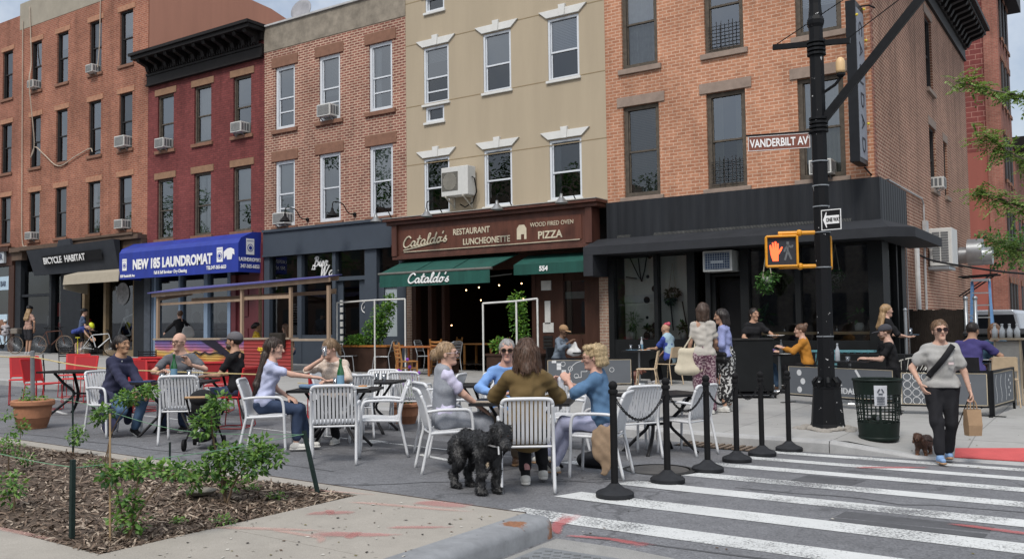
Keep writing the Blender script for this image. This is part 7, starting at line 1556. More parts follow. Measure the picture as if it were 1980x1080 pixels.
  mesh_obj('jacket' if kind== 'jacket' else 'vest' if kind== 'vest' else 'shirt',[(*sdf(G,hc,noise=noise,nf=44,seed=seed,clips=clips,nw=(1,1,.7)),0)],[tm],T)
 if collar is not None:
  G=[]
  for sd in (-1,1):G+= [('c',Nk-tup*.02-fv*.045,Nk-tup*.022+rv*sd*.055,.02,.02,.01),('c',Nk-tup*.022+rv*sd*.055,Nk-tup*.06+fv*.075+rv*sd*.03,.02,.017,.01)]
  mesh_obj('collar',[(*sdf(G,hc*.8),0)],[collar],T)
 if shoes:
  for i in (0,1):
   a=ank[i];sh_=a-knees[i];fd=V3(0,1,0)
   if len(shoes)> 2:fd=V3(*shoes[2][i])
   fd=_unit(fd);up_=V3(0,0,1);up_=_unit(up_-fd*(up_@fd));a2=a-up_*.035
   G=[('c',a2-fd*.035,a2+fd*.13*S,.040*S,.032*S,.02),('c',a2+up_*.03,a2-fd*.01,.042*S,.044*S,.02)];base=a-up_*.074
   sm=mesh_obj('shoe',[(*sdf(G,.011 if near else .018,clips=[(base,-up_)]),0)],[shoes[0]],T)
   G=[('c',a2-fd*.04-up_*.02,a2+fd*.135*S-up_*.02,.043*S,.036*S,.01)]
   mesh_obj('shoe_sole',[(*sdf(G,.010 if near else .018,clips=[(base,-up_),(base+up_*.024,up_)]),0)],[shoes[1]],sm)
   if socks:mesh_obj('sock',[(*sdf([('c',a+(knees[i]-a)*.0,a+(knees[i]-a)*.42,.042*S,.05*S,.01)],.014),0)],[socks],T)
 if glasses:
  mb=MB();y_=.106;sun_=glasses[0]== 'sun';gm=glasses[1]
  for sd in (-1,1):
   c=Q(sd*.032,y_,.010);n=14;ring=[Vector(c+HM@(V3(.026*math.cos(a),-.004*abs(math.cos(a)),.021*math.sin(a))*k)) for a in [2*math.pi*i/n for i in range(n)]]
   mb.tube(ring+[ring[0]],.0032*k,5,False);mb.tube([Vector(Q(sd*.057,y_-.004,.014)),Vector(Q(sd*.077,.05,.012)),Vector(Q(sd*.078,-.005,.010))],.003*k,5)
  mb.tube([Vector(Q(-.008,y_+.002,.014)),Vector(Q(.008,y_+.002,.014))],.003*k,5);go=mb.build('glasses',gm,T,world=False)
  if sun_:
   mb=MB()
   for sd in (-1,1):c=Q(sd*.032,y_,.010);n=14;mb.add([Vector(c+HM@(V3(.026*math.cos(a),.002-.004*abs(math.cos(a)),.021*math.sin(a))*k)) for a in [2*math.pi*i/n for i in range(n)]],[tuple(range(n))])
   mb.build('lens',LENS,go,world=False)
 if hat:
  kind,hm=hat[0],hat[1]
  if kind== 'cap':
   G=[('e',Q(0,-.012,.050),E_((.088,.108,.088)),HM,.01)];c=sdf(G,hh_*1.1,clips=[(Q(0,0,.032),HM@V3(0,.1,-1))]);ho=mesh_obj('cap',[(*c,0)],[hm],T)
   G=[('e',Q(0,.115,.036),E_((.068,.085,.012)),HM,.01)];mesh_obj('brim',[(*sdf(G,hh_,clips=[(Q(0,.07,.04),HM@V3(0,-1,0))]),0)],[hm],ho)
  else:
   G=[('e',Q(0,-.010,.055),E_((.096,.125,.092)),HM,.01)];mesh_obj('helmet',[(*sdf(G,hh_*1.2,clips=[(Q(0,0,.028),HM@V3(0,.15,-1))]),0)],[hm],T)
 return dict(T=T,Hc=Hc,HM=HM,wr=wr,elbs=elbs,Sh=Sh,Pv=Pv,rv=rv,fv=fv,tup=tup,ank=ank,knees=knees,shl=shl)
def strands(name,V,F,cen,n,L,wd,mat,parent,seed=1,down=.8,out=.25):
 rg=np.random.RandomState(int(seed*7)+3);f=F[rg.randint(0,len(F),n)];P=V[f].mean(1);N_=np.cross(V[f[:,2]]-V[f[:,0]],V[f[:,3]]-V[f[:,1]]);N_ /= np.maximum(np.linalg.norm(N_,axis=1),1e-9)[:,None]
 D_=rg.normal(size=(n,3))*(1-down)*.8;D_[:,2] -= down;D_ -= N_*(D_*N_).sum(1)[:,None];D_ /= np.maximum(np.linalg.norm(D_,axis=1),1e-6)[:,None];S_=np.cross(D_,N_);l=L*rg.uniform(.5,1.3,n)[:,None]
 A=P-S_*wd+N_*.001;B=P+S_*wd+N_*.001;C_=P+D_*l*.6+N_*(l*out*.6)+rg.normal(size=(n,3))*.002;E=P+D_*l+N_*l*out*.5
 VV=np.stack([A,B,C_+S_*wd*.8,C_-S_*wd*.8,E+S_*wd*.2,E-S_*wd*.2],1).reshape(-1,3);i=np.arange(n)[:,None]*6;FF=np.concatenate([i+np.array([[0,1,2,3]]),i+np.array([[3,2,4,5]])]);return mesh_obj(name,[(VV,FF,0)],[mat],parent)
def hdir_(hands,i):
 h=hands[i];return V3(*h[3:6]) if len(h)> 3 else None
def to_world(pd,p):
 T=pd['T'];a=T.rotation_euler.z;c,s_=math.cos(a),math.sin(a);l=T.location;return Vector((l.x+p[0]*c-p[1]*s_,l.y+p[0]*s_+p[1]*c,l.z+p[2]))
# ------------------------------------------------------------------ who is where
WS=M('shoe_white',(.55,.54,.51),.6,var=.1,scale=20,local=True);SOLEW=M('sole_white',(.58,.57,.54),.6,var=0);SOLEG=M('sole_gum',(.36,.22,.12),.6,var=0);SHK=M('shoe_black',(.018,.018,.02),.5,var=.1);SHBL=M('shoe_blue',(.18,.30,.50),.6,var=.15,scale=20)
SHG=M('shoe_grey',(.34,.34,.36),.6,var=.1,scale=20);SHBR=M('shoe_brown',(.16,.085,.045),.5,var=.1)
JEAN=CL('denim_dark',(.030,.048,.095),var=.22,scale=9,bump=.2);JEANM=CL('denim_mid',(.060,.11,.19),var=.2,scale=9)
def FLORAL(name,base,c2,scale,thr=.5,soft=.04):
 m,t,b=_nodes(name);MATS[name]=m;p=_obj(t);f=_noise(t,p,scale,2,.5)
 t.links.new(_mix(t,tuple(base),tuple(c2),_ramp(t,f,[(thr-soft,0.),(thr+soft,1.)])),b.inputs['Base Color']);b.inputs['Roughness'].default_value=.9;return m
NAVY=CL('cotton_navy',(.026,.028,.062),var=.12);GREYT=CL('tee_grey',(.105,.11,.125),var=.2,scale=40);BLKT=CL('tee_black',(.014,.014,.016));LAV=CL('tee_lavender',(.44,.47,.64));LAV2=CL('polo_lavender',(.50,.48,.62))
TAN=(.40,.235,.16);PALE=(.52,.325,.25);OLIVE_SKIN=(.36,.21,.13);DKBR=(.016,.010,.008);BR=(.055,.028,.016);BLOND=(.26,.165,.085);LBR=(.12,.070,.038);GREYH=(.27,.26,.255)
P1=person('woman in a long navy jacket, dark hair in a clip, seated at the left table',(-11.5,7.36),8,skin=OLIVE_SKIN,hair=('bun',DKBR),top=('jacket',NAVY,.22),bottom=('trousers',JEANM,.9),shoes=(SHK,SOLEW,((.1,1,-.5),(.2,1,-.7))),lean=.22,head=(.0,.02,0),hands=((-.10,.40,.60),(.10,.42,.60)),feet=((-.12,.22,.09),(.14,-.02,.13)),curl=(.5,.5),s=1.02,collar=M('collar_white',(.5,.5,.5)))
G=[('c',V3(.20,.0,.50),V3(.22,.08,.13),.10,.085,.06,V3(1,0,0),.25),('c',V3(.20,.12,.48),V3(.22,.16,.2),.07,.06,.06,V3(1,0,0),.25),('c',V3(-.2,-.02,.5),V3(-.2,.0,.2),.09,.07,.05,V3(1,0,0),.3)]
[mesh_obj('coat_tail',[(*sdf(g_,.014,noise=.005),0)],[NAVY],P1['T']) for g_ in (G[:2],G[2:])]
P2=person('bald man with glasses and a grey tee shirt behind the green bottle',(-11.5,8.38),308,fem=False,skin=PALE,top=('short',GREYT,.1),bottom=('trousers',JEAN),shoes=(SHK,SOLEW),lean=.16,head=(-.42,-.08,-.06),hands=((-.22,.34,.95,.5,.2,1),(.17,.40,.83,-.7,.4,.35)),elb=((-.9,.2,-.6),(.9,.2,-.6)),palm=((-.2,-.6,.3),(.2,-.6,.3)),curl=(.6,.7),s=1.08,glasses=('clear',M('frame_dark',(.02,.02,.02),.4)),hs=1.04)
P3=person('man in a grey cap and black tee shirt, facing left, beyond the bald man',(-11.15,9.05),208,fem=False,skin=TAN,hair=('short',DKBR),top=('short',BLKT),bottom=('trousers',JEAN),shoes=(SHK,SOLEW),head=(0,.03,0),hat=('cap',CL('cap_grey',(.105,.10,.11))),beard=(.05,.035,.028),s=1.08,hands=((-.14,.38,.78),(.14,.38,.78)))
P4=person('woman with very long dark hair and a lavender tee shirt reaching across the table',(-8.72,7.60),38,skin=PALE,hair=('long',(.035,.021,.015),1.15),top=('short',LAV,.02),bottom=('trousers',JEAN,.80),shoes=(WS,SOLEW),lean=.16,head=(-.12,-.10,0),hands=((-.04,.24,.64),(.06,.64,.86)),elb=((-.6,-.6,-.4),(.5,.1,-.7)),palm=((0,0,1),(0,0,1)),feet=((-.12,.44,.08),(.06,.34,.08)),curl=(.5,.35),s=1.02,twist=.12)
FLB=FLORAL('blouse_beige',(.46,.37,.30),(.56,.48,.42),42,.5,.1)
P5=person('blonde woman in a beige blouse drinking from a glass behind the green bottle',(-8.85,8.85),296,skin=PALE,hair=('tied',(.21,.135,.075)),top=('elbow',FLB,.05,.014),bottom=('trousers',BLKT),shoes=(WS,SOLEW),lean=.22,head=(-.62,-.26,.05),hands=((-.08,.40,.82),(.07,.30,1.10,-.5,.1,.8)),elb=((-.9,.0,-.5),(.9,.25,-.5)),palm=((0,0,1),(.6,.5,.2)),curl=(.7,1.0),s=1.03)
w_=to_world(P5,P5['wr'][1]+V3(-.05,.03,.06));tumbler(w_.x,w_.y,w_.z-.02,'clear drinking glass held to the mouth of the blonde woman in beige',.13,.036)
GDR=FLORAL('knit_grey',(.20,.215,.25),(.30,.315,.35),120,.5,.2)
P6=person('young blonde woman in sunglasses and a grey pinafore dress seated beside the black dog',(-6.03,7.73),47,skin=PALE,hair=('bun',(.30,.20,.115)),top=('short',LAV2,.0),bottom=('dress',GDR,.55),shoes=(M('shoe_cream',(.46,.38,.28),.6),SOLEW),lean=.02,head=(-.30,.0,0),hands=((-.06,.36,.63),(.10,.36,.63)),feet=((-.08,.42,.08),(.08,.36,.08)),glasses=('sun',M('frame_pink',(.45,.35,.36),.4)),curl=(.5,.5),s=1.0,collar=LAV2)
Pq=P6;G=[('c',Pq['Pv'],Pq['Sh']-Pq['tup']*.17,.140,.142,.05,Pq['fv'],.8)]+[('c',Pq['Sh']-Pq['tup']*.16+Pq['rv']*sd*.10,Pq['Sh']+Pq['tup']*.02+Pq['rv']*sd*.085-Pq['fv']*.02,.075,.05,.04) for sd in (-1,1)]+[('c',Pq['Sh']-Pq['tup']*.15-Pq['fv']*.03,Pq['Sh']-Pq['tup']*.0-Pq['fv']*.05,.13,.09,.04,Pq['fv'],.6)]
mesh_obj('pinafore_bib',[(*sdf([(*g[:3],g[3]+.016,g[4]+.016,*g[5:]) for g in G],.0125,noise=.003),0)],[GDR],Pq['T'])
SHB=CL('shirt_light_blue',(.17,.31,.60),var=.12)
P7=person('grey haired man in sunglasses and a light blue shirt facing us across the table',(-6.0,8.8),297,fem=False,skin=(.47,.27,.21),hair=('short',GREYH),top=('long',SHB,.06),bottom=('trousers',M('trouser_tan',(.28,.22,.16))),shoes=(SHBR,SOLEG),lean=.14,head=(.12,-.04,0),hands=((-.10,.40,.80,.6,.6,0),(.12,.38,.80,-.6,.6,0)),elb=((-.9,.1,-.4),(.9,.1,-.4)),palm=((0,0,1),(0,0,1)),glasses=('sun',M('frame_gold',(.10,.07,.03),.4)),s=1.06,collar=SHB)
OLJ=CL('jacket_olive',(.125,.082,.030),var=.14,scale=8)
P8=person('person with shoulder length brown hair and an olive jacket seated with back to us',(-4.79,7.35),125,fem=False,skin=PALE,hair=('shag',(.075,.038,.022)),top=('jacket',OLJ,.16),bottom=('trousers',BLKT,.78),shoes=(WS,SOLEW),lean=.10,head=(.08,-.02,0),hands=((-.20,.40,.78),(.20,.40,.78)),elb=((-1,-.1,-.5),(1,-.1,-.5)),feet=((-.02,.16,.08),(.16,.34,.10)),s=1.08,socks=BLKT,collar=OLJ)
P8b=P8['knees'][0]+(P8['ank'][0]-P8['knees'][0])*.86;mesh_obj('sock_stripe',[(*sdf([('c',P8b,P8b+V3(0,0,.03),.047,.047,.01)],.01),0)],[M('stripe_pink',(.5,.25,.24))],P8['T'])
DSH=CL('shirt_denim_blue',(.075,.15,.26),var=.14);LPT=CL('trouser_lavender',(.40,.42,.58))
P9=person('older woman with curly pale hair, glasses and a blue shirt reading a sheet of paper',(-4.6,8.42),198,skin=(.50,.30,.235),hair=('curly',(.40,.30,.17)),top=('elbow',DSH,.10,.008),bottom=('trousers',LPT,.93),shoes=(WS,SOLEG,((.0,1,-.1),(.1,1,.0))),lean=.12,head=(.26,-.14,0),hands=((-.10,.30,1.0,.5,.6,.5),(.12,.40,.96,-.4,.6,.4)),elb=((-.8,-.2,-.6),(.8,-.2,-.6)),palm=((-.5,.2,.6),(.5,.2,.6)),feet=((-.02,.56,.20),(.05,.50,.08)),knee=((.1,.6,1),(.05,.6,1)),curl=(.9,.9),s=1.0,glasses=('clear',M('frame_brown',(.05,.02,.012),.4)),collar=DSH)
def paper_sheet():
 a=to_world(P9,P9['wr'][1]+V3(-.06,.05,.04));b_=to_world(P9,P9['wr'][0]+V3(.05,.06,.03));mb=MB();vs=[];d=(b_-a)
 for i in range(9):
  for j in range(7):
   u,v=j/6,i/8;p=a+d*u+Vector((0,0,-.34*v))+Vector((.035*math.sin(v*2.6+u*2),-.03*math.sin(v*3+u),.03*math.sin(u*math.pi)*(1-v)));vs.append(p)
 mb.add(vs,[(i*7+j,i*7+j+1,(i+1)*7+j+1,(i+1)*7+j) for i in range(8) for j in range(6)]);o=mb.build('paper_menu',M('paper_white',(.62,.63,.68),.8,var=.04),smooth=True);o.modifiers.new('s','SOLIDIFY').thickness=.002;tag(o,'white paper menu held up in both hands by the older woman','menu')
paper_sheet()
def coat():
 x,y,a,_=WCH[7];z=road_z(x,y);rz=ang2rz(a)
 G=[('c',V3(-.285,y_,.47),V3(-.31,y_*.9-.01,zb),.055,rb_,.05,V3(1,0,0),.4) for y_,zb,rb_ in ((-.22,.20,.04),(-.13,.08,.045),(-.05,.26,.035))]
 o=mesh_obj('draped_coat',[(*sdf(G,.012,noise=.007,nf=40,nw=(.5,1,.3)),0)],[CL('coat_tan',(.27,.19,.125),var=.3,scale=8)],None);o.location=(x,y,z);o.rotation_euler=(0,0,rz);tag(o,'tan trench coat draped over the side of the white chair of the older woman','coat')
coat()
x,y=-4.95,9.0;mb=MB();G=[('e',V3(0,0,.07),(.24,.16,.10),np.eye(3),.02)];o=mesh_obj('floor_bag',[(*sdf(G,.014,noise=.008),0)],[M('bag_dark',(.02,.02,.023),.6)],None);o.location=(x,y,road_z(x,y));tag(o,'black bag lying on the asphalt behind the older woman','bag')
FAR=dict(near=False,eyes=True)
P10=person('woman in black with a brown hair bun and white tote bag standing by the shed',(-24.75,18.0),150,sit=False,skin=PALE,hair=('highbun',(.10,.05,.025)),top=('long',BLKT,.12),bottom=('trousers',BLKT),shoes=(SHK,SHK),hands=((-.42,.38,1.02),(.2,.3,1.1)),elb=((-.7,-.2,-.3),(.8,-.3,-.5)),lean=.1,head=(.2,-.05,0),**FAR)
P11=person('person with dark hair in a bun and a yellow strap, seated inside the shed',(-20.85,17.75),60,skin=OLIVE_SKIN,hair=('bun',DKBR),top=('short',M('top_yellow',(.5,.33,.02))),bottom=('trousers',JEAN),shoes=(SHK,SHK),**FAR)
P12=person('woman with long brown hair leaning forward inside the shed',(-19.5,17.7),170,skin=PALE,hair=('long',(.09,.045,.022),1.0),top=('none',M('top_skin_pink',(.42,.25,.2))),bottom=('trousers',JEAN),shoes=(SHK,SHK),lean=.3,head=(0,-.2,0),**FAR)
P13=person('man in a dark navy shirt seen from behind inside the slate blue bar',(-22.2,21.5),110,sit=False,fem=False,skin=TAN,hair=('short',DKBR),top=('long',CL('shirt_slate',(.05,.06,.085)),.12),bottom=('trousers',BLKT),shoes=(SHK,SHK),lean=.35,head=(0,-.5,0),**FAR)
GBJ=CL('jacket_grey_blue',(.13,.16,.20))
P14=person('person in a tan cap and grey blue jacket holding a white bag',(-10.62,17.7),350,skin=(.13,.075,.05),hair=('short',(.20,.11,.05)),top=('long',GBJ,.08),bottom=('trousers',JEAN),shoes=(SHK,SHK),hands=((-.1,.34,.88),(.12,.36,.96)),head=(0,-.3,0),hat=('cap',CL('cap_tan',(.30,.185,.10))),lean=.2,**FAR)
w_=to_world(P14,V3(.02,.42,.78));G=[('c',V3(-.1,0,.06),V3(.1,0,.06),.07,.07,.05),('c',V3(0,0,.1),V3(0,0,.2),.11,.07,.05,V3(0,1,0),.5)];o=mesh_obj('white_bag',[(*sdf(G,.016,noise=.008),0)],[M('bag_white',(.55,.55,.55),.7)],None);o.location=w_-Vector((0,0,.1));tag(o,'crumpled white bag held by the person in the tan cap','bag')
DV=CL('vest_denim',(.30,.42,.50),var=.2,scale=8)
P15=person('person with a pink topknot, blue sleeves and denim vest at the cafe window',(-8.62,19.1),168,fem=False,skin=(.42,.25,.17),hair=('top',(.45,.06,.10)),top=('short',CL('tee_royal',(.035,.06,.28)),.02),bottom=('trousers',BLKT),shoes=(SHG,SOLEW),hands=((-.12,.42,.80),(.16,.36,.62)),lean=.12,head=(0,-.15,0),s=1.02,**FAR)
Pq=P15;G=[('c',Pq['Pv'],Pq['Sh'],.155,.135,.05,Pq['fv'],.8),('c',Pq['shl'][0]*.8+Pq['Sh']*.2,Pq['shl'][1]*.8+Pq['Sh']*.2,.08,.08,.05)];mesh_obj('vest',[(*sdf(G,.02,noise=.004),0)],[DV],Pq['T'])
FLP=FLORAL('trouser_purple_floral',(.085,.030,.055),(.36,.27,.29),34,.53,.06);BWS=FLORAL('skirt_black_white',(.012,.012,.013),(.52,.52,.51),24,.54,.03)
P16=person('woman with a brown bob, grey tee shirt and floral purple trousers standing',(-5.75,14.15),118,sit=False,skin=(.40,.24,.17),hair=('bob',(.055,.032,.022)),top=('short',CL('tee_oatmeal',(.42,.395,.36)),.05),bottom=('wide',FLP,.92),shoes=(WS,SOLEW),hands=((-.26,.12,.86),(.20,.26,.95)),head=(-.5,0,0),s=1.06,near=True)
P17=person('woman in a pale blue shirt and black and white skirt beside the podium',(-5.55,14.62),190,sit=False,skin=TAN,hair=('bob',(.018,.013,.012)),top=('elbow',CL('shirt_periwinkle',(.24,.27,.48)),.03,.006),bottom=('skirt',BWS,.62),shoes=(WS,SOLEW),hands=((-.14,.24,1.0),(.2,.22,1.0)),head=(.3,-.15,0),s=1.0,near=True)
def tote(pd,local,col,lab,ang=0,w=.36,h=.40):
 c=to_world(pd,V3(*local));o=thing('tote_bag',lab,'bag',c,pd['T'].rotation_euler.z+ang);G=[('c',V3(-w/2+.05,0,-h/2),V3(w/2-.05,0,-h/2),.05,.05,.02),('c',V3(-w/2+.06,0,h/2-.04),V3(w/2-.06,0,h/2-.04),.025,.025,.02),('c',V3(-.1,0,-h/2+.05),V3(-.1,0,h/2-.1),.055,.03,.1,V3(1,0,0),2.4),('c',V3(.1,0,-h/2+.05),V3(.1,0,h/2-.1),.055,.03,.1,V3(1,0,0),2.4)]
 mesh_obj('bag_body',[(*sdf(G,.014,noise=.005,nf=20),0)],[CL('canvas_%d' % int(col[0]*99),col)],o)
 mb=MB();
 sh=pd['shl'][0 if local[0]< 0 else 1]+pd['tup']*.07;a=to_world(pd,sh)-c;ca,sa=math.cos(-o.rotation_euler.z),math.sin(-o.rotation_euler.z);a=Vector((a.x*ca-a.y*sa,a.x*sa+a.y*ca,a.z))
 for s_ in (-1,1):mb.tube(smooth_poly([(s_*.09,0,h/2-.04),(a.x+s_*.03,a.y+s_*.03,a.z*.7),(a.x,a.y+s_*.01,a.z)],5),.012,5)
 mb.build('strap',MATS['canvas_%d' % int(col[0]*99)],o,world=False)
tote(P16,(-.25,.0,.88),(.50,.45,.35),'cream canvas tote bag on the shoulder of the woman with the brown bob',.0)
tote(P10,(.22,-.05,1.05),(.52,.52,.50),'white tote bag on the shoulder of the woman in black by the shed',.3,.28,.34)
c=to_world(P17,V3(-.19,.06,.90));o=thing('crossbody_bag','black crossbody bag at the hip of the woman in the patterned skirt','bag',c,P17['T'].rotation_euler.z+1.2);G=[('c',V3(-.07,0,-.04),V3(.07,0,-.04),.06,.06,.02),('c',V3(-.07,0,.05),V3(.07,0,.05),.045,.045,.02)];mesh_obj('bag_body',[(*sdf(G,.014),0)],[M('leather_black',(.012,.012,.013),.4)],o);mb=MB();mb.tube(smooth_poly([(.06,0,.08),(.1,.12,.3),(.05,.22,.52)],5),.008,5);mb.build('strap',MATS['leather_black'],o,world=False)
P18=person('waitress in a black tee shirt with tied dark hair carrying plates behind the podium',(-6.25,18.0),300,sit=False,skin=TAN,hair=('tied',DKBR),top=('short',BLKT,.1),bottom=('trousers',BLKT),shoes=(SHK,SOLEW),hands=((-.34,.36,1.12,.2,1,.2),(.10,.34,1.04,-.2,1,0)),elb=((-.8,-.2,-.6),(.8,-.2,-.6)),palm=((0,0,-1),(0,0,-1)),head=(.45,-.05,0),s=1.0,curl=(.3,.3),near=True)
for sd,lb in ((0,'oval plate of food carried by the waitress in her far hand'),(1,'white plate of food carried low by the waitress at the podium')):
 w_=to_world(P18,P18['wr'][sd]+V3(0,.10,.03));plate(w_.x,w_.y,w_.z,lb,.17,None,M('food_green',(.2,.25,.05)) if sd else M('food_orange',(.45,.2,.06)))
P19=person('diner in blue jeans and brown boots half hidden behind the podium',(-6.55,18.9),5,skin=PALE,hair=('bob',BR),top=('long',CL('top_purple',(.10,.06,.16))),bottom=('trousers',JEANM),shoes=(SHBR,SHBR),hands=((-.1,.42,.8),(.1,.42,.8)),feet=((-.12,.44,.08),(.12,.5,.08)),**FAR)
P20=person('woman in a mustard orange sweater eating at the square cafe table',(-5.38,18.5),195,skin=PALE,hair=('highbun',(.10,.052,.03)),top=('long',CL('sweater_mustard',(.40,.17,.022)),.06,.01),bottom=('trousers',BLKT),shoes=(SHK,SHK),hands=((-.12,.44,.92),(.1,.44,.92)),elb=((-.6,-.1,-.7),(.6,-.1,-.7)),lean=.16,head=(0,-.08,0),s=1.05,**FAR)
P21=person('blonde waitress in black carrying a tray towards the right at the cafe corner',(-4.0,19.2),35,sit=False,skin=PALE,hair=('long',(.30,.19,.095),.5),top=('elbow',BLKT,.12),bottom=('trousers',BLKT),shoes=(SHK,SHK),hands=((-.14,.42,1.12,.2,1,0),(.14,.40,1.12,-.2,1,0)),elb=((-.6,-.4,-.6),(.6,-.4,-.6)),palm=((0,0,-1),(0,0,-1)),s=1.04,**FAR)
w_=to_world(P21,V3(0,.52,1.15));mb=MB();mb.lathe([(.15,0),(.17,.02)],w_,16);tag(mb.build('tray',M('tray_blue',(.10,.16,.22),.5)),'dark tray carried by the blonde waitress','tray');tumbler(w_.x,w_.y,w_.z+.02,'clear glass standing on the carried tray',.12,.036)
P22=person('bearded man in a dark cap and black tee shirt behind the litter basket',(-3.5,17.2),195,fem=False,skin=(.50,.32,.25),hair=('short',BR),top=('short',BLKT,.06),bottom=('trousers',BLKT),shoes=(SHK,SHK),hat=('cap',CL('cap_charcoal',(.05,.05,.06))),beard=(.11,.06,.035),lean=.14,head=(0,-.22,0),hands=((-.12,.40,.8),(.12,.40,.8)),s=1.06,**FAR)
P23=person('man in a purple polo shirt bent over his table with his back to us',(-2.2,17.12),85,fem=False,skin=TAN,hair=('short',DKBR),top=('short',CL('polo_purple',(.050,.042,.155)),.06),bottom=('trousers',BLKT),shoes=(SHK,SHK),lean=.26,head=(-.3,-.25,0),hands=((-.1,.42,.82),(.30,.40,.80)),elb=((-.8,-.2,-.5),(.9,-.1,-.5)),s=1.12,build=1.08,**FAR)
P24=person('person with reddish brown hair and a teal top facing the man in purple',(-1.95,18.35),265,skin=PALE,hair=('bob',(.17,.085,.04)),top=('long',CL('top_teal',(.06,.12,.18))),bottom=('trousers',JEAN),shoes=(SHK,SHK),lean=.2,head=(.2,-.2,0),s=1.05,**FAR)
TEE=CL('sweat_tee_grey',(.33,.325,.315),var=.12,scale=30)
P25=person('woman in sunglasses, grey tee shirt and black trousers walking over the crosswalk',(-1.83,11.72),287,sit=False,skin=(.50,.31,.235),hair=('tied',(.15,.085,.045)),top=('short',TEE,.02,.012),bottom=('trousers',CL('trouser_black',(.017,.017,.020),bump=.25),.86),shoes=(SHBL,SOLEG,((.05,1,.18),(-.1,1,0))),hands=((.30*-1,.10,.80),(.24,.14,.92)),feet=((-.07,-.10,.10),(.07,.22,.10)),elb=((-.6,-.5,-.2),(.95,-.5,-.2)),head=(.12,.03,.04),glasses=('sun',M('frame_tort',(.05,.018,.015),.4)),curl=(1.3,.6),s=.97,hs=1.1,build=1.05)
Pq=P25;mb=MB();c0=Pq['Sh'];st=[]
for i in range(15):
 t_=i/14;a=c0-Pq['rv']*.12+Pq['tup']*.035;b_=c0+Pq['rv']*.155-Pq['tup']*.33;p=a+(b_-a)*t_;st.append(p+Pq['fv']*(.10+.065*math.sin(math.pi*min(1,t_*1.15))))
mb.tube([Vector(p) for p in st],.034,8,True,.28,Vector(Pq['fv'].cross(V3(0,0,1)) if False else np.cross(Pq['fv'],_unit(st[-1]-st[0]))));o=mb.build('strap',M('strap_black',(.013,.013,.015),.7),Pq['T'],smooth=True,world=False)
mb=MB();cc=c0-Pq['rv']*.085-Pq['tup']*.17+Pq['fv']*.165;mb.obox(cc,Pq['rv'],Pq['tup'],Pq['fv'],.028,.014,.003);mb.build('chest_badge',M('badge_pale',(.55,.45,.45)),Pq['T'],world=False)
w_=to_world(P25,P25['wr'][0]+V3(-.01,.02,-.1));o=thing('paper_bag','brown paper bag with twisted handles carried by the walking woman','bag',w_,P25['T'].rotation_euler.z+.35);KR=M('kraft_paper',(.30,.195,.115),.8,var=.12,scale=9,local=True,bump=.4,bscale=14)
mb=MB();mb.add([(-.075,-.05,-.40),(.075,-.05,-.40),(.075,.05,-.40),(-.075,.05,-.40),(-.085,-.035,-.1),(.085,-.035,-.1),(.085,.035,-.1),(-.085,.035,-.1),(-.08,-.065,-.28),(.08,-.06,-.28),(.08,.06,-.28),(-.08,.065,-.28)],[(3,2,1,0),(0,1,9,8),(1,2,10,9),(2,3,11,10),(3,0,8,11),(8,9,5,4),(9,10,6,5),(10,11,7,6),(11,8,4,7)]);mb.build('bag_body',KR,o,world=False)
mb=MB()
for s_ in (-1,1):mb.tube(smooth_poly([(-.04,s_*.035,-.1),(-.03,s_*.02,-.02),(0,0,.02),(.03,s_*.02,-.02),(.04,s_*.035,-.1)],4),.007,5)
mb.build('handle',KR,o,world=False)
P26=person('blonde woman in a pink tan top and black helmet standing with a bicycle',(-36.1,19.25),100,sit=False,skin=TAN,hair=('long',(.28,.18,.09),.6),top=('short',CL('top_dusty',(.34,.21,.17)),.08),bottom=('shorts',CL('shorts_dark',(.03,.03,.035)),0),shoes=(SHG,SOLEW),hat=('helmet',M('helmet_black',(.015,.015,.016),.4)),hands=((-.2,.3,.95),(.28,.05,1.0)),elb=((-.6,-.3,-.5),(1,-.2,-.3)),s=1.12,head=(.4,-.1,0),**FAR)
P27=person('small child in a white helmet and pale clothes on a bicycle child seat',(-37.35,19.0,gnd(-37.3,19)+.42),140,s=.66,hip=(0,-.04,.40),skin=PALE,hair=('short',BLOND),top=('long',CL('child_top_pale',(.40,.38,.40)),.02),bottom=('trousers',CL('child_trouser',(.36,.34,.36))),shoes=(WS,SOLEW),hat=('helmet',M('helmet_white',(.5,.53,.55),.4)),hands=((-.06,.2,.62),(.08,.2,.60)),feet=((-.07,.22,.10),(.07,.22,.10)),hs=1.25,child=True,**FAR)
P28=person('man in a blue shirt, black shorts and yellow helmet bending over a bicycle',(-32.9,19.4),28,sit=False,fem=False,skin=(.46,.29,.21),hair=('short',BR),top=('short',CL('shirt_cobalt',(.028,.048,.20)),.05),bottom=('shorts',BLKT,0),shoes=(WS,SOLEW),lean=1.25,head=(0,-1.1,0),hip=(0,-.1,.92),hands=((-.1,.62,.66),(.12,.66,.60)),elb=((-.6,-.1,-.3),(.6,-.1,-.3)),hat=('helmet',M('helmet_yellow',(.55,.60,.03),.4)),**FAR)
P29=person('man in a grey blue tee shirt and dark helmet standing behind the bent cyclist',(-33.5,19.9),60,sit=False,fem=False,skin=PALE,hair=('short',BR),top=('short',CL('tee_slate_blue',(.06,.085,.15)),.1),bottom=('shorts',BLKT,0),shoes=(SHG,SOLEW),hat=('helmet',M('helmet_dark',(.02,.022,.026),.4)),hands=((-.1,.35,1.0),(.15,.35,1.0)),s=1.05,lean=.15,**FAR)
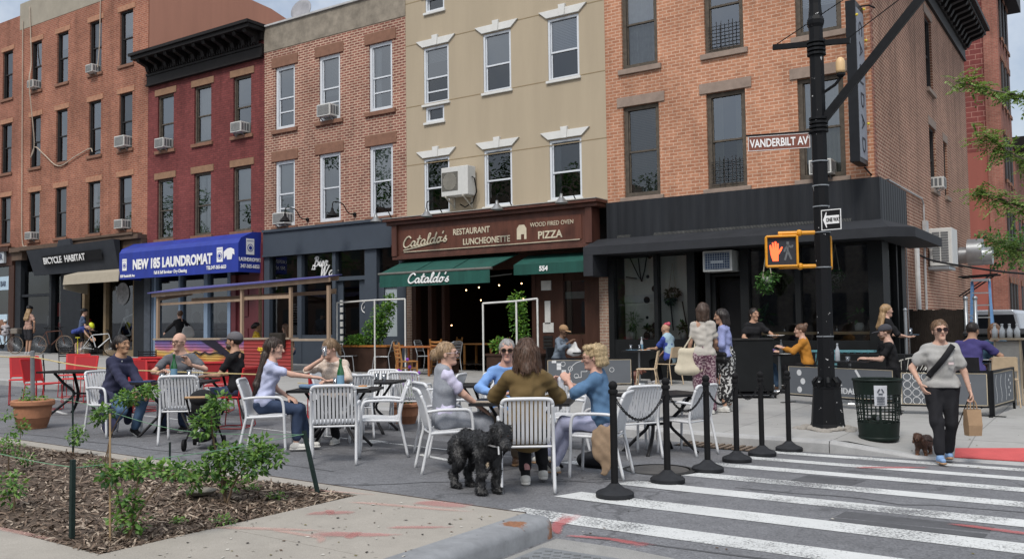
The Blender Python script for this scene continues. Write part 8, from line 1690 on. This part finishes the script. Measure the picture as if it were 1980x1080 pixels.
# ------------------------------------------------------------------ dogs
def dog(label,loc,ang,H=.58,L=1.,legz=1.,cols=None,fur=.006,nf=60,yaw=0.,pitch=-.3,ear=1.,tail='down',hres=.012,walk=0.):
 T=thing('dog',label,'dog',(loc[0],loc[1],gnd(*loc)),R(ang-90));k=H/.58;P=lambda x,y,z:V3(x*k,y*k*L,(z-.30)*k+.30*k*legz if z> .30 else z*k*legz)
 G=[('c',P(0,.20,.43),P(0,-.18,.45),.110*k,.092*k,.05),('c',P(0,.22,.38),P(0,.05,.40),.085*k,.07*k,.05),('c',P(0,.24,.46),P(0,.36,.52),.085*k,.075*k,.05)]
 for sd in (-1,1):
  w1,w2=walk*.07*sd,-walk*.08*sd
  G+= [('c',P(sd*.075,.20,.36),P(sd*.078,.22+w1*.4,.19),.058*k,.040*k,.04),('c',P(sd*.078,.22+w1*.4,.19),P(sd*.078,.21+w1,.04),.040*k,.036*k,.02),('c',P(sd*.078,.205+w1,.03),P(sd*.078,.255+w1,.028),.034*k,.032*k,.02)]
  G+= [('c',P(sd*.075,-.20,.40),P(sd*.085,-.12+w2*.5,.26),.082*k,.055*k,.05),('c',P(sd*.085,-.12+w2*.5,.26),P(sd*.085,-.27+w2,.15),.048*k,.034*k,.02),('c',P(sd*.085,-.27+w2,.15),P(sd*.085,-.235+w2,.035),.034*k,.033*k,.02),('c',P(sd*.085,-.24+w2,.03),P(sd*.085,-.19+w2,.028),.034*k,.032*k,.02)]
 if tail== 'down':G+= [('c',P(0,-.28,.45),P(0,-.40,.33),.035*k,.045*k,.03),('c',P(0,-.40,.33),P(0,-.44,.20),.05*k,.022*k,.03)]
 else:G+= [('c',P(0,-.28,.46),P(0,-.46,.50),.022*k,.012*k,.02)]
 hc=P(0,.42,.555);M_=rotm(yaw,pitch,0);Q=lambda *a:hc+M_@(V3(*a)*k)
 G+= [('e',Q(0,0,.0),(.082*k,.095*k,.080*k),M_,.03),('c',Q(0,.06,-.015),Q(0,.155,-.035),.052*k,.038*k,.03)]
 for sd in (-1,1):G+= [('c',Q(sd*.075,-.01,.04),Q(sd*.105,.0,-.09*ear),.026*k,.036*k,.015,M_@V3(1,0,0),.55)]
 v,f=sdf(G,hres,noise=fur,nf=nf,seed=1.3);c=v[f].mean(1);mi=np.zeros(len(f),int);q=(c-hc)@M_/k
 if cols and len(cols)> 1:mi[(c[:,2]< .13*k*legz+.02) | ((q[:,1]> .09) & (q[:,2]< -.03) & (np.abs(q[:,0])< .06))]=1
 o=mesh_obj('body',[(v,f,mi)],cols,T)
 strands('fur',v,f,hc,int(11000*min(1,H/.5)),.024*k,.0034*k,cols[0],o,2,.45,.5) if hres< .013 else 0
 mb=MB();mb.sphere(Vector(Q(0,.19,-.022)),.020*k,n=8,m=6);mb.build('nose',M('dog_nose',(.012,.011,.011),.25,spec=.7),T,smooth=True,world=False);mb=MB()
 for sd in (-1,1):mb.sphere(Vector(Q(sd*.034,.083,.026)),.011*k,n=7,m=5)
 mb.build('eyes',M('dog_eye',(.02,.012,.01),.15,spec=.8),T,smooth=True,world=False);return T,hc,Q
FUR=HAIR('fur_black',(.012,.012,.0135));FURB=HAIR('fur_brown',(.085,.038,.022));FURT=HAIR('fur_tan',(.26,.11,.05));FURR=HAIR('fur_red',(.10,.030,.018))
DT,dh,DQ=dog('large curly black dog with its head lowered beside the white chairs',(-5.10,6.93),-20,.60,.95,1.,[FUR],.008,52,-.25,-.55,1.25)
mb=MB();cc=dh*.45+V3(0,.28,.46)*.55*(.6/.58);n=16;mb.tube([Vector((cc[0]+.105*math.cos(2*math.pi*i/n),cc[1]-.01+.085*math.sin(2*math.pi*i/n),cc[2]-.04-.03*math.sin(2*math.pi*i/n))) for i in range(n+1)],.008,5,False);mb.tube([Vector((cc[0]+.05,cc[1]+.10,cc[2]-.06)),Vector((cc[0]+.06,cc[1]+.12,cc[2]-.13))],.010,5);mb.build('collar',M('collar_steel',(.45,.45,.46),.3,.6),DT,world=False)
dog('small brown and tan dachshund trotting at the feet of the walking woman',(-2.12,12.18),262,.30,1.0,.72,[FURB,FURT],.004,120,.2,-.1,1.3,'up',.009,1.)
dog('small reddish brown dog standing under the round cafe table',(-9.35,18.55),30,.36,1.1,.8,[FURR],.004,90,0,-.05,1.1,'up',.014)
dog('small brown dog sitting in the shade of the podium',(-6.9,17.75),200,.36,.8,.8,[FURR],.004,90,.3,0,1.1,'down',.014)
a=to_world(P25,P25['wr'][0]+V3(0,0,-.03));mb=MB();b_=Vector((-2.1,12.1,gnd(-2.1,12.1)+.22));mid=(a+b_)/2+Vector((0,.12,-.28));mb.tube(smooth_poly([a,mid,b_],8),.006,5);tag(mb.build('dog_leash',M('leash_dark',(.03,.025,.02),.8)),'dark leash from the hand of the walking woman to the dachshund','leash')
# ------------------------------------------------------------------ bicycles
def bicycle(label,loc,ang,fr,s=1.0,tyre=None,lean=0.):
 T=thing('bicycle',label,'bicycle',(loc[0],loc[1],gnd(*loc)),R(ang-90));T.rotation_euler.y=lean;ty=tyre or BLACKR
 for y in (-.51*s,.51*s):
  mb=MB();n=26;r_=.325*s;mb.tube([(0,y+r_*math.cos(2*math.pi*i/n),r_+.02+r_*math.sin(2*math.pi*i/n)) for i in range(n+1)],.02,6,False);w_=mb.build('wheel',ty,T,smooth=True,world=False)
  mb=MB()
  for i in range(14):a=math.pi*i/14;mb.tube([(0,y+r_*math.cos(a),r_+.02+r_*math.sin(a)),(0,y-r_*math.cos(a),r_+.02-r_*math.sin(a))],.003,4)
  mb.tube([(-.04,y,r_+.02),(.04,y,r_+.02)],.022,8);mb.build('spokes',ALU,w_,world=False)
 z=.345*s;bb=(0,-.05*s,.29*s);st=(0,-.2*s,.82*s);hd=(0,.36*s,.86*s);hd2=(0,.39*s,.70*s)
 mb=MB()
 for a,b_,r_ in ((bb,st,.018),(st,hd,.018),(bb,hd2,.021),(bb,(0,-.51*s,z),.012),(st,(0,-.51*s,z),.011),(hd,(0,.51*s,z),.015)):mb.tube([a,b_],r_,7)
 mb.build('frame',fr,T,world=False)
 mb=MB();mb.prism([(-.02,.0,.93*s),(.02,.0,.93*s),(.08,-.26*s,.95*s),(-.08,-.26*s,.95*s)],(0,0,.035));mb.tube([st,(0,-.2*s,.93*s)],.014,6);mb.build('saddle',BLACKR,T,world=False,bevel=.01)
 mb=MB();mb.tube([hd,(0,.34*s,.98*s)],.014,6);mb.tube([(-.27,.26*s,1.0*s),(-.14,.36*s,.98*s),(.14,.36*s,.98*s),(.27,.26*s,1.0*s)],.014,6);mb.build('handlebar',BLACKR,T,world=False)
 mb=MB();mb.tube([(-.03,bb[1],bb[2]),(.03,bb[1],bb[2])],.09,14);mb.beam((.06,bb[1],bb[2]),(.06,bb[1]+.1,bb[2]-.13),.02);mb.beam((-.06,bb[1],bb[2]),(-.06,bb[1]-.1,bb[2]+.13),.02);mb.build('crank',BLACKR,T,world=False);return T
bicycle('brown bicycle with tan tyres beside the blonde woman at the bike shop',(-35.3,19.75),30,M('frame_brown_paint',(.10,.04,.025),.4),1.08,M('tyre_tan',(.16,.12,.09),.8))
BT=bicycle('black bicycle with a child seat and basket in front of the bike shop',(-37.3,18.9),25,BLACKR,1.05,M('tyre_tan',(.16,.12,.09),.8));l_=BT.location
mb=MB();mb.box(-.14,-.62,.66,.14,-.3,.72);mb.box(-.14,-.66,.66,.14,-.60,1.15);mb.build('child_seat',BLACKR,BT,bevel=.02,world=False);mb=MB();mb.box(-.16,.42,.80,.16,.72,1.02);mb.build('basket',M('basket_wicker',(.18,.16,.14),.9,var=.3,scale=30),BT,world=False,bevel=.03)
bicycle('white bicycle being worked on by the bent cyclist',(-31.7,19.5),60,M('frame_white',(.62,.64,.66)),1.0,None,.1)
mb=MB();x,y=-32.35,19.1;z=gnd(x,y);mb.tube([(x,y,z+.02),(x,y,z+.62)],.02,8);mb.tube([(x,y,z+.62),(x,y,z+.72)],.01,6);mb.tube([(x-.14,y,z+.72),(x+.14,y,z+.72)],.016,6);mb.box(x-.1,y-.06,z,x+.1,y+.06,z+.03);tag(mb.build('bicycle_pump',M('pump_yellow',(.62,.55,.02),.4)),'yellow floor pump standing beside the bent cyclist','pump')
SR=thing('stroller','black stroller with a cork handle parked between the two white chairs behind the shrub','stroller',(-9.5,7.25,road_z(-9.5,7.25)),R(40));SR.scale=(.74,.74,.66);mb=MB()
for s_ in (-1,1):mb.tube(smooth_poly([(s_*.2,-.42,.98),(s_*.2,-.30,.9),(s_*.2,.1,.45),(s_*.22,.45,.1)],5),.016,6);mb.tube([(s_*.2,.1,.45),(s_*.24,-.3,.1)],.016,6)
mb.build('frame',BLACKR,SR,world=False)
mb=MB();mb.tube([(-.2,-.42,.98),(.2,-.42,.98)],.022,8);mb.build('handle',M('cork',(.42,.27,.15),.8),SR,world=False)
G=[('c',V3(-.1,.0,.58),V3(.1,.0,.58),.15,.15,.05),('c',V3(0,-.1,.6),V3(0,-.18,.9),.18,.16,.06,V3(0,1,0),.5),('c',V3(-.1,.2,.5),V3(.1,.2,.5),.1,.1,.05),('c',V3(0,.1,.22),V3(0,-.1,.22),.16,.16,.04,V3(0,0,1),.6)];mesh_obj('seat',[(*sdf(G,.016),0)],[M('stroller_black',(.015,.015,.017),.8)],SR)
G=[('e',V3(0,-.06,.93),(.21,.24,.17),np.eye(3),.01),('-e',V3(0,.06,.86),(.19,.26,.16),np.eye(3),.01)];mesh_obj('hood',[(*sdf(G,.014),0)],[MATS['stroller_black']],SR)
for s_ in (-1,1):
 for y_,r_ in ((.45,.09),(-.3,.11)):mb=MB();mb.tube([(s_*.24-.02,y_,r_),(s_*.24+.02,y_,r_)],r_,14);mb.build('wheel',BLACKR,SR,world=False)
# ================================================================== PLANTS
def leaf_mat(name,col,var=.35):
 m,t,b=_nodes(name);MATS[name]=m;p=_obj(t)
 t.links.new(_mix(t,tuple(col),_ramp(t,_noise(t,p,22,3,.6),[(.25,1-var),(.75,1+var)]),1.,'MULTIPLY'),b.inputs['Base Color']);b.inputs['Roughness'].default_value=.55
 tl=t.nodes.new('ShaderNodeBsdfTranslucent');tl.inputs[0].default_value=(col[0]*1.3,col[1]*1.4,col[2]*.7,1);x=t.nodes.new('ShaderNodeMixShader');x.inputs[0].default_value=.3
 t.links.new(b.outputs[0],x.inputs[1]);t.links.new(tl.outputs[0],x.inputs[2]);t.links.new(x.outputs[0],t.nodes['Material Output'].inputs[0]);return m
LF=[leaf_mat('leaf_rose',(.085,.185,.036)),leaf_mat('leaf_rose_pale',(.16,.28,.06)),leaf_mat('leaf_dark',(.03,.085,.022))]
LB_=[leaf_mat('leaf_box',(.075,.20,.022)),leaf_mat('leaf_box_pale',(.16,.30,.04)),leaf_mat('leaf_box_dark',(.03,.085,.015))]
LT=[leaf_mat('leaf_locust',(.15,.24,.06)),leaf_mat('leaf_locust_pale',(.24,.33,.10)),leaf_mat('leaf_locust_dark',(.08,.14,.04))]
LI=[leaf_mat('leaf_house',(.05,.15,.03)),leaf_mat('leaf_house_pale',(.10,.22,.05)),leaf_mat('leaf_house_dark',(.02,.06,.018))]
STEM=M('stem_brown',(.11,.075,.045),.8,var=.3,scale=30)
def leaf(mb,p,d,up_,l,w):
 d=d.normalized();s=d.cross(up_);s=s.normalized() if s.length> 1e-4 else d.orthogonal().normalized();n=s.cross(d)
 mb.add([p,p+d*l*.45+s*w-n*w*.25,p+d*l+n*-l*.12,p+d*l*.45-s*w-n*w*.25,p+d*l*.5+n*w*.1],[(0,1,4),(1,2,4),(2,3,4),(3,0,4)])
def clumps(mb,rb,centers,n,ls,wf=.32,spread=1.0):
 for (c,r_,wt) in centers:
  c=Vector(c)
  for _ in range(int(n*wt)):
   v=Vector((rb.gauss(0,1),rb.gauss(0,1),rb.gauss(0,1))).normalized()*(rb.random()**.45);p=c+Vector((v.x*r_[0],v.y*r_[1],v.z*r_[2]));d=(v+Vector((rb.gauss(0,.6),rb.gauss(0,.6),rb.gauss(0,.5)-.1)))*spread
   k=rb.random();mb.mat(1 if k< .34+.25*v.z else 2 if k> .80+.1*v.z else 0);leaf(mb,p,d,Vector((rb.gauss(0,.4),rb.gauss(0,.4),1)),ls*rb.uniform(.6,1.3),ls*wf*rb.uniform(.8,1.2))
def plant(name,label,cat,loc,stems,centers,n,ls,mats,seed,r_=.008,wf=.32,group=None,lname='foliage'):
 o=thing(name,label,cat,loc,0,group);rb=random.Random(seed)
 for P in stems:mb=MB();mb.tube(smooth_poly(P,4),[r_*(1-.55*i/(4*(len(P)-1))) for i in range(4*(len(P)-1)+1)],6);mb.build('stem',STEM,o,world=False)
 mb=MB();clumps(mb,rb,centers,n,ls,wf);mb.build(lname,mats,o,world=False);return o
gb=lambda x,y:(x,y,bed_z(x,y))
cc=[((0,.0,.38),(.16,.14,.10),1),((.24,.13,.42),(.13,.12,.11),.9),((-.1,-.05,.28),(.15,.13,.09),.9),((.14,.1,.30),(.2,.15,.1),.9),((-.14,-.1,.62),(.10,.10,.13),.8),((-.07,-.02,.78),(.10,.09,.10),.5),((.33,.2,.36),(.09,.09,.09),.4),((-.2,-.15,.2),(.1,.1,.1),.4),((.02,.03,.17),(.12,.1,.08),.35)]
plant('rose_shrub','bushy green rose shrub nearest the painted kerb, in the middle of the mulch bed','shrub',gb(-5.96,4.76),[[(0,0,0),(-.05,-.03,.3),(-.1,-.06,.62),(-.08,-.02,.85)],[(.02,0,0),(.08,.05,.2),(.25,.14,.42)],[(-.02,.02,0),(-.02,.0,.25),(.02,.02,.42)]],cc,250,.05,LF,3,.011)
cc=[((.06,.04,.46),(.20,.14,.06),1),((.26,.18,.45),(.14,.10,.05),.7),((-.08,-.05,.42),(.10,.09,.07),.5),((.0,.0,.26),(.09,.08,.07),.5),((.03,.03,.12),(.08,.08,.08),.45),((-.1,-.03,.12),(.06,.06,.05),.2)]
plant('rose_shrub','flat topped green rose shrub beside the bamboo cane in the front of the mulch bed','shrub',gb(-5.52,3.62),[[(0,0,0),(.03,.02,.2),(.06,.04,.44)],[(0,0,0),(.1,.07,.25),(.25,.17,.43)],[(0,0,0),(-.05,-.02,.2),(-.08,-.05,.40)]],cc,170,.05,LF,5,.008)
mb=MB();mb.tube([(-5.56,3.52,bed_z(-5.56,3.52)-.02),(-5.70,3.60,1.0)],.007,6);tag(mb.build('bamboo_cane',M('bamboo',(.26,.18,.10),.6,var=.2,scale=30)),'slanting bamboo cane in the front of the mulch bed','cane')
plant('rose_shrub','tall thin stemmed rose bush with leaves only at the top, before the navy jacket','shrub',gb(-7.35,4.66),[[(0,0,0),(-.02,-.02,.35),(.06,.05,.62),(.18,.12,.74)],[(0,0,0),(-.05,-.03,.2),(-.02,.0,.4)]],[((.1,.07,.76),(.13,.11,.07),1),((.25,.17,.82),(.10,.09,.05),.6),((-.06,-.04,.64),(.10,.08,.06),.5),((-.12,-.08,.58),(.05,.05,.05),.2)],230,.045,LF,7,.007)
plant('rose_shrub','young leafy rose shrub at the left edge of the mulch bed','shrub',gb(-8.75,4.5),[[(0,0,0),(0,0,.3)]],[((0,0,.25),(.17,.14,.10),1),((.1,.1,.12),(.1,.1,.06),.4)],130,.042,LF,9)
plant('rose_shrub','small pale leafed shrub at the lower left corner of the mulch bed','shrub',gb(-6.95,3.62),[[(0,0,0),(0,0,.2)]],[((-.05,0,.18),(.10,.10,.12),1)],130,.045,LF,12)
plant('sapling','thin sapling with few leaves at the bed edge below the terracotta pot','sapling',gb(-9.7,5.1),[[(0,0,0),(.02,0,.3)],[(-.3,-.1,0),(-.36,-.1,.42)]],[((0,0,.3),(.10,.09,.09),1),((-.15,-.05,.42),(.1,.08,.05),.5)],75,.045,LF,14,.005)
plant('sapling','small tuft of leaves tied to the dark post at the far edge of the bed','sapling',gb(-9.2,5.4),[[(0,0,0),(.02,0,.2)]],[((.03,.02,.22),(.11,.10,.10),1)],150,.045,LF,15,.005)
for i,(x,y,s) in enumerate(((-5.35,4.25,.09),(-5.75,5.1,.07),(-6.15,5.2,.06),(-7.6,5.25,.08),(-8.3,5.1,.10),(-5.65,4.1,.05),(-6.9,5.3,.05))):
 plant('weed','low tuft of weeds growing through the mulch','weed',gb(x,y),[],[((0,0,s*.35),(s*1.3,s,s*.4),1)],70,.028,LF,30+i,group='weeds in the mulch bed')
x,y=-6.25,4.75;mb=MB();mb.lathe([(.02,.02),(.10,.025),(.125,.05),(.12,.055),(.03,.035)],gb(x,y),14);o=mb.build('broken_tray',M('tray_worn',(.16,.145,.12),.8,var=.6,scale=12));tag(o,'worn round plastic tray lying on the mulch by the rose shrub','tray')
PG=M('post_green',(.016,.028,.026),.6,var=.3,scale=20)
posts=[((-5.80,3.40),(-5.80,3.40),.52,'dark green metal post at the front corner of the mulch bed'),((-5.62,5.44),(-5.78,5.42),.52,'leaning green metal post at the right tip of the mulch bed'),((-9.55,5.6),(-9.57,5.6),.62,'thin dark post at the far edge of the bed by the navy jacket'),((-7.6,5.42),(-7.6,5.42),.28,'short dark stick at the far edge of the bed')]
for i,(a,b_,h_,lb) in enumerate(posts):
 z=bed_z(*a);mb=MB();mb.beam((*a,z-.05),(*b_,z+h_),.028 if i< 2 else .014,.028 if i< 2 else .014);tag(mb.build('bed_post',PG),lb,'post')
SG_=M('string_green',(.13,.27,.16),.6)
for lb,P in (('green string from the front corner post to the leaning post',[(-5.80,3.42,.655),(-5.75,4.4,.64),(-5.77,5.43,.67)]),('green string from the front corner post towards the left',[(-5.80,3.42,.655),(-6.6,3.46,.66),(-9,3.55,.75)]),('pale string from the leaning post along the far edge of the bed',[(-5.77,5.43,.66),(-7.6,5.5,.60),(-9.56,5.6,.80),(-13.1,7.0,.62)])):
 mb=MB();mb.tube(smooth_poly(P,6),.0032,5);tag(mb.build('string',SG_),lb,'string')
RP=M('rope_yellow',(.50,.40,.19),.8)
for lb,P in (('yellow rope from the pot pole running right across the red chairs',[(-13.2,7.08,1.2),(-12.0,7.6,1.02),(-9.8,9.2,.88)]),('yellow rope from the pot pole running off to the left',[(-13.2,7.08,1.2),(-16,8.0,1.16),(-21,9.5,1.25)]),('yellow rope tied low between the flower pot and the back table',[(-10.3,11.6,.62),(-11.5,11.7,.55),(-13.5,12.5,.5)])):
 mb=MB();mb.tube(smooth_poly(P,6),.009,5);tag(mb.build('rope',RP),lb,'rope')
TER=M('terracotta',(.36,.165,.09),.85,var=.18,scale=9,bump=.2)
def pot(x,y,s,lb):
 z=gnd(x,y);o=thing('flower_pot',lb,'flower pot',(x,y,z));mb=MB();mb.lathe([(.19*s,0),(.21*s,.06*s),(.215*s,.065*s),(.235*s,.15*s),(.245*s,.16*s),(.26*s,.32*s),(.285*s,.33*s),(.30*s,.35*s),(.30*s,.40*s),(.285*s,.42*s),(.26*s,.41*s),(.25*s,.36*s),(.01,.36*s)],(x,y,z),26);mb.build('pot',TER,o,auto=35);return o,z
o,z=pot(-13.25,7.15,.98,'large terracotta pot holding a steel pole and grass at the far kerb of the median')
mb=MB();mb.tube([(-13.25,7.15,z+.3),(-13.19,7.1,z+1.12)],.03,8);mb.build('pole',STEEL,o);mb=MB();rb=random.Random(3);clumps(mb,rb,[((-13.2,7.15,z+.42),(.2,.2,.04),1),((-13.33,7.1,z+.5),(.08,.08,.1),.4)],130,.05,.3);mb.build('grass',LB_,o)
o,z=pot(-9.75,11.35,.8,'terracotta pot half hidden behind the blonde woman, with purple flowers');mb=MB();rb=random.Random(5);clumps(mb,rb,[((-9.75,11.35,z+.5),(.2,.2,.2),1)],150,.07);mb.build('foliage',LF,o);mb=MB()
for i in range(14):mb.sphere((-9.75+rb.gauss(0,.12),11.35+rb.gauss(0,.12),z+.75+rb.gauss(0,.12)),.03,n=6,m=4)
mb.build('flowers',M('flower_purple',(.20,.05,.36),.7),o)
PVC=M('pvc_pipe',(.58,.58,.56),.5)
def pipe_frame(P,lb):
 o=thing('pipe_arch',lb,'frame',(P[0][0],P[0][1],gnd(P[0][0],P[0][1])));
 for (x,y,zt) in P:mb=MB();mb.tube([(x,y,gnd(x,y)),(x,y,zt)],.022,8);mb.build('upright',PVC,o)
 mb=MB();mb.tube([Vector(p) for p in P],.022,8);mb.build('top_rail',PVC,o)
pipe_frame([(-18.1,18.2,2.26),(-16.7,18.2,2.30),(-15.63,18.2,2.30)],'white pipe frame over the left planter');pipe_frame([(-12.4,17.2,2.09),(-11.5,17.25,2.12),(-10.9,17.2,2.16)],'white pipe frame over the planter behind the man in blue')
WPL=M('planter_wood',(.045,.025,.018),.7,var=.3,scale=5);RIMW=M('planter_rim',(.36,.135,.03),.5,var=.2,scale=7)
def planter(x0,x1,y0,y1,h,lb,cen,n,ls,rim):
 z=gnd(x0,y0);o=thing('planter',lb,'planter',((x0+x1)/2,(y0+y1)/2,z));mb=MB();mb.box(x0+.03,y0+.03,z,x1-.03,y1-.03,z+h-.05);mb.build('box',WPL,o);mb=MB();mb.box(x0,y0,z+h-.048,x1,y1,z+h);mb.build('rim',rim,o)
 mb=MB();clumps(mb,random.Random(int(n)),[((c[0],c[1],z+h+c[2]),r_,w_) for c,r_,w_ in cen],n,ls);mb.build('foliage',LB_,o)
planter(-18.3,-16.55,18.5,19.2,.72,'dark wood planter with an orange rim, low plants and a tall bright shrub',[((-17.8,18.7,.12),(.5,.25,.17),1.2),((-17.2,18.75,.35),(.36,.3,.35),1.5),((-16.95,18.8,.75),(.3,.28,.4),1.2),((-16.75,18.85,1.12),(.18,.2,.28),.6)],520,.09,RIMW)
planter(-12.4,-11.0,17.25,17.8,.68,'dark wood planter with a climbing plant behind the man in blue',[((-12.1,17.45,.2),(.24,.22,.2),.9),((-11.6,17.5,.8),(.24,.2,.5),1.2),((-11.65,17.5,1.15),(.22,.18,.3),.7),((-11.45,17.45,.4),(.14,.15,.4),.5)],330,.08,WPL)
planter(-15.6,-14.9,19.2,19.6,.3,'low dark planter box by the brick pier of the restaurant',[((-15.3,19.4,.12),(.3,.2,.14),1)],120,.07,WPL)
ROPEM=M('macrame',(.46,.42,.34),.9);POTW=M('pot_white',(.45,.45,.43),.5)
def hanging(x,y,z,r_,lb,mats,seed,flip=False):
 o=thing('hanging_plant',lb,'plant',(x,y,z));mb=MB()
 for a in (-1,1):mb.tube([(x,y,z+.75),(x+a*.10,y-.03,z+.06)],.011,5)
 mb.build('hanger',ROPEM,o);mb=MB();mb.lathe([(.06,-.10),(.11,-.04),(.12,.06),(.10,.06)],(x,y,z),14);mb.tube([(x,y,z-.1),(x,y,z-.24)],.02,6);mb.build('pot',POTW,o,smooth=True)
 mb=MB();rb=random.Random(seed);clumps(mb,rb,[((x,y,z+.04),(r_,r_*.8,r_*.55),1),((x-.05,y-.05,z-.15),(r_*.8,r_*.6,r_*.6),.6)],260,.075,.4);mb.build('foliage',mats,o)
hanging(-6.55,YF-.42,2.50,.26,'trailing green hanging plant below the walk signal in front of the cafe glass',LI,1);hanging(-5.25,YF+.25,2.52,.20,'hanging plant in a pale pot behind the lamp post',[LI[2],LI[0],LI[2]],2);hanging(-9.1,YF+.22,2.28,.19,'dark hanging plant in the left cafe window',[LI[2],LI[2],LI[2]],3)
def window_plant(x,z,lb,cen,n,ls,wf,potr=.08,mats=None,y=YF+.22):
 o=thing('potted_plant',lb,'plant',(x,y,z));mb=MB();mb.lathe([(potr*.7,0),(potr,.04),(potr,.14),(potr*.7,.19),(potr*.6,.19)],(x,y,z),14);mb.build('pot',POTW,o,smooth=True);mb=MB();clumps(mb,random.Random(int(n+x*10)),[((x+c[0],y+c[1],z+c[2]),r_,w_) for c,r_,w_ in cen],n,ls,wf);mb.build('foliage',mats or LI,o)
mb=MB();mb.box(-10.5,YF+.05,1.10,-8.65,YF+.38,1.19);tag(mb.build('window_shelf',BLKP),'black shelf inside the left cafe window','shelf')
window_plant(-10.2,1.19,'white vase of wispy grass in the left cafe window',[((0,0,.42),(.13,.1,.22),1)],140,.16,.06);window_plant(-9.75,1.19,'dark leafed plant in a round pot in the left cafe window',[((0,0,.26),(.16,.12,.1),1)],90,.09,.45,.09,[LI[2],LI[0],LI[2]]);window_plant(-8.85,1.19,'variegated plant at the right of the left cafe window',[((0,0,.28),(.14,.12,.14),1)],80,.10,.35)
window_plant(-6.92,1.34,'big leafed plant in a grey pot beside the waitress',[((0,0,.38),(.18,.12,.12),1)],9,.24,.34);window_plant(-6.05,1.34,'small pot plant on the pine window counter',[((0,0,.2),(.1,.08,.05),1)],18,.09,.25,.06,[LI[2],LI[0],LI[2]]);window_plant(-4.78,1.34,'arching leaved plant in a round pale pot at the right of the counter',[((-.05,0,.34),(.18,.1,.12),1)],12,.22,.2,.1,[LI[2],LI[0],LI[2]])
for i,(x,lb) in enumerate(((-6.4,'left of the small pot plant'),(-5.45,'right of the lamp post'),(-5.25,'rightmost on the counter'))):tumbler(x,YF+.2,1.34,'clear glass on the pine window counter, '+lb,.12,.04)
o=thing('street_tree','young honey locust tree reaching feathery branches in from the right edge','tree',(.9,16.2,gnd(.9,16.2)));rb=random.Random(21)
mb=MB();mb.tube(smooth_poly([(.9,16.2,0),(.93,16.2,1.6),(.85,16.15,3.2),(.9,16.2,5.2),(.8,16.3,7.2)],5),[.11-.0035*i for i in range(21)],10);mb.build('trunk',M('bark_grey',(.12,.10,.08),.9,var=.35,scale=12,bump=.6,bscale=20),o)
br=[[(.86,16.2,3.0),(-.2,16.0,3.5),(-1.2,15.9,4.0),(-1.75,15.8,4.45)],[(.88,16.2,4.2),(-.3,16.1,4.75),(-1.2,16.0,5.0),(-2.1,15.9,5.35)],[(.86,16.2,2.7),(-.4,16.1,2.95),(-1.3,16.0,3.3),(-1.85,15.9,3.6)],[(.86,16.2,2.4),(-.2,16.3,2.5),(-1.2,16.4,2.6),(-1.75,16.5,2.85)],[(.88,16.2,4.8),(1.6,16.4,5.5),(2.2,16.4,6.0)],[(.85,16.2,5.2),(.0,16.2,5.9),(-.8,16.2,6.4)],[(.86,16.2,3.5),(1.8,16.1,4.0),(2.4,16,4.4)]]
for P in br:mb=MB();q=smooth_poly(P,5);mb.tube(q,[.035*(1-.8*i/(len(q)-1)) for i in range(len(q))],6);mb.build('branch',MATS['bark_grey'],o)
mb=MB()
for P in br:
 q=smooth_poly(P,8)
 for i in range(6,len(q)):
  for _ in range(8):
   d=Vector((rb.gauss(0,1),rb.gauss(0,1),rb.gauss(-.05,.45))).normalized();L_=rb.uniform(.14,.34);st=q[i]+Vector((rb.gauss(0,.05),rb.gauss(0,.05),rb.gauss(.0,.05)))
   for k in range(8):
    pp=st+d*L_*(k/7)-Vector((0,0,.05*(k/7)**2));s_=d.cross(Vector((0,0,1)))
    for sd in (-1,1):r_=rb.random();mb.mat(1 if r_< .4 else 2 if r_> .86 else 0);leaf(mb,pp,s_*sd+d*.5+Vector((0,0,rb.gauss(-.1,.25))),Vector((0,0,1)),.068,.017)
mb.build('crown',LT,o)
plant('shrub','leafy green shrub behind the exhaust duct in the yard','shrub',(-4.0,35.5,.1),[[(0,0,0),(.1,0,2.2),(.2,0,3.8)]],[((.2,0,4.0),(.7,.6,.6),1),((.7,0,3.6),(.7,.6,.5),.8),((1.1,0,4.2),(.5,.5,.4),.5)],340,.13,LI,41,.05,.4)
for i,(x,lb) in enumerate(((-80,'furthest left'),(-68,'second from the left'),(-57,'third from the left'),(-47,'fourth from the left'),(-37,'fifth from the left'),(-27,'nearest the corner'))):
 y=-9;h_=13.5+2.5*math.sin(i*2.3);r_=3.6;o=thing('opposite_tree','street tree across the avenue mirrored in the windows, '+lb,'tree',(x,y,slx(x)),0,'street trees across the avenue');rb=random.Random(60+i);mb=MB();mb.tube(smooth_poly([(0,0,0),(.1,0,h_*.4),(.1*i,0,h_*.85)],4),[.22-.02*k for k in range(9)],8);mb.build('trunk',MATS['bark_grey'],o,world=False)
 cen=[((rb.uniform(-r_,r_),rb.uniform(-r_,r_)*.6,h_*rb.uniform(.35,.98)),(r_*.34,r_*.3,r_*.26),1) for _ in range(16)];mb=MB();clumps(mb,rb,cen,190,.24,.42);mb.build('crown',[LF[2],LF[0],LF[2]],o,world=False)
